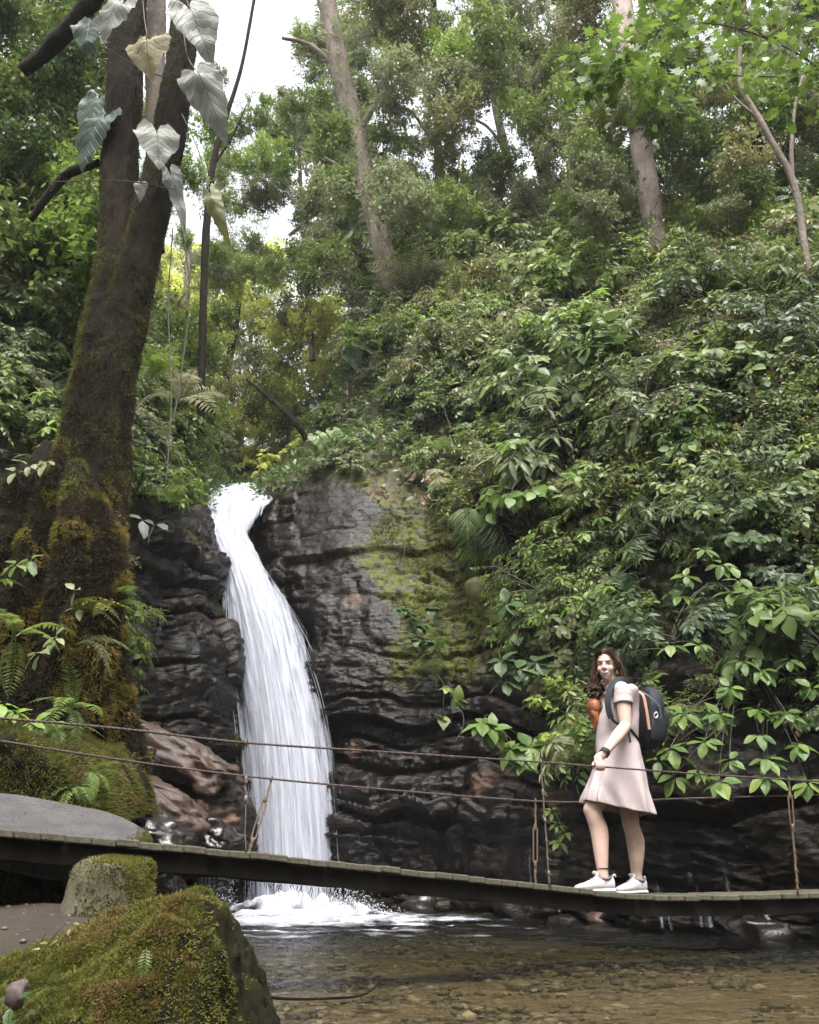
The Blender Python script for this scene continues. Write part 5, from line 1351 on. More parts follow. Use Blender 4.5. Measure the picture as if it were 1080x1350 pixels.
# trees of the left bank
for pts, lab in (
    ([(60, 420, 12, 22), (52, 330, 12, 22), (50, 240, 12, 20), (56, 150, 12, 18), (66, 60, 12, 16), (76, -60, 12, 14)], 'dark leafy tree behind the big trunk at the upper left'),
    ([(-60, 420, 11, 26), (-56, 300, 11, 26), (-40, 180, 11, 24), (-20, 60, 11, 20), (0, -80, 11, 18)], 'dark leafy tree cut by the left edge of the view'),
    ([(118, 380, 14, 14), (122, 300, 14, 14), (118, 200, 14, 12), (112, 100, 14, 11), (100, 0, 14, 10)], 'slender dark tree directly behind the big trunk'),
    ([(268, 400, 15, 10), (272, 300, 15, 10), (280, 220, 15, 9), (296, 160, 15, 7), (318, 90, 15, 5), (335, 0, 15, 4)], 'thin bare branched tree against the white sky gap')):
    bg_tree('bank_tree', lab, pts, M['bark_dark'], [[(pts[2][0], pts[2][1], pts[2][2], 4), (pts[2][0] + 26, pts[2][1] - 40, pts[2][2], 3), (pts[2][0] + 44, pts[2][1] - 80, pts[2][2], 1.2)]], 50, 12)

HOLES = [(338, 50, 46, 70), (370, 308, 26, 26), (306, 120, 14, 24), (402, 232, 12, 18), (640, 172, 26, 15), (704, 222, 10, 28), (768, 150, 6, 22), (748, 215, 7, 20), (420, 285, 8, 12), (560, 20, 12, 8)]


def in_hole(x, y, grow=0.0):
    return any(((x - a) / (rx + grow)) ** 2 + ((y - b) / (ry + grow)) ** 2 < 1 for a, b, rx, ry in HOLES)


def nearest_tree(x, y, Y):
    best = None
    for t, base, P, ty in TREES:
        d_ = np.min(np.hypot(P[:, 0] - x, (P[:, 1] - y) * 0.8)) + abs(ty - Y) * 22
        if best is None or d_ < best[0]: best = (d_, t, base)
    return best[1], best[2]


def add_clump(kind, px, py, Y, sc, mat):
    t, base = nearest_tree(px, py, Y); me = CLUMP[kind][RNG.integers(len(CLUMP[kind]))]
    o = link('bough', with_mat(me, mat), None, t); o['kind'] = 'stuff'
    R = np.array(Matrix.Rotation(RNG.uniform(0, 6.28), 3, 'Z')); o.matrix_local = mat4(R, U(px, py, Y) - base, sc * RNG.uniform(0.8, 1.2))


def scatter_px(x0, x1, y0, y1, n, rmin, ok=lambda x, y: True, tries=12):
    pts = []
    for _ in range(n * tries):
        x, y = RNG.uniform(x0, x1), RNG.uniform(y0, y1)
        if not ok(x, y): continue
        if all((x - a) ** 2 + (y - b) ** 2 > rmin * rmin for a, b in pts): pts.append((x, y))
        if len(pts) >= n: break
    return pts


g = M
n0_ = len(bpy.data.objects)
# canopy over the right slope
for x, y in scatter_px(425, 1140, -90, 385, 400, 20, lambda x, y: not in_hole(x, y, 9), 20):
    Y = RNG.uniform(15.5, 21) if x < 760 else RNG.uniform(12.5, 16.5)
    if abs(x - np.interp(y, [-90, 0, 80, 150, 220, 285, 345], [415, 431, 446, 463, 478, 494, 508])) < 30: Y = RNG.uniform(21.5, 23.5)
    if abs(x - np.interp(y, [-90, 0, 65, 130, 195, 255, 310], [810, 820, 828, 836, 846, 856, 866])) < 34 and not 80 < y < 170: Y = RNG.uniform(19, 21)
    elif y > 285 and abs(x - 500) > 40: Y = max(10.0, hit(x, y)[0][1] - RNG.uniform(0.4, 1.6)) if hit(x, y)[0] is not None else Y
    add_clump('mid' if RNG.random() < 0.75 else 'wisp', x, y, Y, RNG.uniform(0.55, 1.0) * (1.0 if x < 760 else 0.8), g[RNG.choice(['leaf_mid', 'leaf_grey', 'leaf_olive', 'leaf_dark', 'leaf_fresh'], p=[.26, .32, .14, .06, .22])])
# lighter foliage round the sky gap
for x, y in scatter_px(285, 480, 30, 360, 110, 16, lambda x, y: not in_hole(x, y, 10), 30):
    add_clump('wisp' if RNG.random() < (0.6 if y < 130 else 0.2) else 'mid', x, y, RNG.uniform(21, 25), RNG.uniform(0.45, 0.8), g[RNG.choice(['leaf_mid', 'leaf_grey', 'leaf_fresh'])])
# the sunny trees beyond the lip
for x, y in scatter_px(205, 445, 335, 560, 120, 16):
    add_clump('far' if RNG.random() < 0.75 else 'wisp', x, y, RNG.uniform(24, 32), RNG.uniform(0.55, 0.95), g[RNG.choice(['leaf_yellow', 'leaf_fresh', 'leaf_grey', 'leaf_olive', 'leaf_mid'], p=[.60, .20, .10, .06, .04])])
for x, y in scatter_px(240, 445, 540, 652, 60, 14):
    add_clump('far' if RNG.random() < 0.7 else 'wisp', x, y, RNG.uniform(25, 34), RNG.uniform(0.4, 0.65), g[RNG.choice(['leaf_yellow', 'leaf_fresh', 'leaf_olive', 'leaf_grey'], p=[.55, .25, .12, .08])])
# left bank canopy
for x, y in scatter_px(-60, 135, -40, 440, 130, 20):
    if RNG.random() < 0.15 and y < 260: continue
    add_clump('near' if RNG.random() < 0.6 else 'mid', x, y, RNG.uniform(9.5, 13.5), RNG.uniform(0.6, 1.0), g[RNG.choice(['leaf_dark', 'leaf_mid', 'leaf_grey', 'leaf_fresh'], p=[.38, .35, .12, .15])])
for x, y in scatter_px(190, 300, 120, 470, 30, 24, lambda x, y: not in_hole(x, y, 0)):
    add_clump('wisp' if RNG.random() < 0.6 else 'mid', x, y, RNG.uniform(13, 20), RNG.uniform(0.45, 0.8), g[RNG.choice(['leaf_mid', 'leaf_fresh', 'leaf_grey'])])
# beyond the frame, so that a step to the side still finds a forest
for x, y in scatter_px(1140, 1500, -100, 330, 24, 60):
    add_clump('mid', x, y, RNG.uniform(11, 14), 1.3, g[RNG.choice(['leaf_mid', 'leaf_dark', 'leaf_grey'])])
for x, y in scatter_px(-500, -60, -100, 420, 26, 70):
    add_clump('mid', x, y, RNG.uniform(8, 12), 1.2, g[RNG.choice(['leaf_mid', 'leaf_dark'])])

# ------------------------------------------------------------------ the overhanging bright boughs at the top right
over = thing('overhanging_tree', U(1130, 150, 7.4), 'tree with bright green lobed leaves overhanging the top right corner', 'tree'); OB = np.array(over.location)
brs = [[(1130, 150, 7.4), (1080, 90, 7.3), (1010, 50, 7.2), (930, 30, 7.1), (850, 40, 7.0), (815, 70, 7.0)], [(1080, 90, 7.3), (1040, 100, 7.1), (980, 100, 7.0), (900, 95, 6.9), (850, 115, 6.9)], [(1010, 50, 7.2), (960, 10, 7.2), (900, -10, 7.1), (850, -5, 7.1)], [(1130, 150, 7.4), (1110, 60, 7.3), (1070, 20, 7.2), (1020, -20, 7.2)], [(815, 70, 7.0), (800, 100, 7.0), (790, 120, 7.0)]]
for br in brs:
    q = catmull(np.array([U(*p_) for p_ in br]), 24) - OB; link('branch', MB().addm(tube(q, np.linspace(0.016, 0.004, 24), 6)).mesh('branch'), M['twig'], over)
    for i in range(58):
        p_ = q[min(23, int(24 * RNG.random() ** 0.7))] + RNG.normal(0, 1, 3) * np.array([0.16, 0.18, 0.12]); o = link('leaf', leaf_variant(T_MAPLE, 'maple', M['leaf_over'] if 'leaf_over' in M else M['leaf_fresh']), None, over)
        o.matrix_local = mat4(local_R(norm(RNG.normal(0, 0.7, 3) + np.array([-0.3, -0.2, -0.45])), norm(RNG.normal(0, 0.35, 3) + np.array([0, -0.1, 1]))), p_, RNG.uniform(0.11, 0.18))

ov_p = np.concatenate([catmull(np.array([U(*p_) for p_ in br]), 40) for br in brs]); nO = 700; P = ov_p[RNG.integers(0, len(ov_p), nO)] + RNG.normal(0, 1, (nO, 3)) * np.array([0.24, 0.26, 0.16]) - OB
V, F, a = place_leaves(T_MAPLE, P, RNG.normal(0, 0.7, (nO, 3)) + [-0.3, -0.2, -0.45], norm(RNG.normal(0, 0.4, (nO, 3)) + np.array([0, -0.1, 1])), RNG.uniform(0.09, 0.16, nO), 1.0)
o = link('foliage', mesh_np('foliage', V, F, {'rnd': a}), M['leaf_over'], over); o['kind'] = 'stuff'

# ================================================================== SHRUBS ON THE SLOPES
def lower_edge(x):
    """Lowest pixel row of the thicket on the right wall, by column."""
    return np.interp(x, [425, 440, 500, 545, 575, 610, 640, 680, 720, 780, 860, 930, 1010, 1120], [560, 585, 600, 640, 650, 690, 740, 800, 900, 985, 1010, 1015, 1010, 1010])


def region(x, y):
    if y < 430: return 'on the upper right slope'
    if x < 600: return 'above the rock right of the falls'
    if y < 640: return 'in the right slope thicket'
    if x < 760: return 'on the rock left of the woman'
    if x < 900: return 'on the wall behind the woman'
    return 'on the shaded right wall'


kind_name = {'fine': 'leafy_shrub', 'small': 'bushy_shrub', 'broad': 'broadleaf_shrub', 'lance': 'narrow_leaf_shrub'}
words = {'fine': 'leafy shrub', 'small': 'small leaved shrub', 'broad': 'broad leaved shrub', 'lance': 'narrow leaved shrub'}
hue = {'leaf_mid': 'mid green', 'leaf_dark': 'dark green', 'leaf_fresh': 'bright green', 'leaf_grey': 'greyish green', 'leaf_olive': 'olive brown', 'leaf_yellow': 'yellow green', 'leaf_blue': 'blue green'}


def put_shrub(kd, x, y, sz, mt, rg, out=0.6, lift=0.6):
    w_ = ('large ' if sz > 1.15 else 'low ' if sz < 0.75 else '') + hue[mt] + ' ' + words[kd]
    return shrub(kd, x, y, sz, M[mt], kind_name[kd], w_ + ' ' + rg, words[kd] + 's ' + rg, out, lift)


DARK = [(985, 560, 40, 38), (865, 640, 48, 55), (690, 740, 34, 62), (690, 905, 40, 40), (900, 790, 75, 60), (990, 830, 60, 75), (880, 910, 75, 70), (1040, 950, 75, 75), (960, 960, 60, 60), (1060, 740, 40, 50), (790, 900, 40, 50), (545, 470, 22, 40), (480, 540, 30, 40)]
pts = scatter_px(425, 1130, 262, 1015, 300, 25, lambda x, y: y < lower_edge(x) - 14 and not any(((x - a) / c) ** 2 + ((y - b) / d_) ** 2 < 1 for a, b, c, d_ in DARK), 40)
for x, y in pts:
    up_ = y < 520
    kd = RNG.choice(['fine', 'small', 'broad', 'lance'], p=[.42, .30, .16, .12] if up_ else [.46, .12, .30, .12])
    mt = RNG.choice(['leaf_mid', 'leaf_dark', 'leaf_fresh', 'leaf_grey', 'leaf_olive'], p=[.32, .12, .22, .22, .12] if up_ else [.40, .24, .26, .08, .02])
    if y > 700 and x > 840: mt = RNG.choice(['leaf_dark', 'leaf_blue', 'leaf_mid'])  # shade of the lower right wall put into darker leaf colours
    if x < 420: continue
    loc, nrm = hit(x, y)
    if loc is None: continue
    sz = RNG.choice([0.6, 0.85, 1.1, 1.6], p=[.25, .35, .28, .12]) * RNG.uniform(0.85, 1.15) * np.interp(loc[1], [7, 12, 20], [0.62, 0.95, 1.45])
    if x < 690 and y > 380: sz = min(sz, 0.95 if y < lower_edge(x) - 110 else 0.6)
    put_shrub(kd, x, y, sz, mt, region(x, y), RNG.uniform(0.2, 1.6), RNG.uniform(0.45, 0.8))
# airy fine leaved shrubs standing out in front of the others
for x, y in scatter_px(430, 1120, 280, 720, 80, 30, lambda x, y: y < lower_edge(x) - 40, 30):
    loc, nrm = hit(x, y)
    if loc is None: continue
    mt = RNG.choice(['leaf_grey', 'leaf_fresh', 'leaf_olive', 'leaf_mid'], p=[.35, .35, .12, .18]); rg = region(x, y)
    t = thing('airy_shrub', loc, hue[mt] + ' airy fine leaved shrub ' + rg, 'shrub', 'airy shrubs ' + rg); ax = norm(nrm * [1, 1, 0.3] + np.array([0, 0, 0.6])); sc_ = RNG.uniform(0.5, 0.95) * np.interp(loc[1], [8, 12, 20], [0.7, 1.0, 1.5])
    f = link('foliage', with_mat(CLUMP['wisp'][RNG.integers(4)], M[mt]), None, t); f['kind'] = 'stuff'; f.matrix_local = mat4(rot_to(ax, RNG.uniform(0, 6.28)), ax * 0.75 * sc_, sc_)
    q = np.array([[0, 0, 0], ax * 0.35 * sc_ + RNG.normal(0, 0.05, 3), ax * 0.8 * sc_, ax * 1.3 * sc_ + RNG.normal(0, 0.1, 3)]); link('stem', MB().addm(tube(catmull(q, 8), np.linspace(0.016, 0.005, 8), 5)).mesh('stem'), M['twig'], t)
# left slope: between the big trunk and the falls, behind the trunk and along the left edge
for (x0, x1, y0, y1, n_, rm, ps, rg, mats_) in (
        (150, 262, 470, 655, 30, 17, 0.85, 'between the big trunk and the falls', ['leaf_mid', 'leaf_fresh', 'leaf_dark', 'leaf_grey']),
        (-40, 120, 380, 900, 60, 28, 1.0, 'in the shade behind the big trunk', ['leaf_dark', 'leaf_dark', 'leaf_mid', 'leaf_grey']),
        (215, 300, 430, 600, 18, 17, 1.2, 'at the left of the sunny clearing', ['leaf_fresh', 'leaf_grey', 'leaf_mid']),
        (395, 480, 545, 625, 16, 13, 0.55, 'on the rock shoulder by the lip', ['leaf_dark', 'leaf_mid', 'leaf_grey']),
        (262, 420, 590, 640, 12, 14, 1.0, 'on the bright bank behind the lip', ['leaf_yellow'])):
    for x, y in scatter_px(x0, x1, y0, y1, n_, rm, tries=20):
        kd = RNG.choice(['fine', 'small', 'broad', 'lance'], p=[.5, .25, .12, .13]); loc, nrm = hit(x, y)
        if loc is None: continue
        if 'lip' in rg and 'bank' in rg and loc[1] < 18.5: continue
        if 'shade behind' in rg and x < 70 and y > 585: continue
        if 'big trunk and the falls' in rg and x > 238 and y > 590: continue
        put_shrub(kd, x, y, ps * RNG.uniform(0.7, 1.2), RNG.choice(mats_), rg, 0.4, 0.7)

# ------------------------------------------------------------------ unseen wood added behind the camera to hold back sky light
nW = 620; az = RNG.uniform(math.radians(80), math.radians(280), nW); rW = RNG.uniform(8.5, 15, nW); zW = RNG.uniform(0.3, 1.0, nW) ** 1.1 * 15.0 * RNG.uniform(0.3, 1.0, nW)
gap = np.abs(az - math.radians(195)) < math.radians(16)  # opening shaped to let light reach the woman's front
zW = np.where(gap, zW * 0.35, zW); cW = np.stack([np.sin(az) * rW, np.cos(az) * rW, zW + 0.6], -1)
iW = RNG.integers(0, nW, 56000); P = cW[iW] + RNG.normal(0, 0.75, (56000, 3))
V, F, a = place_leaves(T_SMALL, P, unit(len(P)) + [0, 0, -0.3], norm(np.array([0, 0, 1.0]) + RNG.normal(0, 0.5, P.shape)), RNG.uniform(0.22, 0.42, len(P)), 1.2)
tag(link('light_blocking_woods', mesh_np('light_blocking_woods', V, F, {'rnd': a}), M['leaf_mid']), 'unseen wood added behind the camera to dim frontal sky light', None, None, 'stuff')


# ================================================================== THE WOMAN ON THE BRIDGE
M['skin'] = plain_mat('fair skin', (0.50, 0.345, 0.285), 0.5, var=0.08, scale=14, bump=0.05, bscale=90, sss=0.12, spec=0.35)
M['dress'] = plain_mat('pale mauve jersey', (0.375, 0.315, 0.315), 0.9, var=0.05, scale=6, bump=0.15, bscale=160, spec=0.15)
M['hair'] = plain_mat('dark brown hair', (0.050, 0.028, 0.019), 0.62, scale=40, spec=0.18, col2=(0.085, 0.048, 0.032))
M['white_shoe'] = plain_mat('white mesh sneaker', (0.54, 0.53, 0.55), 0.75, var=0.05, scale=30, bump=0.25, bscale=250)
M['sole'] = plain_mat('off white rubber sole', (0.66, 0.65, 0.64), 0.6, var=0.1)
M['grey_fabric'] = plain_mat('grey lining', (0.13, 0.14, 0.18), 0.85)
M['navy'] = plain_mat('black navy nylon', (0.008, 0.009, 0.014), 0.65, scale=30, bump=0.3, bscale=200, spec=0.25, col2=(0.013, 0.014, 0.020))
M['tan'] = plain_mat('tan leather', (0.36, 0.20, 0.12), 0.6, var=0.15)
M['orange'] = plain_mat('orange brown leather', (0.27, 0.085, 0.030), 0.55, var=0.35, scale=9, bump=0.2, bscale=60)
M['steel'] = plain_mat('polished steel', (0.65, 0.66, 0.68), 0.25, metal=0.9, var=0.1)
M['blackband'] = plain_mat('black band', (0.014, 0.012, 0.016), 0.6)
M['brow'] = plain_mat('brown brow', (0.13, 0.08, 0.06), 0.8)
M['eye_white'] = plain_mat('eye white', (0.30, 0.27, 0.26), 0.3, var=0.02)
M['iris'] = plain_mat('dark iris', (0.02, 0.014, 0.01), 0.25)
M['lip'] = plain_mat('rose lips', (0.42, 0.17, 0.16), 0.45, var=0.1)
M['teeth'] = plain_mat('teeth', (0.52, 0.50, 0.48), 0.3, var=0.02)
M['earring'] = plain_mat('peach disc', (0.62, 0.42, 0.30), 0.5, var=0.1)


def deck_pt(px, off):
    P, t, b, nn = deck_at(deck_px(px, off)); return P + b * off


FOOT1, FOOT2 = deck_pt(797, 0.29), deck_pt(842, 0.38)
YP = 0.5 * (FOOT1[1] + FOOT2[1])


def p(px, py, dy=0.0):
    return U(px, py, YP + dy)


def ell(c, R, sub=3):
    """Ellipsoid; R is a 3x3 matrix of axis vectors as columns."""
    V, F = ico(sub); return V @ np.asarray(R).T + np.asarray(c), [F]


def ball(c, r, sub=2): return ell(c, np.eye(3) * r, sub)


def remesh(name, pieces, voxel, mat, smooth_it=2, parent=None, post=None):
    mb = MB()
    for q in pieces: mb.addm(q)
    me = mb.mesh(name); o = bpy.data.objects.new(name, me); COL.objects.link(o)
    md = o.modifiers.new('r', 'REMESH'); md.mode = 'VOXEL'; md.voxel_size = voxel; md.use_smooth_shade = True
    if smooth_it:
        sm = o.modifiers.new('s', 'SMOOTH'); sm.factor = 0.5; sm.iterations = smooth_it
    dg = bpy.context.evaluated_depsgraph_get(); new = bpy.data.meshes.new_from_object(o.evaluated_get(dg))
    bpy.data.objects.remove(o); bpy.data.meshes.remove(me); new.name = name
    if post is not None:
        co = np.empty(len(new.vertices) * 3, np.float32); new.vertices.foreach_get('co', co); co = post(co.reshape(-1, 3).astype(float))
        new.vertices.foreach_set('co', co.astype(np.float32).ravel()); new.update()
    new.materials.clear(); new.polygons.foreach_set('use_smooth', np.ones(len(new.polygons), bool))
    return new


def limb(pts, rads, n=24, ns=14, flat=None, ref=None):
    q = catmull(np.array(pts), n); r = catmull(np.array(rads, float)[:, None], n)[:, 0]
    return tube(q, r, ns, True, flat, ref)


HC = p(799.5, 877, -0.02)                                   # centre of the head
hf = norm(np.array([-0.42, -0.88, -0.17])); hz = norm(np.array([0.03, -0.02, 1.0])); he = norm(np.cross(hz, hf)); hz = np.cross(hf, he)
HR = np.stack([he, hf, hz], 1)                              # columns: side, forward, up


def hd(e, f, z): return HC + he * e + hf * f + hz * z


pieces = [
    ell(hd(0, -0.012, 0.022), HR * np.array([0.070, 0.088, 0.092]), 4), ell(hd(0, 0.022, -0.035), HR * np.array([0.055, 0.062, 0.068]), 4), ell(hd(0, 0.052, -0.088), HR * np.array([0.026, 0.024, 0.020])),
    ell(hd(0, 0.050, -0.060), HR * np.array([0.040, 0.032, 0.040])), ell(hd(0.036, 0.048, -0.030), HR * np.array([0.026, 0.026, 0.028])), ell(hd(-0.036, 0.048, -0.030), HR * np.array([0.026, 0.026, 0.028])),
    tube(np.array([hd(0, 0.070, 0.022), hd(0, 0.084, 0.002), hd(0, 0.098, -0.022), hd(0, 0.092, -0.030)]), np.array([0.008, 0.009, 0.0125, 0.010]), 10),
    ell(hd(0.013, 0.080, -0.026), HR * 0.0085), ell(hd(-0.013, 0.080, -0.026), HR * 0.0085), ell(hd(0, 0.066, 0.034), HR * np.array([0.048, 0.012, 0.010])),
    ell(hd(0.074, -0.012, -0.008), HR * np.array([0.010, 0.020, 0.032])), ell(hd(-0.074, -0.012, -0.008), HR * np.array([0.010, 0.020, 0.032])),
]
NECK = p(808, 908, 0.03)
pieces.append(limb([hd(0, -0.018, -0.02), hd(0, -0.018, -0.075), NECK + [0, 0, 0.03], NECK - [0, 0, 0.05]], [0.052, 0.049, 0.054, 0.075], 16, 16))
SH_L, SH_R = p(820.5, 912, -0.15), p(797, 912, 0.19)
pieces.append(limb([SH_L, 0.5 * (SH_L + NECK) + [0, 0, 0.012], NECK - [0, 0, 0.01], 0.5 * (SH_R + NECK) + [0, 0, 0.012], SH_R], [0.050, 0.052, 0.06, 0.052, 0.050], 24, 14))
pieces.append(limb([p(812, 915, 0.02), p(813, 945, 0.02), p(814, 985, 0.02), p(817, 1030, 0.02)], [0.10, 0.115, 0.11, 0.13], 20, 20, 0.95, (0, 1, 0)))
# near arm: hangs from the shoulder, bends at the elbow, hand on the cable
CB = path_at(NEAR, 789.5); CT = norm(path_at(NEAR, 800) - path_at(NEAR, 779))
EL = np.array([p(825, 957, -0.20)[0], YP - 0.20, p(825, 957, -0.20)[2]])
WR = CB + np.array([0.045, 0.02, 0.085])
pieces.append(limb([SH_L + [0, 0, -0.01], SH_L * 0.55 + EL * 0.45, EL], [0.056, 0.054, 0.042], 16, 16)); pieces.append(limb([EL, EL * 0.65 + WR * 0.35, EL * 0.2 + WR * 0.8, WR], [0.042, 0.044, 0.031, 0.026], 18, 16)); pieces.append(ball(EL, 0.041))
up3 = np.array([0, 0, 1.0]); fwd = norm(np.cross(CT, up3)); fwd = -fwd if fwd[1] > 0 else fwd        # towards the camera


def hp(a, b, c): return CB + CT * a + fwd * b + up3 * c


pieces.append(limb([WR, hp(0.022, -0.015, 0.062), hp(0.004, -0.002, 0.040), hp(-0.004, 0.006, 0.030)], [0.025, 0.034, 0.040, 0.034], 14, 14, 0.55, fwd))
for i, (a, L) in enumerate(((-0.034, 0.9), (-0.0135, 1.0), (0.007, 0.97), (0.0265, 0.82))):
    pieces.append(limb([hp(a * 0.8, 0.0, 0.034), hp(a, 0.022 * L, 0.027), hp(a * 1.03, 0.033 * L, 0.002), hp(a * 1.03, 0.022 * L, -0.022 * L), hp(a * 1.02, 0.004, -0.026 * L)], [0.0095, 0.0098, 0.0088, 0.0080, 0.0070], 16, 9))
pieces.append(limb([hp(0.018, -0.020, 0.052), hp(-0.012, -0.030, 0.030), hp(-0.030, -0.024, 0.008), hp(-0.036, -0.008, -0.014)], [0.013, 0.0115, 0.010, 0.008], 14, 9))
# far arm hangs behind the body
ELR, WRR = p(812, 962, 0.27), p(822, 1000, 0.24)
pieces.append(limb([SH_R, SH_R * 0.5 + ELR * 0.5, ELR], [0.054, 0.050, 0.040], 14, 14)); pieces.append(limb([ELR, WRR], [0.040, 0.026], 12, 14)); pieces.append(limb([WRR, p(824, 1009, 0.23), p(825, 1017, 0.22)], [0.026, 0.032, 0.028], 10, 12, 0.5, (0, 1, 0)))
for i in range(4): pieces.append(limb([p(820 + 2.6 * i, 1016, 0.22), p(819 + 2.6 * i, 1024, 0.20), p(817.5 + 2.6 * i, 1029, 0.19)], [0.009, 0.0085, 0.007], 10, 8))
pieces.append(limb([p(818, 1006, 0.22), p(814, 1013, 0.20), p(813, 1019, 0.19)], [0.012, 0.010, 0.008], 10, 8))
# legs: the forward one with a bent knee, the rear one straight
f1d = norm(np.array([-1.0, -0.16, 0.0])); f2d = norm(np.array([-0.80, -0.55, 0.0]))
AN1, AN2 = FOOT1 + np.array([0, 0, 0.085]), FOOT2 + np.array([0, 0, 0.085])
HIP1, HIP2 = p(814, 1018, -0.06), p(824, 1022, 0.08); KN1, KN2 = p(778, 1069, 0.0), p(832, 1088, 0.07)
KN1[1] = 0.5 * (AN1[1] + HIP1[1]) + 0.02
for HIP, KN, AN, bk in ((HIP1, KN1, AN1, 0.030), (HIP2, KN2, AN2, 0.022)):
    cal = KN * 0.68 + AN * 0.32 + np.array([bk, 0.01, 0])
    pieces.append(limb([HIP, HIP * 0.5 + KN * 0.5, KN], [0.080, 0.072, 0.060], 18, 18)); pieces.append(ball(KN, 0.060, 3))
    pieces.append(limb([KN, KN * 0.86 + AN * 0.14 + [bk * 0.5, 0, 0], cal, KN * 0.36 + AN * 0.64 + [bk * 0.5, 0, 0], AN + [0, 0, 0.05], AN - [0, 0, 0.03]], [0.059, 0.060, 0.064, 0.051, 0.039, 0.042], 30, 20))
for FT, fd, AN in ((FOOT1, f1d, AN1), (FOOT2, f2d, AN2)):
    pieces.append(limb([AN - fd * 0.02 - [0, 0, 0.03], FT + fd * 0.06 + [0, 0, 0.045], FT + fd * 0.15 + [0, 0, 0.032]], [0.040, 0.036, 0.026], 12, 12))
body_me = remesh('person', pieces, 0.0042, M['skin'], 3)
person = link('person', body_me, M['skin'])
tag(person, 'woman in a pale mauve dress walking across the footbridge with one hand on the cable', 'person')
bco = np.empty(len(body_me.vertices) * 3, np.float32); body_me.vertices.foreach_get('co', bco); bco = bco.reshape(-1, 3)
BB = BVHTree.FromPolygons([tuple(v) for v in bco], [tuple(q.vertices) for q in body_me.polygons])


def on_face(e, z, lift=0.001):
    o = hd(e, 0.25, z); loc, nrm, i, dd = BB.ray_cast(Vector(tuple(o)), Vector(tuple(-hf)), 0.4)
    return (np.array(loc) if loc is not None else hd(e, 0.08, z)) + hf * lift


for sg in (-1, 1):
    c = on_face(0.030 * sg, 0.010, -0.0035); V, F = ell(c, HR * np.array([0.0135, 0.006, 0.0062])); ew = link('eye', MB().addm((V, F)).mesh('eye'), M['eye_white'], person)
    V, F = ell(c + hf * 0.003, HR * np.array([0.0060, 0.0040, 0.0060])); link('iris', MB().addm((V, F)).mesh('iris'), M['iris'], ew)
    q = np.array([on_face(sg * (0.030 + a), 0.0165 - 25 * a * a, 0.001) for a in np.linspace(-0.015, 0.015, 7)]); link('eyelash', MB().addm(tube(q, np.full(7, 0.0018), 5)).mesh('eyelash'), M['iris'], ew)
    q = np.array([on_face(sg * (0.030 + a), 0.029 - 14 * (a - 0.004) ** 2, 0.0008) for a in np.linspace(-0.019, 0.021, 8)]); link('eyebrow', MB().addm(tube(q, np.linspace(0.0022, 0.0010, 8), 6, True, None)).mesh('eyebrow'), M['brow'], person)
    # earrings: pale discs below the ears
    c = hd(sg * 0.079, -0.004, -0.058); V, F = ell(c, HR * np.array([0.006, 0.017, 0.017])); er = link('earring', MB().addm((V, F)).mesh('earring'), M['earring'], person)
xs = np.linspace(-0.026, 0.026, 11)
upq = np.array([on_face(x_, -0.0525 + 8 * x_ * x_, 0.0006) for x_ in xs]); loq = np.array([on_face(x_, -0.0665 + 26 * x_ * x_, 0.0006) for x_ in xs])
mid_ = np.array([on_face(x_, -0.0590 + 17 * x_ * x_, 0.0006) for x_ in xs])
mb = MB().addm(tube(upq, 0.0030 * np.sin(np.linspace(0.35, 2.8, 11)), 6)).addm(tube(loq, 0.0040 * np.sin(np.linspace(0.35, 2.8, 11)), 6)); tag(link('lips', mb.mesh('lips'), M['lip'], person), kind='stuff')
link('teeth', MB().addm(tube(mid_, 0.0068 * np.sin(np.linspace(0.3, 2.84, 11)) ** 0.7, 8, True, None, hz)).mesh('teeth'), M['teeth'], person)

# --- dress: one thick-walled shell of rings given by the silhouette, sleeves joined on
rings = [  # left (px, py), right (px, py), half depth in metres
    ((803, 909), (825, 905), 0.15), ((797, 917), (833, 911), 0.165), ((793, 929), (838, 924), 0.150), ((789, 945), (840, 942), 0.138), ((787.5, 962), (841, 960), 0.130), ((786.5, 980), (842, 980), 0.128),
    ((786, 998), (846, 1000), 0.145), ((782, 1016), (850, 1022), 0.165), ((776, 1034), (852, 1044), 0.182), ((770, 1049), (855, 1062), 0.197), ((769, 1056), (857, 1074), 0.205)]
k = catmull(np.array([(a[0], a[1], b[0], b[1], c) for a, b, c in rings], float), 70); NSD = 120; th = np.arange(NSD) / NSD * 2 * np.pi
outer, inner = [], []
for j, (lx, ly, rx, ry, hdp) in enumerate(k):
    a, b = p(lx, ly), p(rx, ry); c = (a + b) / 2; h = (b - a) / 2; f = j / 69
    cs, sn = np.cos(th), np.sin(th); e_ = 0.88 - 0.30 * smooth(f, 0.55, 0.9)
    X = np.sign(cs) * np.abs(cs) ** e_; Yv = np.sign(sn) * np.abs(sn) ** e_
    pl = 1 + smooth(f, 0.45, 1.0) * (0.075 * np.sin(th * 7 + 1.2 + 1.5 * f) + 0.050 * np.sin(th * 13 - 2.2 * f) * smooth(f, 0.6, 1)) + 0.012 * np.sin(th * 3 + f * 9)
    sagz = -0.014 * np.abs(np.sin(th)) * smooth(f, 0.8, 1.0)
    yaw = 0.18 * smooth(f, 0.05, 0.5) - 0.18                # the shoulders are turned a little towards the camera
    R = c + (X * pl)[:, None] * h + (Yv * pl)[:, None] * np.array([yaw * hdp * 2.2, hdp, 0]) + np.stack([0 * th, 0 * th, sagz], -1)
    outer.append(R)
    inner.append(c + (X * (pl - 0.10))[:, None] * h + (Yv * (pl - 0.09))[:, None] * np.array([0, hdp, 0]) + np.stack([0 * th, 0 * th, sagz], -1))
shell = outer + inner[::-1][:36]
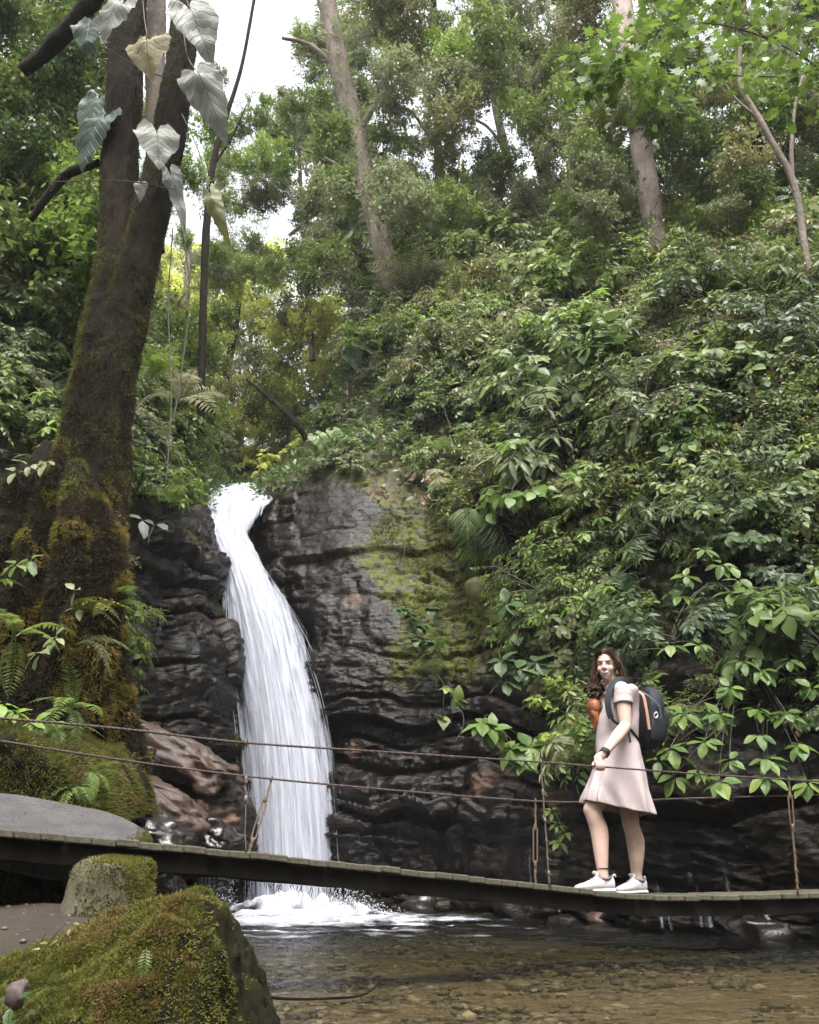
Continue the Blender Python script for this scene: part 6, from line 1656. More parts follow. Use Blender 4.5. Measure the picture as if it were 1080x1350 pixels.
V = np.array(shell).reshape(-1, 3); nrs = len(shell); F = [grid_faces(nrs, NSD, True)]
V = np.vstack([V, shell[0].mean(0) + [0, 0, 0.004], shell[-1].mean(0)]); kk_ = np.arange(NSD)
F += [np.stack([np.full(NSD, nrs * NSD), (kk_ + 1) % NSD, kk_], 1), np.stack([np.full(NSD, nrs * NSD + 1), (nrs - 1) * NSD + kk_, (nrs - 1) * NSD + (kk_ + 1) % NSD], 1)]
dp = [(V, F)]
dp.append(limb([SH_L + np.array([-0.05, 0.10, 0.022]), SH_L + np.array([0, 0, 0.010]), SH_L * 0.80 + EL * 0.20, SH_L * 0.62 + EL * 0.38], [0.060, 0.066, 0.070, 0.074], 20, 24))
dp.append(limb([SH_R + np.array([0.05, -0.10, -0.01]), SH_R + [0.02, 0, -0.012], SH_R * 0.62 + ELR * 0.38], [0.060, 0.066, 0.070], 16, 24))
dp.append(limb([SH_L + [0, 0, 0.004], 0.5 * (SH_L + NECK) + [0, 0, 0.006], 0.5 * (SH_R + NECK) + [0, 0, 0.006], SH_R + [0, 0, 0.004]], [0.058, 0.058, 0.058, 0.058], 24, 18))


def folds(co):
    lowf = smooth(1.35 - co[:, 2], 0.0, 0.5); g_ = 0.004 * fbm(co * np.array([10, 10, 4.0]), 3, 400) + lowf * (0.017 * np.sin((co[:, 0] * 9.0 + co[:, 2] * 3.2) * 4.2 + 2.0 * fbm(co * 3, 2, 402)) + 0.006 * fbm(co * np.array([22, 8, 5.0]), 2, 405)) + 0.006 * np.sin((co[:, 2] * 3.0 - co[:, 0] * 3.0) * 9 + 2 * fbm(co * 5, 2, 407)) * smooth(co[:, 2], 1.2, 1.4)
    return co + np.array([0, -1.0, 0.0]) * g_[:, None]


dress_me = remesh('dress', dp, 0.0055, M['dress'], 4, None, folds); dress = link('dress', dress_me, M['dress'], person)

# --- hair: a cap on the skull and long wavy strands, in front on the far side and behind on the near side
V, F = ico(4); ok = (V[:, 1] * 0.80 - V[:, 2] * 0.95 < 0.02) & (V[:, 2] > -0.75) & ~((np.abs(V[:, 0]) < 0.8) & (V[:, 1] > 0.45) & (V[:, 2] < 0.55))
F = F[ok[F].all(1)]; cap = hd(0, -0.014, 0.022) + (V * np.array([0.084, 0.105, 0.109]) * (1 + 0.03 * vnoise(V * 6, 3)[:, None])) @ HR.T
mb = MB().add(cap, F)
for lk_ in range(64):                                        # wavy locks, each a bundle of strands
    sgn = 1 if lk_ % 2 else -1; viewer_left = (he * sgn)[0] < 0
    e0 = sgn * (0.006 + 0.052 * RNG.random()); f0 = RNG.uniform(-0.09, 0.058)
    root = hd(e0, f0, 0.024 + 0.105 * math.sqrt(max(0.02, 1 - (e0 / 0.08) ** 2 - ((f0 + 0.014) / 0.105) ** 2)))
    side_out = hd(sgn * RNG.uniform(0.082, 0.097), RNG.uniform(-0.075, 0.018), RNG.uniform(-0.02, 0.03))
    if viewer_left:
        low_ = hd(sgn * RNG.uniform(0.080, 0.118), RNG.uniform(-0.05, 0.02), -0.12); end = p(RNG.uniform(774, 797), RNG.uniform(908, 955), RNG.uniform(-0.03, 0.12))
    else:
        low_ = hd(sgn * RNG.uniform(0.085, 0.115), RNG.uniform(-0.09, -0.02), -0.10); end = p(RNG.uniform(812, 836), RNG.uniform(890, 922), RNG.uniform(-0.02, 0.12))
    c0 = catmull(np.array([root, side_out, low_, end * 0.6 + low_ * 0.4 + RNG.normal(0, 0.014, 3), end]), 26); f = np.linspace(0, 1, 26); ph = RNG.uniform(0, 6.28); am = RNG.uniform(0.008, 0.014) * smooth(f, 0.28, 0.7)
    c0 = c0 + (np.sin(f * 26 + ph) * am)[:, None] * np.array([1, 0.3, 0.1]) + (np.cos(f * 26 + ph) * am)[:, None] * np.array([0, 1, 0.1])
    for j in range(20):
        o1 = RNG.normal(0, 1, 3) * np.array([1, 1, 0.3]); o2 = RNG.normal(0, 1, 3); q = c0 + o1 * (0.0085 * (1 - 0.75 * f ** 2))[:, None] + o2 * (0.004 * f * np.sin(f * 9 + j))[:, None]
        mb.addm(tube(q, 0.0032 * (1 - 0.75 * f ** 2), 3, False), RNG.random())
hair = link('hair', mb.mesh('hair'), M['hair'], person); hair['kind'] = 'stuff'


# --- sneakers
def ringset(FT, fd, prof, z0):
    sd_ = np.array([-fd[1], fd[0], 0.0]); V = []; n = 20
    for t, w, h, zb in prof:
        c = FT + fd * (t * 0.285 - 0.075); an = np.arange(n) / n * 2 * np.pi
        x_ = np.sign(np.cos(an)) * np.abs(np.cos(an)) ** 0.7 * w; y_ = np.sign(np.sin(an)) * np.abs(np.sin(an)) ** 0.75
        V.append(c + sd_ * x_[:, None] + up3 * (z0 + zb + h * (0.5 + 0.5 * y_))[:, None])
    m_ = len(V); V = np.array(V).reshape(-1, 3); F = [grid_faces(m_, n, True)]; V = np.vstack([V, V[:n].mean(0), V[(m_ - 1) * n:m_ * n].mean(0)]); k_ = np.arange(n)
    F += [np.stack([np.full(n, m_ * n), (k_ + 1) % n, k_], 1), np.stack([np.full(n, m_ * n + 1), (m_ - 1) * n + k_, (m_ - 1) * n + (k_ + 1) % n], 1)]
    return V, F


for FT, fd, AN in ((FOOT1, f1d, AN1), (FOOT2, f2d, AN2)):
    upper = ringset(FT, fd, [(0.0, 0.020, 0.060, 0.004), (0.04, 0.033, 0.082, 0), (0.14, 0.038, 0.078, 0), (0.27, 0.040, 0.074, 0), (0.36, 0.041, 0.083, 0), (0.45, 0.043, 0.077, 0), (0.60, 0.047, 0.057, 0), (0.75, 0.049, 0.043, 0), (0.88, 0.044, 0.034, 0), (0.96, 0.030, 0.026, 0), (1.0, 0.014, 0.016, 0.002)], 0.018)
    sh = link('sneaker', MB().addm(upper).mesh('sneaker'), M['white_shoe'], person)
    sole = ringset(FT, fd, [(-0.01, 0.022, 0.024, 0.004), (0.03, 0.037, 0.026, 0), (0.2, 0.041, 0.026, 0), (0.42, 0.041, 0.024, 0), (0.70, 0.052, 0.022, 0), (0.88, 0.047, 0.021, 0), (0.97, 0.032, 0.019, 0.002), (1.015, 0.012, 0.014, 0.006)], 0.0)
    link('sole', MB().addm(sole).mesh('sole'), M['sole'], sh)
    an = np.linspace(0, 2 * np.pi, 25); sd_ = np.array([-fd[1], fd[0], 0.0]); cc = FT + fd * 0.0 + up3 * 0.094
    col_ = cc + fd * (np.cos(an) * 0.050 - 0.008)[:, None] + sd_ * (np.sin(an) * 0.041)[:, None] + up3 * (0.016 * np.cos(an) ** 2 - 0.010)[:, None]
    link('collar', MB().addm(tube(col_, 0.0085, 8)).mesh('collar'), M['grey_fabric'], sh)
    tg = limb([FT + fd * 0.055 + up3 * 0.085, FT + fd * 0.045 + up3 * 0.108, FT + fd * 0.040 + up3 * 0.128], [0.020, 0.022, 0.018], 10, 12, 0.4, fd); link('tongue', MB().addm(tg).mesh('tongue'), M['white_shoe'], sh)
    hl_ = [FT - fd * 0.072 + up3 * (0.095 + 0.018 * math.sin(a)) - fd * (0.010 * (1 - math.cos(a))) for a in np.linspace(0, 3.14, 9)]; link('heel_loop', MB().addm(tube(np.array(hl_), 0.0045, 6)).mesh('heel_loop'), M['white_shoe'], sh)
    for i in range(4):
        c = FT + fd * (0.045 + 0.022 * i) + up3 * (0.100 - 0.010 * i); link('lace', MB().addm(tube(np.array([c - sd_ * 0.026 - up3 * 0.008, c + up3 * 0.004, c + sd_ * 0.026 - up3 * 0.008]), 0.004, 6)).mesh('lace'), M['white_shoe'], sh)
    for a, sz_ in ((0.7, 1), (2.2, 0.8)):
        lp = [FT + fd * 0.06 + up3 * 0.115 + sd_ * (0.018 * math.cos(a) * math.sin(x_)) + fd * 0.012 * math.sin(x_) + up3 * (0.018 * sz_ * math.sin(x_ / 2)) for x_ in np.linspace(0, 6.28, 12)]; link('lace', MB().addm(tube(np.array(lp), 0.0032, 5)).mesh('lace'), M['white_shoe'], sh)


def band(c, ax, r, w, mat, name):
    R = rot_to(ax); an = np.linspace(0, 2 * np.pi, 25); q = c + (np.cos(an) * r)[:, None] * R[:, 0] + (np.sin(an) * r)[:, None] * R[:, 1]
    return link(name, MB().addm(tube(q, w, 8)).mesh(name), mat, person)


fa = norm(WR - EL)
for o_, w_ in ((-0.028, 0.0085), (-0.014, 0.009), (0.0, 0.008)): band(WR + fa * (o_ - 0.008), fa, 0.0275, w_, M['blackband'], 'bracelet')
band(AN1 + np.array([0.004, 0, 0.062]), norm(KN1 - AN1 + np.array([0.02, 0, 0])), 0.0405, 0.0035, M['blackband'], 'anklet')

# --- backpack: body, front pocket, tan strip, straps, handle, buckle
bx = norm(np.array([0.88, 0.42, 0.0])); by = np.array([-bx[1], bx[0], 0]); bz = norm(np.array([0.16, 0.0, 1.0])); BR = np.stack([bx, by, bz], 1)
BP = p(853, 948, 0.12)
pack = thing('backpack', BP, 'black backpack with a tan strip worn by the woman on the bridge', 'backpack'); PB_ = np.array(pack.location)


def sq_ell(c, R, s_, e=0.5, sub=4, seed=0, wob=0.02, taper=0.0):
    V, F = ico(sub); V = np.sign(V) * np.abs(V) ** e; V = V / np.maximum(1e-6, (np.abs(V) ** (2 / e * 0.5 + 1)).sum(1) ** (1 / (1 / e + 1)))[:, None]
    V = V * np.array([1 - taper * V[:, 2], 1 - 0.3 * taper * V[:, 2], np.ones(len(V))]).T; V = V * (1 + wob * vnoise(V * 2.6 + seed, seed)[:, None])
    return (V * np.asarray(s_)) @ np.asarray(R).T + np.asarray(c), [F]


link('pack_body', MB().addm(sq_ell((0, 0, 0), BR, (0.088, 0.15, 0.245), 0.62, 4, 1, 0.06, 0.18)).mesh('pack_body'), M['navy'], pack)
link('front_pocket', MB().addm(sq_ell(bx * 0.072 - bz * 0.055, BR, (0.062, 0.125, 0.155), 0.6, 4, 2, 0.06, 0.15)).mesh('front_pocket'), M['navy'], pack)
link('side_pocket', MB().addm(sq_ell(-by * -0.0 + np.array([0.03, -0.135, -0.10]), BR, (0.07, 0.03, 0.10), 0.6, 3, 3, 0.06)).mesh('side_pocket'), M['navy'], pack)


def strip(pts, w, th_, mat, name, parent, base, nrm_ref, n=30):
    q = catmull(np.array(pts), n) - base; T = norm(np.gradient(q, axis=0)); Nn_ = norm(np.asarray(nrm_ref) - (T @ np.asarray(nrm_ref))[:, None] * T); S = np.cross(T, Nn_)
    V = np.stack([q - S * w / 2, q + S * w / 2, q + S * w / 2 + Nn_ * th_, q - S * w / 2 + Nn_ * th_], 1).reshape(-1, 3)
    return link(name, mesh_np(name, V, [grid_faces(n, 4, True), np.array([[3, 2, 1, 0], [4 * n - 4, 4 * n - 3, 4 * n - 2, 4 * n - 1]])], None, False), mat, parent)


strip([p(842, 912, -0.045), p(848, 918, -0.065), p(852, 936, -0.075), p(856, 962, -0.07)], 0.022, 0.008, M['tan'], 'tan_strip', pack, PB_, (0.2, -1, 0.1))
strip([p(838, 914, -0.04), p(830, 902, -0.10), p(820, 896.5, -0.135), p(811, 899, -0.145), p(804, 910, -0.155), p(801.5, 925, -0.165), p(803, 938, -0.165), p(806, 947, -0.16)], 0.045, 0.012, M['navy'], 'shoulder_strap', pack, PB_, (-0.25, -1, 0.25))
strip([p(806, 946, -0.165), p(812, 953, -0.15), p(830, 961, -0.13), p(840, 973, -0.08), p(846, 983, -0.03)], 0.020, 0.005, M['navy'], 'webbing', pack, PB_, (0, -1, 0.1))
strip([p(826, 960, -0.225), p(829, 968, -0.225), p(831, 979, -0.22)], 0.016, 0.004, M['navy'], 'loose_strap', pack, PB_, (0, -1, 0.1))
strip([p(836, 906, 0.05), p(842, 901, 0.08), p(850, 906, 0.12)], 0.02, 0.008, M['navy'], 'handle', pack, PB_, (0.2, -0.2, 1))
an = np.linspace(0, 2 * np.pi, 17); cb = p(865, 943, -0.06) - PB_
link('carabiner', MB().addm(tube(cb + 0.014 * np.cos(an)[:, None] * np.array([1, 0, 0]) + 0.020 * np.sin(an)[:, None] * np.array([0.25, 0, 1]), 0.0055, 8)).mesh('carabiner'), M['steel'], pack)
strip([p(846, 912, -0.06), p(858, 920, -0.05), p(868, 930, -0.03), p(872, 945, -0.01)], 0.010, 0.004, M['grey_fabric'], 'zipper', pack, PB_, (0.3, -1, 0.2))
# --- orange leather bag held against her front
OB_ = p(787.5, 944, 0.07)
bag = thing('shoulder_bag', OB_, 'orange brown leather bag in front of the chest of the woman on the bridge', 'bag')
Rb = np.stack([norm(np.array([0.8, -0.5, 0.15])), norm(np.array([0.5, 0.8, 0])), np.array([0, 0, 1.0])], 1); Rb = np.stack([Rb[:, 0], norm(np.cross(Rb[:, 2], Rb[:, 0])), np.cross(Rb[:, 0], norm(np.cross(Rb[:, 2], Rb[:, 0])))], 1)
link('bag_body', MB().addm(sq_ell((0, 0, 0), Rb, (0.048, 0.10, 0.135), 0.72, 4, 6, 0.12, -0.10)).mesh('bag_body'), M['orange'], bag)
link('bag_flap', MB().addm(sq_ell((0.0, -0.012, 0.06), Rb, (0.054, 0.102, 0.075), 0.75, 3, 7, 0.05)).mesh('bag_flap'), M['orange'], bag)
strip([OB_ + np.array([0.01, 0.0, 0.10]), p(794, 915, 0.10), p(803, 903, 0.12), p(815, 905, 0.10)], 0.02, 0.004, M['orange'], 'bag_strap', bag, OB_, (-0.5, -0.6, 0.5))


# ================================================================== PLANTS ONE CAN PICK OUT
def at(px, py, out=0.15):
    loc, nrm = hit(px, py)
    if loc is None: loc, nrm = U(px, py, 15.0), np.array([0, -1.0, 0])
    return loc + norm(nrm * np.array([1, 1, 0.3])) * out, nrm


def spray_dirs(n, mean, spread, zlo=-0.2):
    d = norm(np.asarray(mean, float) + RNG.normal(0, spread, (n, 3))); d[:, 2] = np.maximum(d[:, 2], zlo); return norm(d)


# --- ferns and palm fronds
for px, py, n, sz, mt, mean, sp, fm, lab in (
        (603, 618, 9, 0.75, 'fern', (0, -0.7, 0.55), 0.75, FROND, 'bright green fern on the ledge above the mossy rock'),
        (590, 862, 6, 0.55, 'fern', (-0.1, -0.8, 0.1), 0.6, FROND, 'small fern low on the rock right of the waterfall'),
        (540, 838, 7, 0.45, 'fern', (-0.2, -0.8, 0.3), 0.7, FROND, 'small fern among the leaves growing from the dark rock'),
        (622, 690, 7, 1.25, 'leaf_dark', (0.25, -0.55, -0.15), 0.32, FROND_PALM, 'dark palm fern whose fronds hang down over the rock'),
        (603, 652, 2, 0.75, 'fern_pale', (-0.25, -0.6, 0.0), 0.25, FROND_PALM, 'pale withered fronds hanging above the dark palm fern'),
        (640, 770, 4, 0.6, 'leaf_olive', (0.0, -0.5, -0.4), 0.35, FROND_PALM, 'yellowing fronds at the tip of the hanging palm fern'),
        (560, 392, 6, 1.7, 'fern_pale', (0, -0.6, 0.5), 0.8, FROND, 'pale brown tree fern fronds below the lichened tree'),
        (612, 420, 6, 1.6, 'leaf_olive', (0.1, -0.7, 0.3), 0.8, FROND, 'olive tree fern fronds on the upper slope'),
        (1000, 830, 6, 0.75, 'fern', (0.1, -0.8, 0.2), 0.8, FROND_PALM, 'feathery palm seedling in the shade at the right'),
        (950, 690, 7, 0.7, 'fern', (-0.2, -0.8, 0.1), 0.7, FROND, 'fern on the right wall under the broad leaves'),
        (1020, 690, 6, 0.7, 'leaf_dark', (-0.2, -0.8, 0.1), 0.7, FROND_PALM, 'dark fern on the right wall beside the narrow leaved shrubs'),
        (690, 545, 5, 0.9, 'fern', (0, -0.8, 0.2), 0.7, FROND, 'fern in the middle of the right thicket'),
        (1060, 400, 7, 0.9, 'fern', (-0.3, -0.8, 0.2), 0.7, FROND, 'fern at the right edge high on the slope')):
    loc, nrm = at(px, py, 0.3)
    fern(loc, spray_dirs(n, mean, sp, -0.6), sz * RNG.uniform(0.8, 1.15, n), M[mt], lab, None, fm)
for px, py, Y, n, sz, mt, mean, sp, lab in (
        (92, 936, 6.3, 6, 0.42, 'fern', (0.6, -0.5, 0.2), 0.5, 'bright fern on the bank under the big trunk'),
        (70, 968, 5.9, 6, 0.36, 'fern', (0.5, -0.6, 0.1), 0.6, 'low fern on the bank edge above the grey slab'),
        (20, 840, 6.2, 8, 0.50, 'leaf_mid', (0.3, -0.6, 0.1), 0.8, 'shaded fern at the foot of the big trunk on its left'),
        (88, 812, 6.35, 3, 0.62, 'moss', (0.95, -0.25, 0.15), 0.12, 'golden fern fronds growing out of the mossy roots'),
        (100, 850, 6.4, 3, 0.50, 'leaf_grey', (0.95, -0.2, -0.05), 0.15, 'grey green ladder fern below the golden fronds'),
        (150, 800, 6.8, 4, 0.35, 'fern', (0.6, -0.6, 0.1), 0.5, 'small fern on the knobbly root'),
        (118, 1020, 5.7, 9, 0.24, 'fern', (0.4, -0.8, -0.2), 0.6, 'bright little fern hanging on the mossy bank'),
        (98, 1040, 5.5, 9, 0.22, 'fern', (0.3, -0.8, -0.3), 0.6, 'bright little fern lowest on the mossy bank'),
        (236, 530, 9.0, 7, 0.8, 'fern_pale', (0.3, -0.5, 0.3), 0.7, 'pale arching fronds behind the big trunk'),
        (200, 500, 8.6, 8, 0.6, 'leaf_fresh', (0.2, -0.5, 0.5), 0.6, 'bright strap leaved fern right of the big trunk'),
        (228, 668, 10.5, 6, 0.5, 'leaf_mid', (0.2, -0.8, 0.0), 0.6, 'fern on the rock left of the lip of the fall')):
    fern(U(px, py, Y), spray_dirs(n, mean, sp, -0.7), sz * RNG.uniform(0.8, 1.15, n), M[mt], lab, None, FROND)

# --- shrubs whose single leaves can be picked apart
SP_T = sub_mesh(*T_OVAL) if False else T_OVAL


def sprig_list(lst, Yf, L, axis=(-0.15, -0.8, 0.55)):
    return [(U(x, y, Yf(x, y) if callable(Yf) else Yf), np.array(axis) + RNG.normal(0, 0.25, 3), n, L * RNG.uniform(0.85, 1.15)) for x, y, n in lst]


rs = [(905, 757, 6), (952, 742, 6), (930, 722, 5), (898, 783, 4), (975, 762, 6), (922, 848, 6), (884, 848, 4), (972, 828, 6), (1004, 790, 6), (1030, 775, 5), (1052, 792, 7), (1050, 825, 5), (962, 905, 6), (1003, 880, 6), (1040, 868, 6), (902, 938, 6), (950, 940, 6), (1000, 932, 7), (884, 985, 5), (922, 1012, 7), (962, 1000, 5),
      (1012, 998, 7), (1052, 978, 6), (872, 958, 4), (1064, 1030, 6), (1000, 965, 5), (1036, 938, 6), (890, 1022, 5), (948, 1028, 5), (1010, 1022, 5), (1070, 905, 6), (868, 1000, 4), (1075, 748, 6), (1078, 850, 5), (930, 975, 6), (980, 870, 5)]
a, b_ = rs[::2], rs[1::2]
leafy_plant(at(985, 880, 0.0)[0], sprig_list(a, lambda x, y: 7.25 - 0.0011 * (x - 900) + 0.0015 * (900 - y), 0.17), T_OVAL, 'oval', M['leaf_big'], 'bright broad leaved shrub hanging on the dark wall behind the right half of the bridge', 'shrub', None, 'overhanging_shrub', 0.007, 0.5)
leafy_plant(at(1015, 930, 0.0)[0], sprig_list(b_, lambda x, y: 7.35 - 0.0011 * (x - 900) + 0.0015 * (900 - y), 0.165), T_FINE, 'fine', M['leaf_big'], 'second bright shrub with slimmer leaves tangled among the broad leaved one at the right', 'shrub', None, 'overhanging_shrub', 0.007, 0.5)
for lst, Yf, L, T, key, mt, lab in (
        ([(650, 960, 8), (672, 985, 8), (636, 952, 6), (700, 985, 8), (690, 1000, 6)], 9.9, 0.24, T_OVAL, 'oval', 'leaf_big', 'rosette plant with long glossy leaves low on the rock left of the woman'),
        ([(660, 870, 8), (684, 880, 8), (706, 872, 7), (668, 895, 5)], 10.3, 0.25, T_OVAL, 'oval', 'leaf_blue', 'glossy rosette plant on the rock above the long leaved one'),
        ([(668, 795, 6), (690, 812, 7), (705, 800, 6), (680, 830, 5), (712, 830, 5)], 10.7, 0.29, T_OVAL, 'oval', 'leaf_blue', 'big blue green leaved plant beside the dark hollow in the thicket'),
        ([(540, 808, 5), (556, 822, 6), (528, 800, 4), (548, 840, 6), (566, 800, 4), (570, 845, 5)], 11.9, 0.20, T_BROAD, 'broad', 'leaf_blue', 'blue green leafy plant growing from the dark rock right of the waterfall'),
        ([(735, 1085, 6), (728, 1068, 6), (745, 1095, 6), (738, 1108, 5)], 9.4, 0.13, T_FINE, 'fine', 'leaf_mid', 'small plant low on the rock just left of the legs of the woman'),
        ([(590, 905, 5), (604, 920, 4), (585, 945, 3)], 11.8, 0.15, T_BROAD, 'broad', 'leaf_mid', 'small heart leaved plant on the wet rock under the ferns'),
        ([(760, 625, 6), (800, 640, 7), (835, 610, 7), (790, 680, 6), (770, 700, 6), (820, 700, 7)], 10.4, 0.19, T_FINE, 'fine', 'leaf_fresh', 'fresh green shrub in the middle of the thicket above the woman'),
        ([(880, 480, 8), (920, 470, 8), (960, 500, 8), (900, 510, 8), (940, 530, 8), (870, 520, 7), (985, 470, 7)], 10.6, 0.20, T_OVAL, 'oval', 'leaf_fresh', 'layered broad leaved shrub high on the right wall'),
        ([(1040, 600, 7), (1060, 620, 7), (1020, 640, 7), (1070, 655, 7), (1000, 660, 6)], 8.6, 0.18, T_OVAL, 'oval', 'leaf_big', 'pale green broad leaved shrub at the right edge halfway up'),
        ([(740, 760, 7), (770, 790, 7), (800, 770, 7), (745, 800, 6), (780, 830, 6), (815, 805, 6)], 9.7, 0.15, T_FINE, 'fine', 'leaf_fresh', 'bright fine leaved shrub directly above the head of the woman')):
    leafy_plant(at(lst[0][0], lst[0][1], 0.0)[0], sprig_list(lst, Yf, L), T, key, M[mt], lab, 'plant', None, 'broadleaf_plant')
for lst, Y, L, mt, lab in (
        ([(72, 838, 5), (50, 858, 4), (104, 800, 3), (98, 778, 3)], 6.3, 0.14, 'leaf_grey', 'pale leaved seedling at the foot of the big trunk'),
        ([(20, 742, 5), (38, 735, 4), (6, 760, 4)], 6.4, 0.16, 'leaf_mid', 'leafy plant at the left edge on the buttress root'),
        ([(38, 612, 4), (60, 606, 4), (20, 620, 3)], 6.6, 0.15, 'leaf_grey', 'pale leaved twig left of the big trunk'),
        ([(188, 684, 3), (205, 690, 2)], 8.2, 0.20, 'leaf_pale', 'pale leaf hanging over the black rock left of the falls'),
        ([(50, 515, 7), (62, 560, 6)], 8.0, 0.17, 'leaf_fresh', 'whorled bright plant left of the big trunk'),
        ([(10, 1315, 3), (22, 1340, 3)], 2.05, 0.05, 'leaf_blue', 'small blue green seedling beside the pinkish stone'),
        ([(55, 1250, 3), (92, 1213, 3), (70, 1240, 2)], 2.72, 0.03, 'leaf_grey', 'tiny pale seedling on top of the mossy boulder'),
        ([(20, 935, 6), (5, 925, 5), (40, 950, 5)], 5.7, 0.13, 'leaf_fresh', 'bright seedling on the bank at the left edge')):
    leafy_plant(U(lst[0][0] - 6, lst[0][1] + 30, Y + 0.1), sprig_list(lst, Y, L), T_FINE, 'fine', M[mt], lab, 'plant', None, 'seedling')

# --- elephant ear leaves standing out of the thicket
for lst, lab, mt in (
        ([(480, 470, 488, 440, 0.8), (500, 468, 512, 470, 0.7), (485, 475, 474, 492, 0.7)], 'large elephant ear plant below the lichened tree', 'leaf_blue'),
        ([(628, 535, 622, 575, 0.75), (640, 530, 652, 548, 0.55), (636, 520, 618, 530, 0.5)], 'elephant ear plant above the bright fern', 'leaf_big'),
        ([(835, 575, 852, 612, 0.62), (858, 610, 885, 640, 0.6), (850, 645, 842, 668, 0.42), (900, 655, 925, 660, 0.5)], 'dark elephant ear plant in the hollow above the woman', 'leaf_blue'),
        ([(925, 690, 940, 722, 0.55), (950, 715, 985, 735, 0.5), (870, 760, 862, 790, 0.5)], 'dull elephant ear plant above the bright shrub at the right', 'leaf_blue'),
        ([(800, 430, 806, 458, 0.8), (815, 435, 826, 440, 0.6)], 'bright elephant ear plant high on the right slope', 'leaf_big'),
        ([(440, 595, 452, 608, 0.45), (455, 590, 468, 604, 0.35)], 'small elephant ear plant on the rock shoulder by the lip', 'leaf_big'),
        ([(425, 538, 440, 548, 0.55), (436, 545, 428, 565, 0.5)], 'dull elephant ear plant beside the sunny clearing', 'leaf_blue')):
    base, nrm = at(lst[0][0], lst[0][1] + 12, 0.1); t = thing('elephant_ear_plant', base, lab, 'plant'); mb = MB()
    for ax_, ay, bx_, by_, L in lst:
        a, nn = at(ax_, ay, 0.55); dv = U(bx_, by_, a[1] - 0.12) - a
        q = catmull(np.array([base * 0, (a - base) * 0.5 + [0, 0, 0.12], a - base]), 8); mb.addm(tube(q, 0.009, 5, False))
        V, F = HB[RNG.integers(2)]; o = link('leaf', leaf_variant((V, F), 'ear', M[mt]), None, t)
        o.matrix_local = mat4(local_R(dv, norm(np.array([RNG.uniform(-.3, .3), -0.75, 0.65]))), a - base, L)
    link('stem', mb.mesh('stem'), M['stem'], t)

# --- withered leaf bunches caught on the ledges
for px, py, n, sp, L, lab in ((503, 664, 34, 0.16, 0.14, 'heap of fallen pinkish leaves on the ledge right of the lip'), (552, 668, 14, 0.10, 0.13, 'few fallen leaves on the ledge under the bright fern'), (575, 640, 40, 0.22, 0.12, 'rusty dead leaves below the bright fern'),
                             (552, 628, 14, 0.12, 0.15, 'withered hanging leaves left of the bright fern'), (700, 668, 22, 0.2, 0.15, 'bunch of withered leaves beside the hanging palm fern'), (758, 655, 14, 0.11, 0.13, 'pinkish withered cluster above the woman'), (698, 690, 18, 0.13, 0.13, 'lower withered cluster beside the palm fern'),
                             (1018, 548, 12, 0.10, 0.12, 'pale withered cluster high at the right'), (690, 640, 26, 0.25, 0.18, 'brown hanging dead leaves in the thicket')):
    loc, nrm = at(px, py, 0.35); t = thing('dead_leaf_bunch', loc, lab, 'dead leaves')
    for i in range(n):
        o = link('leaf', leaf_variant(T_MED, 'med', M['leaf_dead']), None, t); o.matrix_local = mat4(local_R(unit(1)[0] + [0, 0, -0.5], unit(1)[0]), RNG.normal(0, sp, 3) * [1, 0.5, 0.6], L * RNG.uniform(0.7, 1.3))

# --- hanging lianas and aerial roots
for i, (pts, r) in enumerate(((((535, 670), (545, 720), (532, 770), (528, 790)), .006), (((655, 680), (662, 730), (668, 790), (672, 800)), .012), (((662, 690), (668, 745), (660, 770)), .009), (((600, 880), (612, 940), (608, 985)), .006), (((712, 690), (720, 760), (716, 830)), .007),
                              (((860, 560), (868, 640), (872, 700)), .007), (((735, 560), (730, 640), (738, 720)), .007), (((600, 430), (596, 520), (604, 590)), .008), (((470, 380), (478, 470), (474, 540)), .009), (((940, 430), (950, 520), (946, 620)), .008), (((1030, 690), (1036, 800), (1028, 900)), .006),
                              (((560, 330), (566, 420), (558, 520)), .008), (((680, 330), (690, 450), (684, 560)), .008))):
    q = np.array([at(x, y, 0.45)[0] for x, y in pts]); q = catmull(q, 24); q = q + 0.02 * np.stack([vnoise(q * 3 + i, 1), vnoise(q * 3 + i, 2), q[:, 0] * 0], -1); b0 = q[0].copy()
    o = link('liana', MB().addm(tube(q - b0, np.linspace(r, r * 0.6, 24), 5)).mesh('liana'), M['twig'], None, tuple(b0)); tag(o, 'thin brown liana hanging down the thicket on the right slope', 'liana', 'lianas hanging on the right slope')
for i, (pts, Y, r) in enumerate(((((228, 300), (222, 400), (226, 520), (219, 640)), 7.4, .007), (((238, 290), (250, 380), (242, 470), (228, 560)), 7.6, .008))):
    q = catmull(np.array([U(x, y, Y) for x, y in pts]), 30); b0 = q[0].copy(); o = link('liana', MB().addm(tube(q - b0, r, 5)).mesh('liana'), M['twig'], None, tuple(b0))
    tag(o, ['liana hanging straight beside the right of the big trunk', 'looping liana right of the big trunk'][i], 'liana', 'lianas on the big trunk')

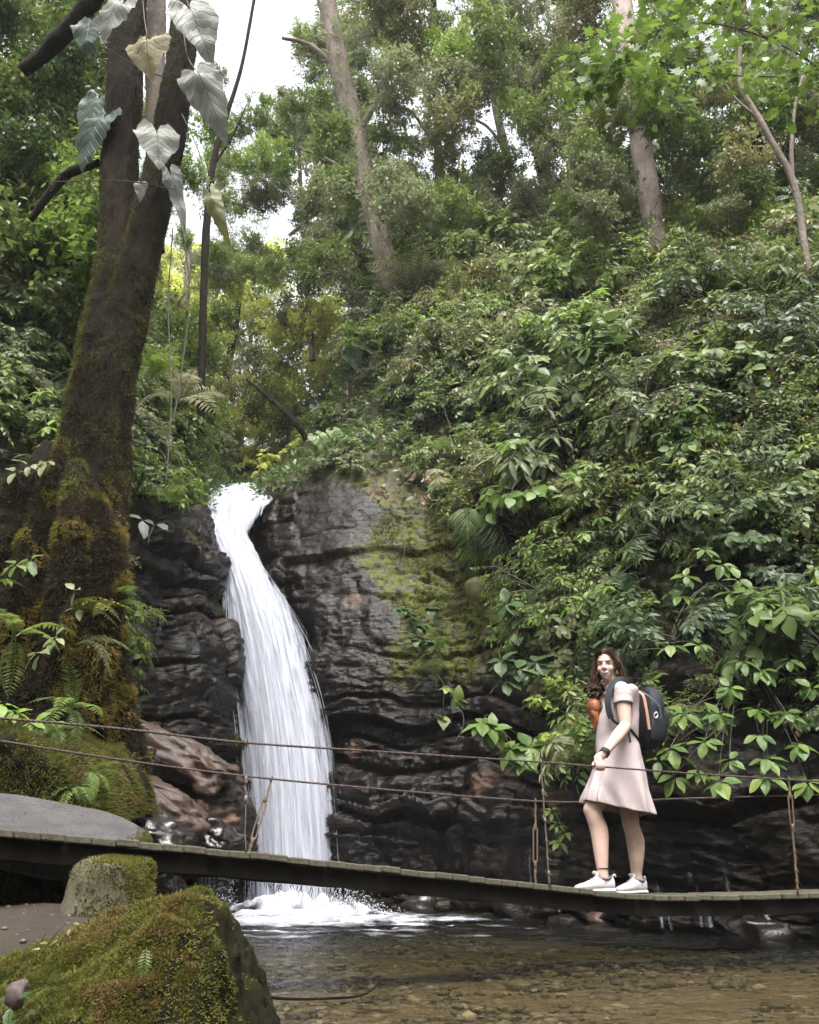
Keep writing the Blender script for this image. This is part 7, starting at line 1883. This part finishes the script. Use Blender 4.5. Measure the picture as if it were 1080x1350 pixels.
# --- epiphytes furring the lichened tree
ep_t, ep_b, ep_P, _ = TREES[0]; pts_, nrm_ = [], []
tr_me = [c for c in ep_t.children if c.name.startswith('trunk')][0].data; co_ = np.empty(len(tr_me.vertices) * 3, np.float32); tr_me.vertices.foreach_get('co', co_); co_ = co_.reshape(-1, 3).astype(float)
fq = np.array([list(q.vertices) for q in tr_me.polygons if len(q.vertices) == 4]); P, Nn = sample_surface(co_, fq, 1500)
V, F, a = place_leaves(T_LANCE, P, Nn + RNG.normal(0, 0.5, P.shape) + [0, 0, 0.3], unit(len(P)), RNG.uniform(0.10, 0.32, len(P)), 1.0); o = link('epiphytes', mesh_np('epiphytes', V, F, {'rnd': a}), M['leaf_grey'], ep_t); o['kind'] = 'stuff'

# --- undergrowth over the soil of the slopes and moss on the wall
PTf, fcs = PT.reshape(-1, 3), grid_faces(nr, nc); sw = soil.ravel(); mw = moss.ravel()
fs_soil = sw[fcs].mean(1); fs_moss = mw[fcs].mean(1)
cen = PTf[fcs].mean(1); front = (cen[:, 1] < 24) & (np.abs(cen[:, 0] / cen[:, 1] - 0.02) < 0.62)
sel = fcs[(fs_soil > 0.35) & front]
P, Nn = sample_surface(PTf, sel, 52000, lambda c, n_: 1.0 / (0.4 + (c[:, 1] / 12) ** 1.2)); Nn = np.where((Nn[:, 1] > 0)[:, None], -Nn, Nn)
V, F, a = place_leaves(T_SMALL, P + Nn * RNG.uniform(0.0, 0.22, len(P))[:, None], Nn * 0.5 + RNG.normal(0, 0.6, P.shape) + [0, 0, -0.25], norm(Nn * 0.5 + np.array([0, 0, 0.8]) + RNG.normal(0, 0.3, P.shape)), RNG.uniform(0.05, 0.15, len(P)) * (0.6 + P[:, 1] / 20), 1.1)
o = link('undergrowth', mesh_np('undergrowth', V, F, {'rnd': a}), M['leaf_dark']); tag(o, 'low leafy undergrowth covering the soil of the slopes', None, None, 'stuff')
sel = fcs[(fs_moss > 0.45) & front & (cen[:, 1] < 15.5)]
if len(sel):
    P, Nn = sample_surface(PTf, sel, 60000, lambda c, n_: 0.05 + smooth(fbm(c * 2.6, 3, 505), 0.0, 0.5)); Nn = np.where((Nn[:, 1] > 0)[:, None], -Nn, Nn)
    V, F, a = blades(P, Nn, 0.015, 0.05, 0.006, 0.9, 0.0, np.clip(0.45 + 0.4 * fbm(P * 4, 3, 500) + RNG.normal(0, 0.15, len(P)), 0, 0.98), 0.5)
    o = link('moss', mesh_np('moss', V, F, {'rnd': a}, False), M['moss'], terr); o['kind'] = 'stuff'

# a tiny fern sprig hanging flat on the face of the mossy boulder
t = thing('fern', U(194, 1248, 2.28), 'tiny fern sprig on the face of the mossy boulder', 'fern'); o = link('frond', with_mat(frond_mesh(11, 1.0, 0.26, 0.05, 0.30), M['leaf_big']), None, t); o.matrix_local = mat4(local_R((0.05, -0.25, -1), (0.1, -1, 0.3)), (0, 0, 0), 0.075)


# ================================================================== HAZE: volume added to imitate lens glare
HAZE_D = 0.0006
V, F = boxm((0, 14, 11.5), (70, 72, 27))
m, nd, lk = newmat('lens glare veil'); out = nd.new('ShaderNodeOutputMaterial'); pv_ = nd.new('ShaderNodeVolumePrincipled')
pv_.inputs['Color'].default_value = (0.92, 0.95, 0.97, 1); pv_.inputs['Density'].default_value = HAZE_D; pv_.inputs['Anisotropy'].default_value = 0.0
lk.new(pv_.outputs[0], out.inputs['Volume'])
tag(link('haze', mesh_np('haze', V, F, None, False), m), 'added thin volume imitating lens glare across the ravine', None, None, 'stuff')
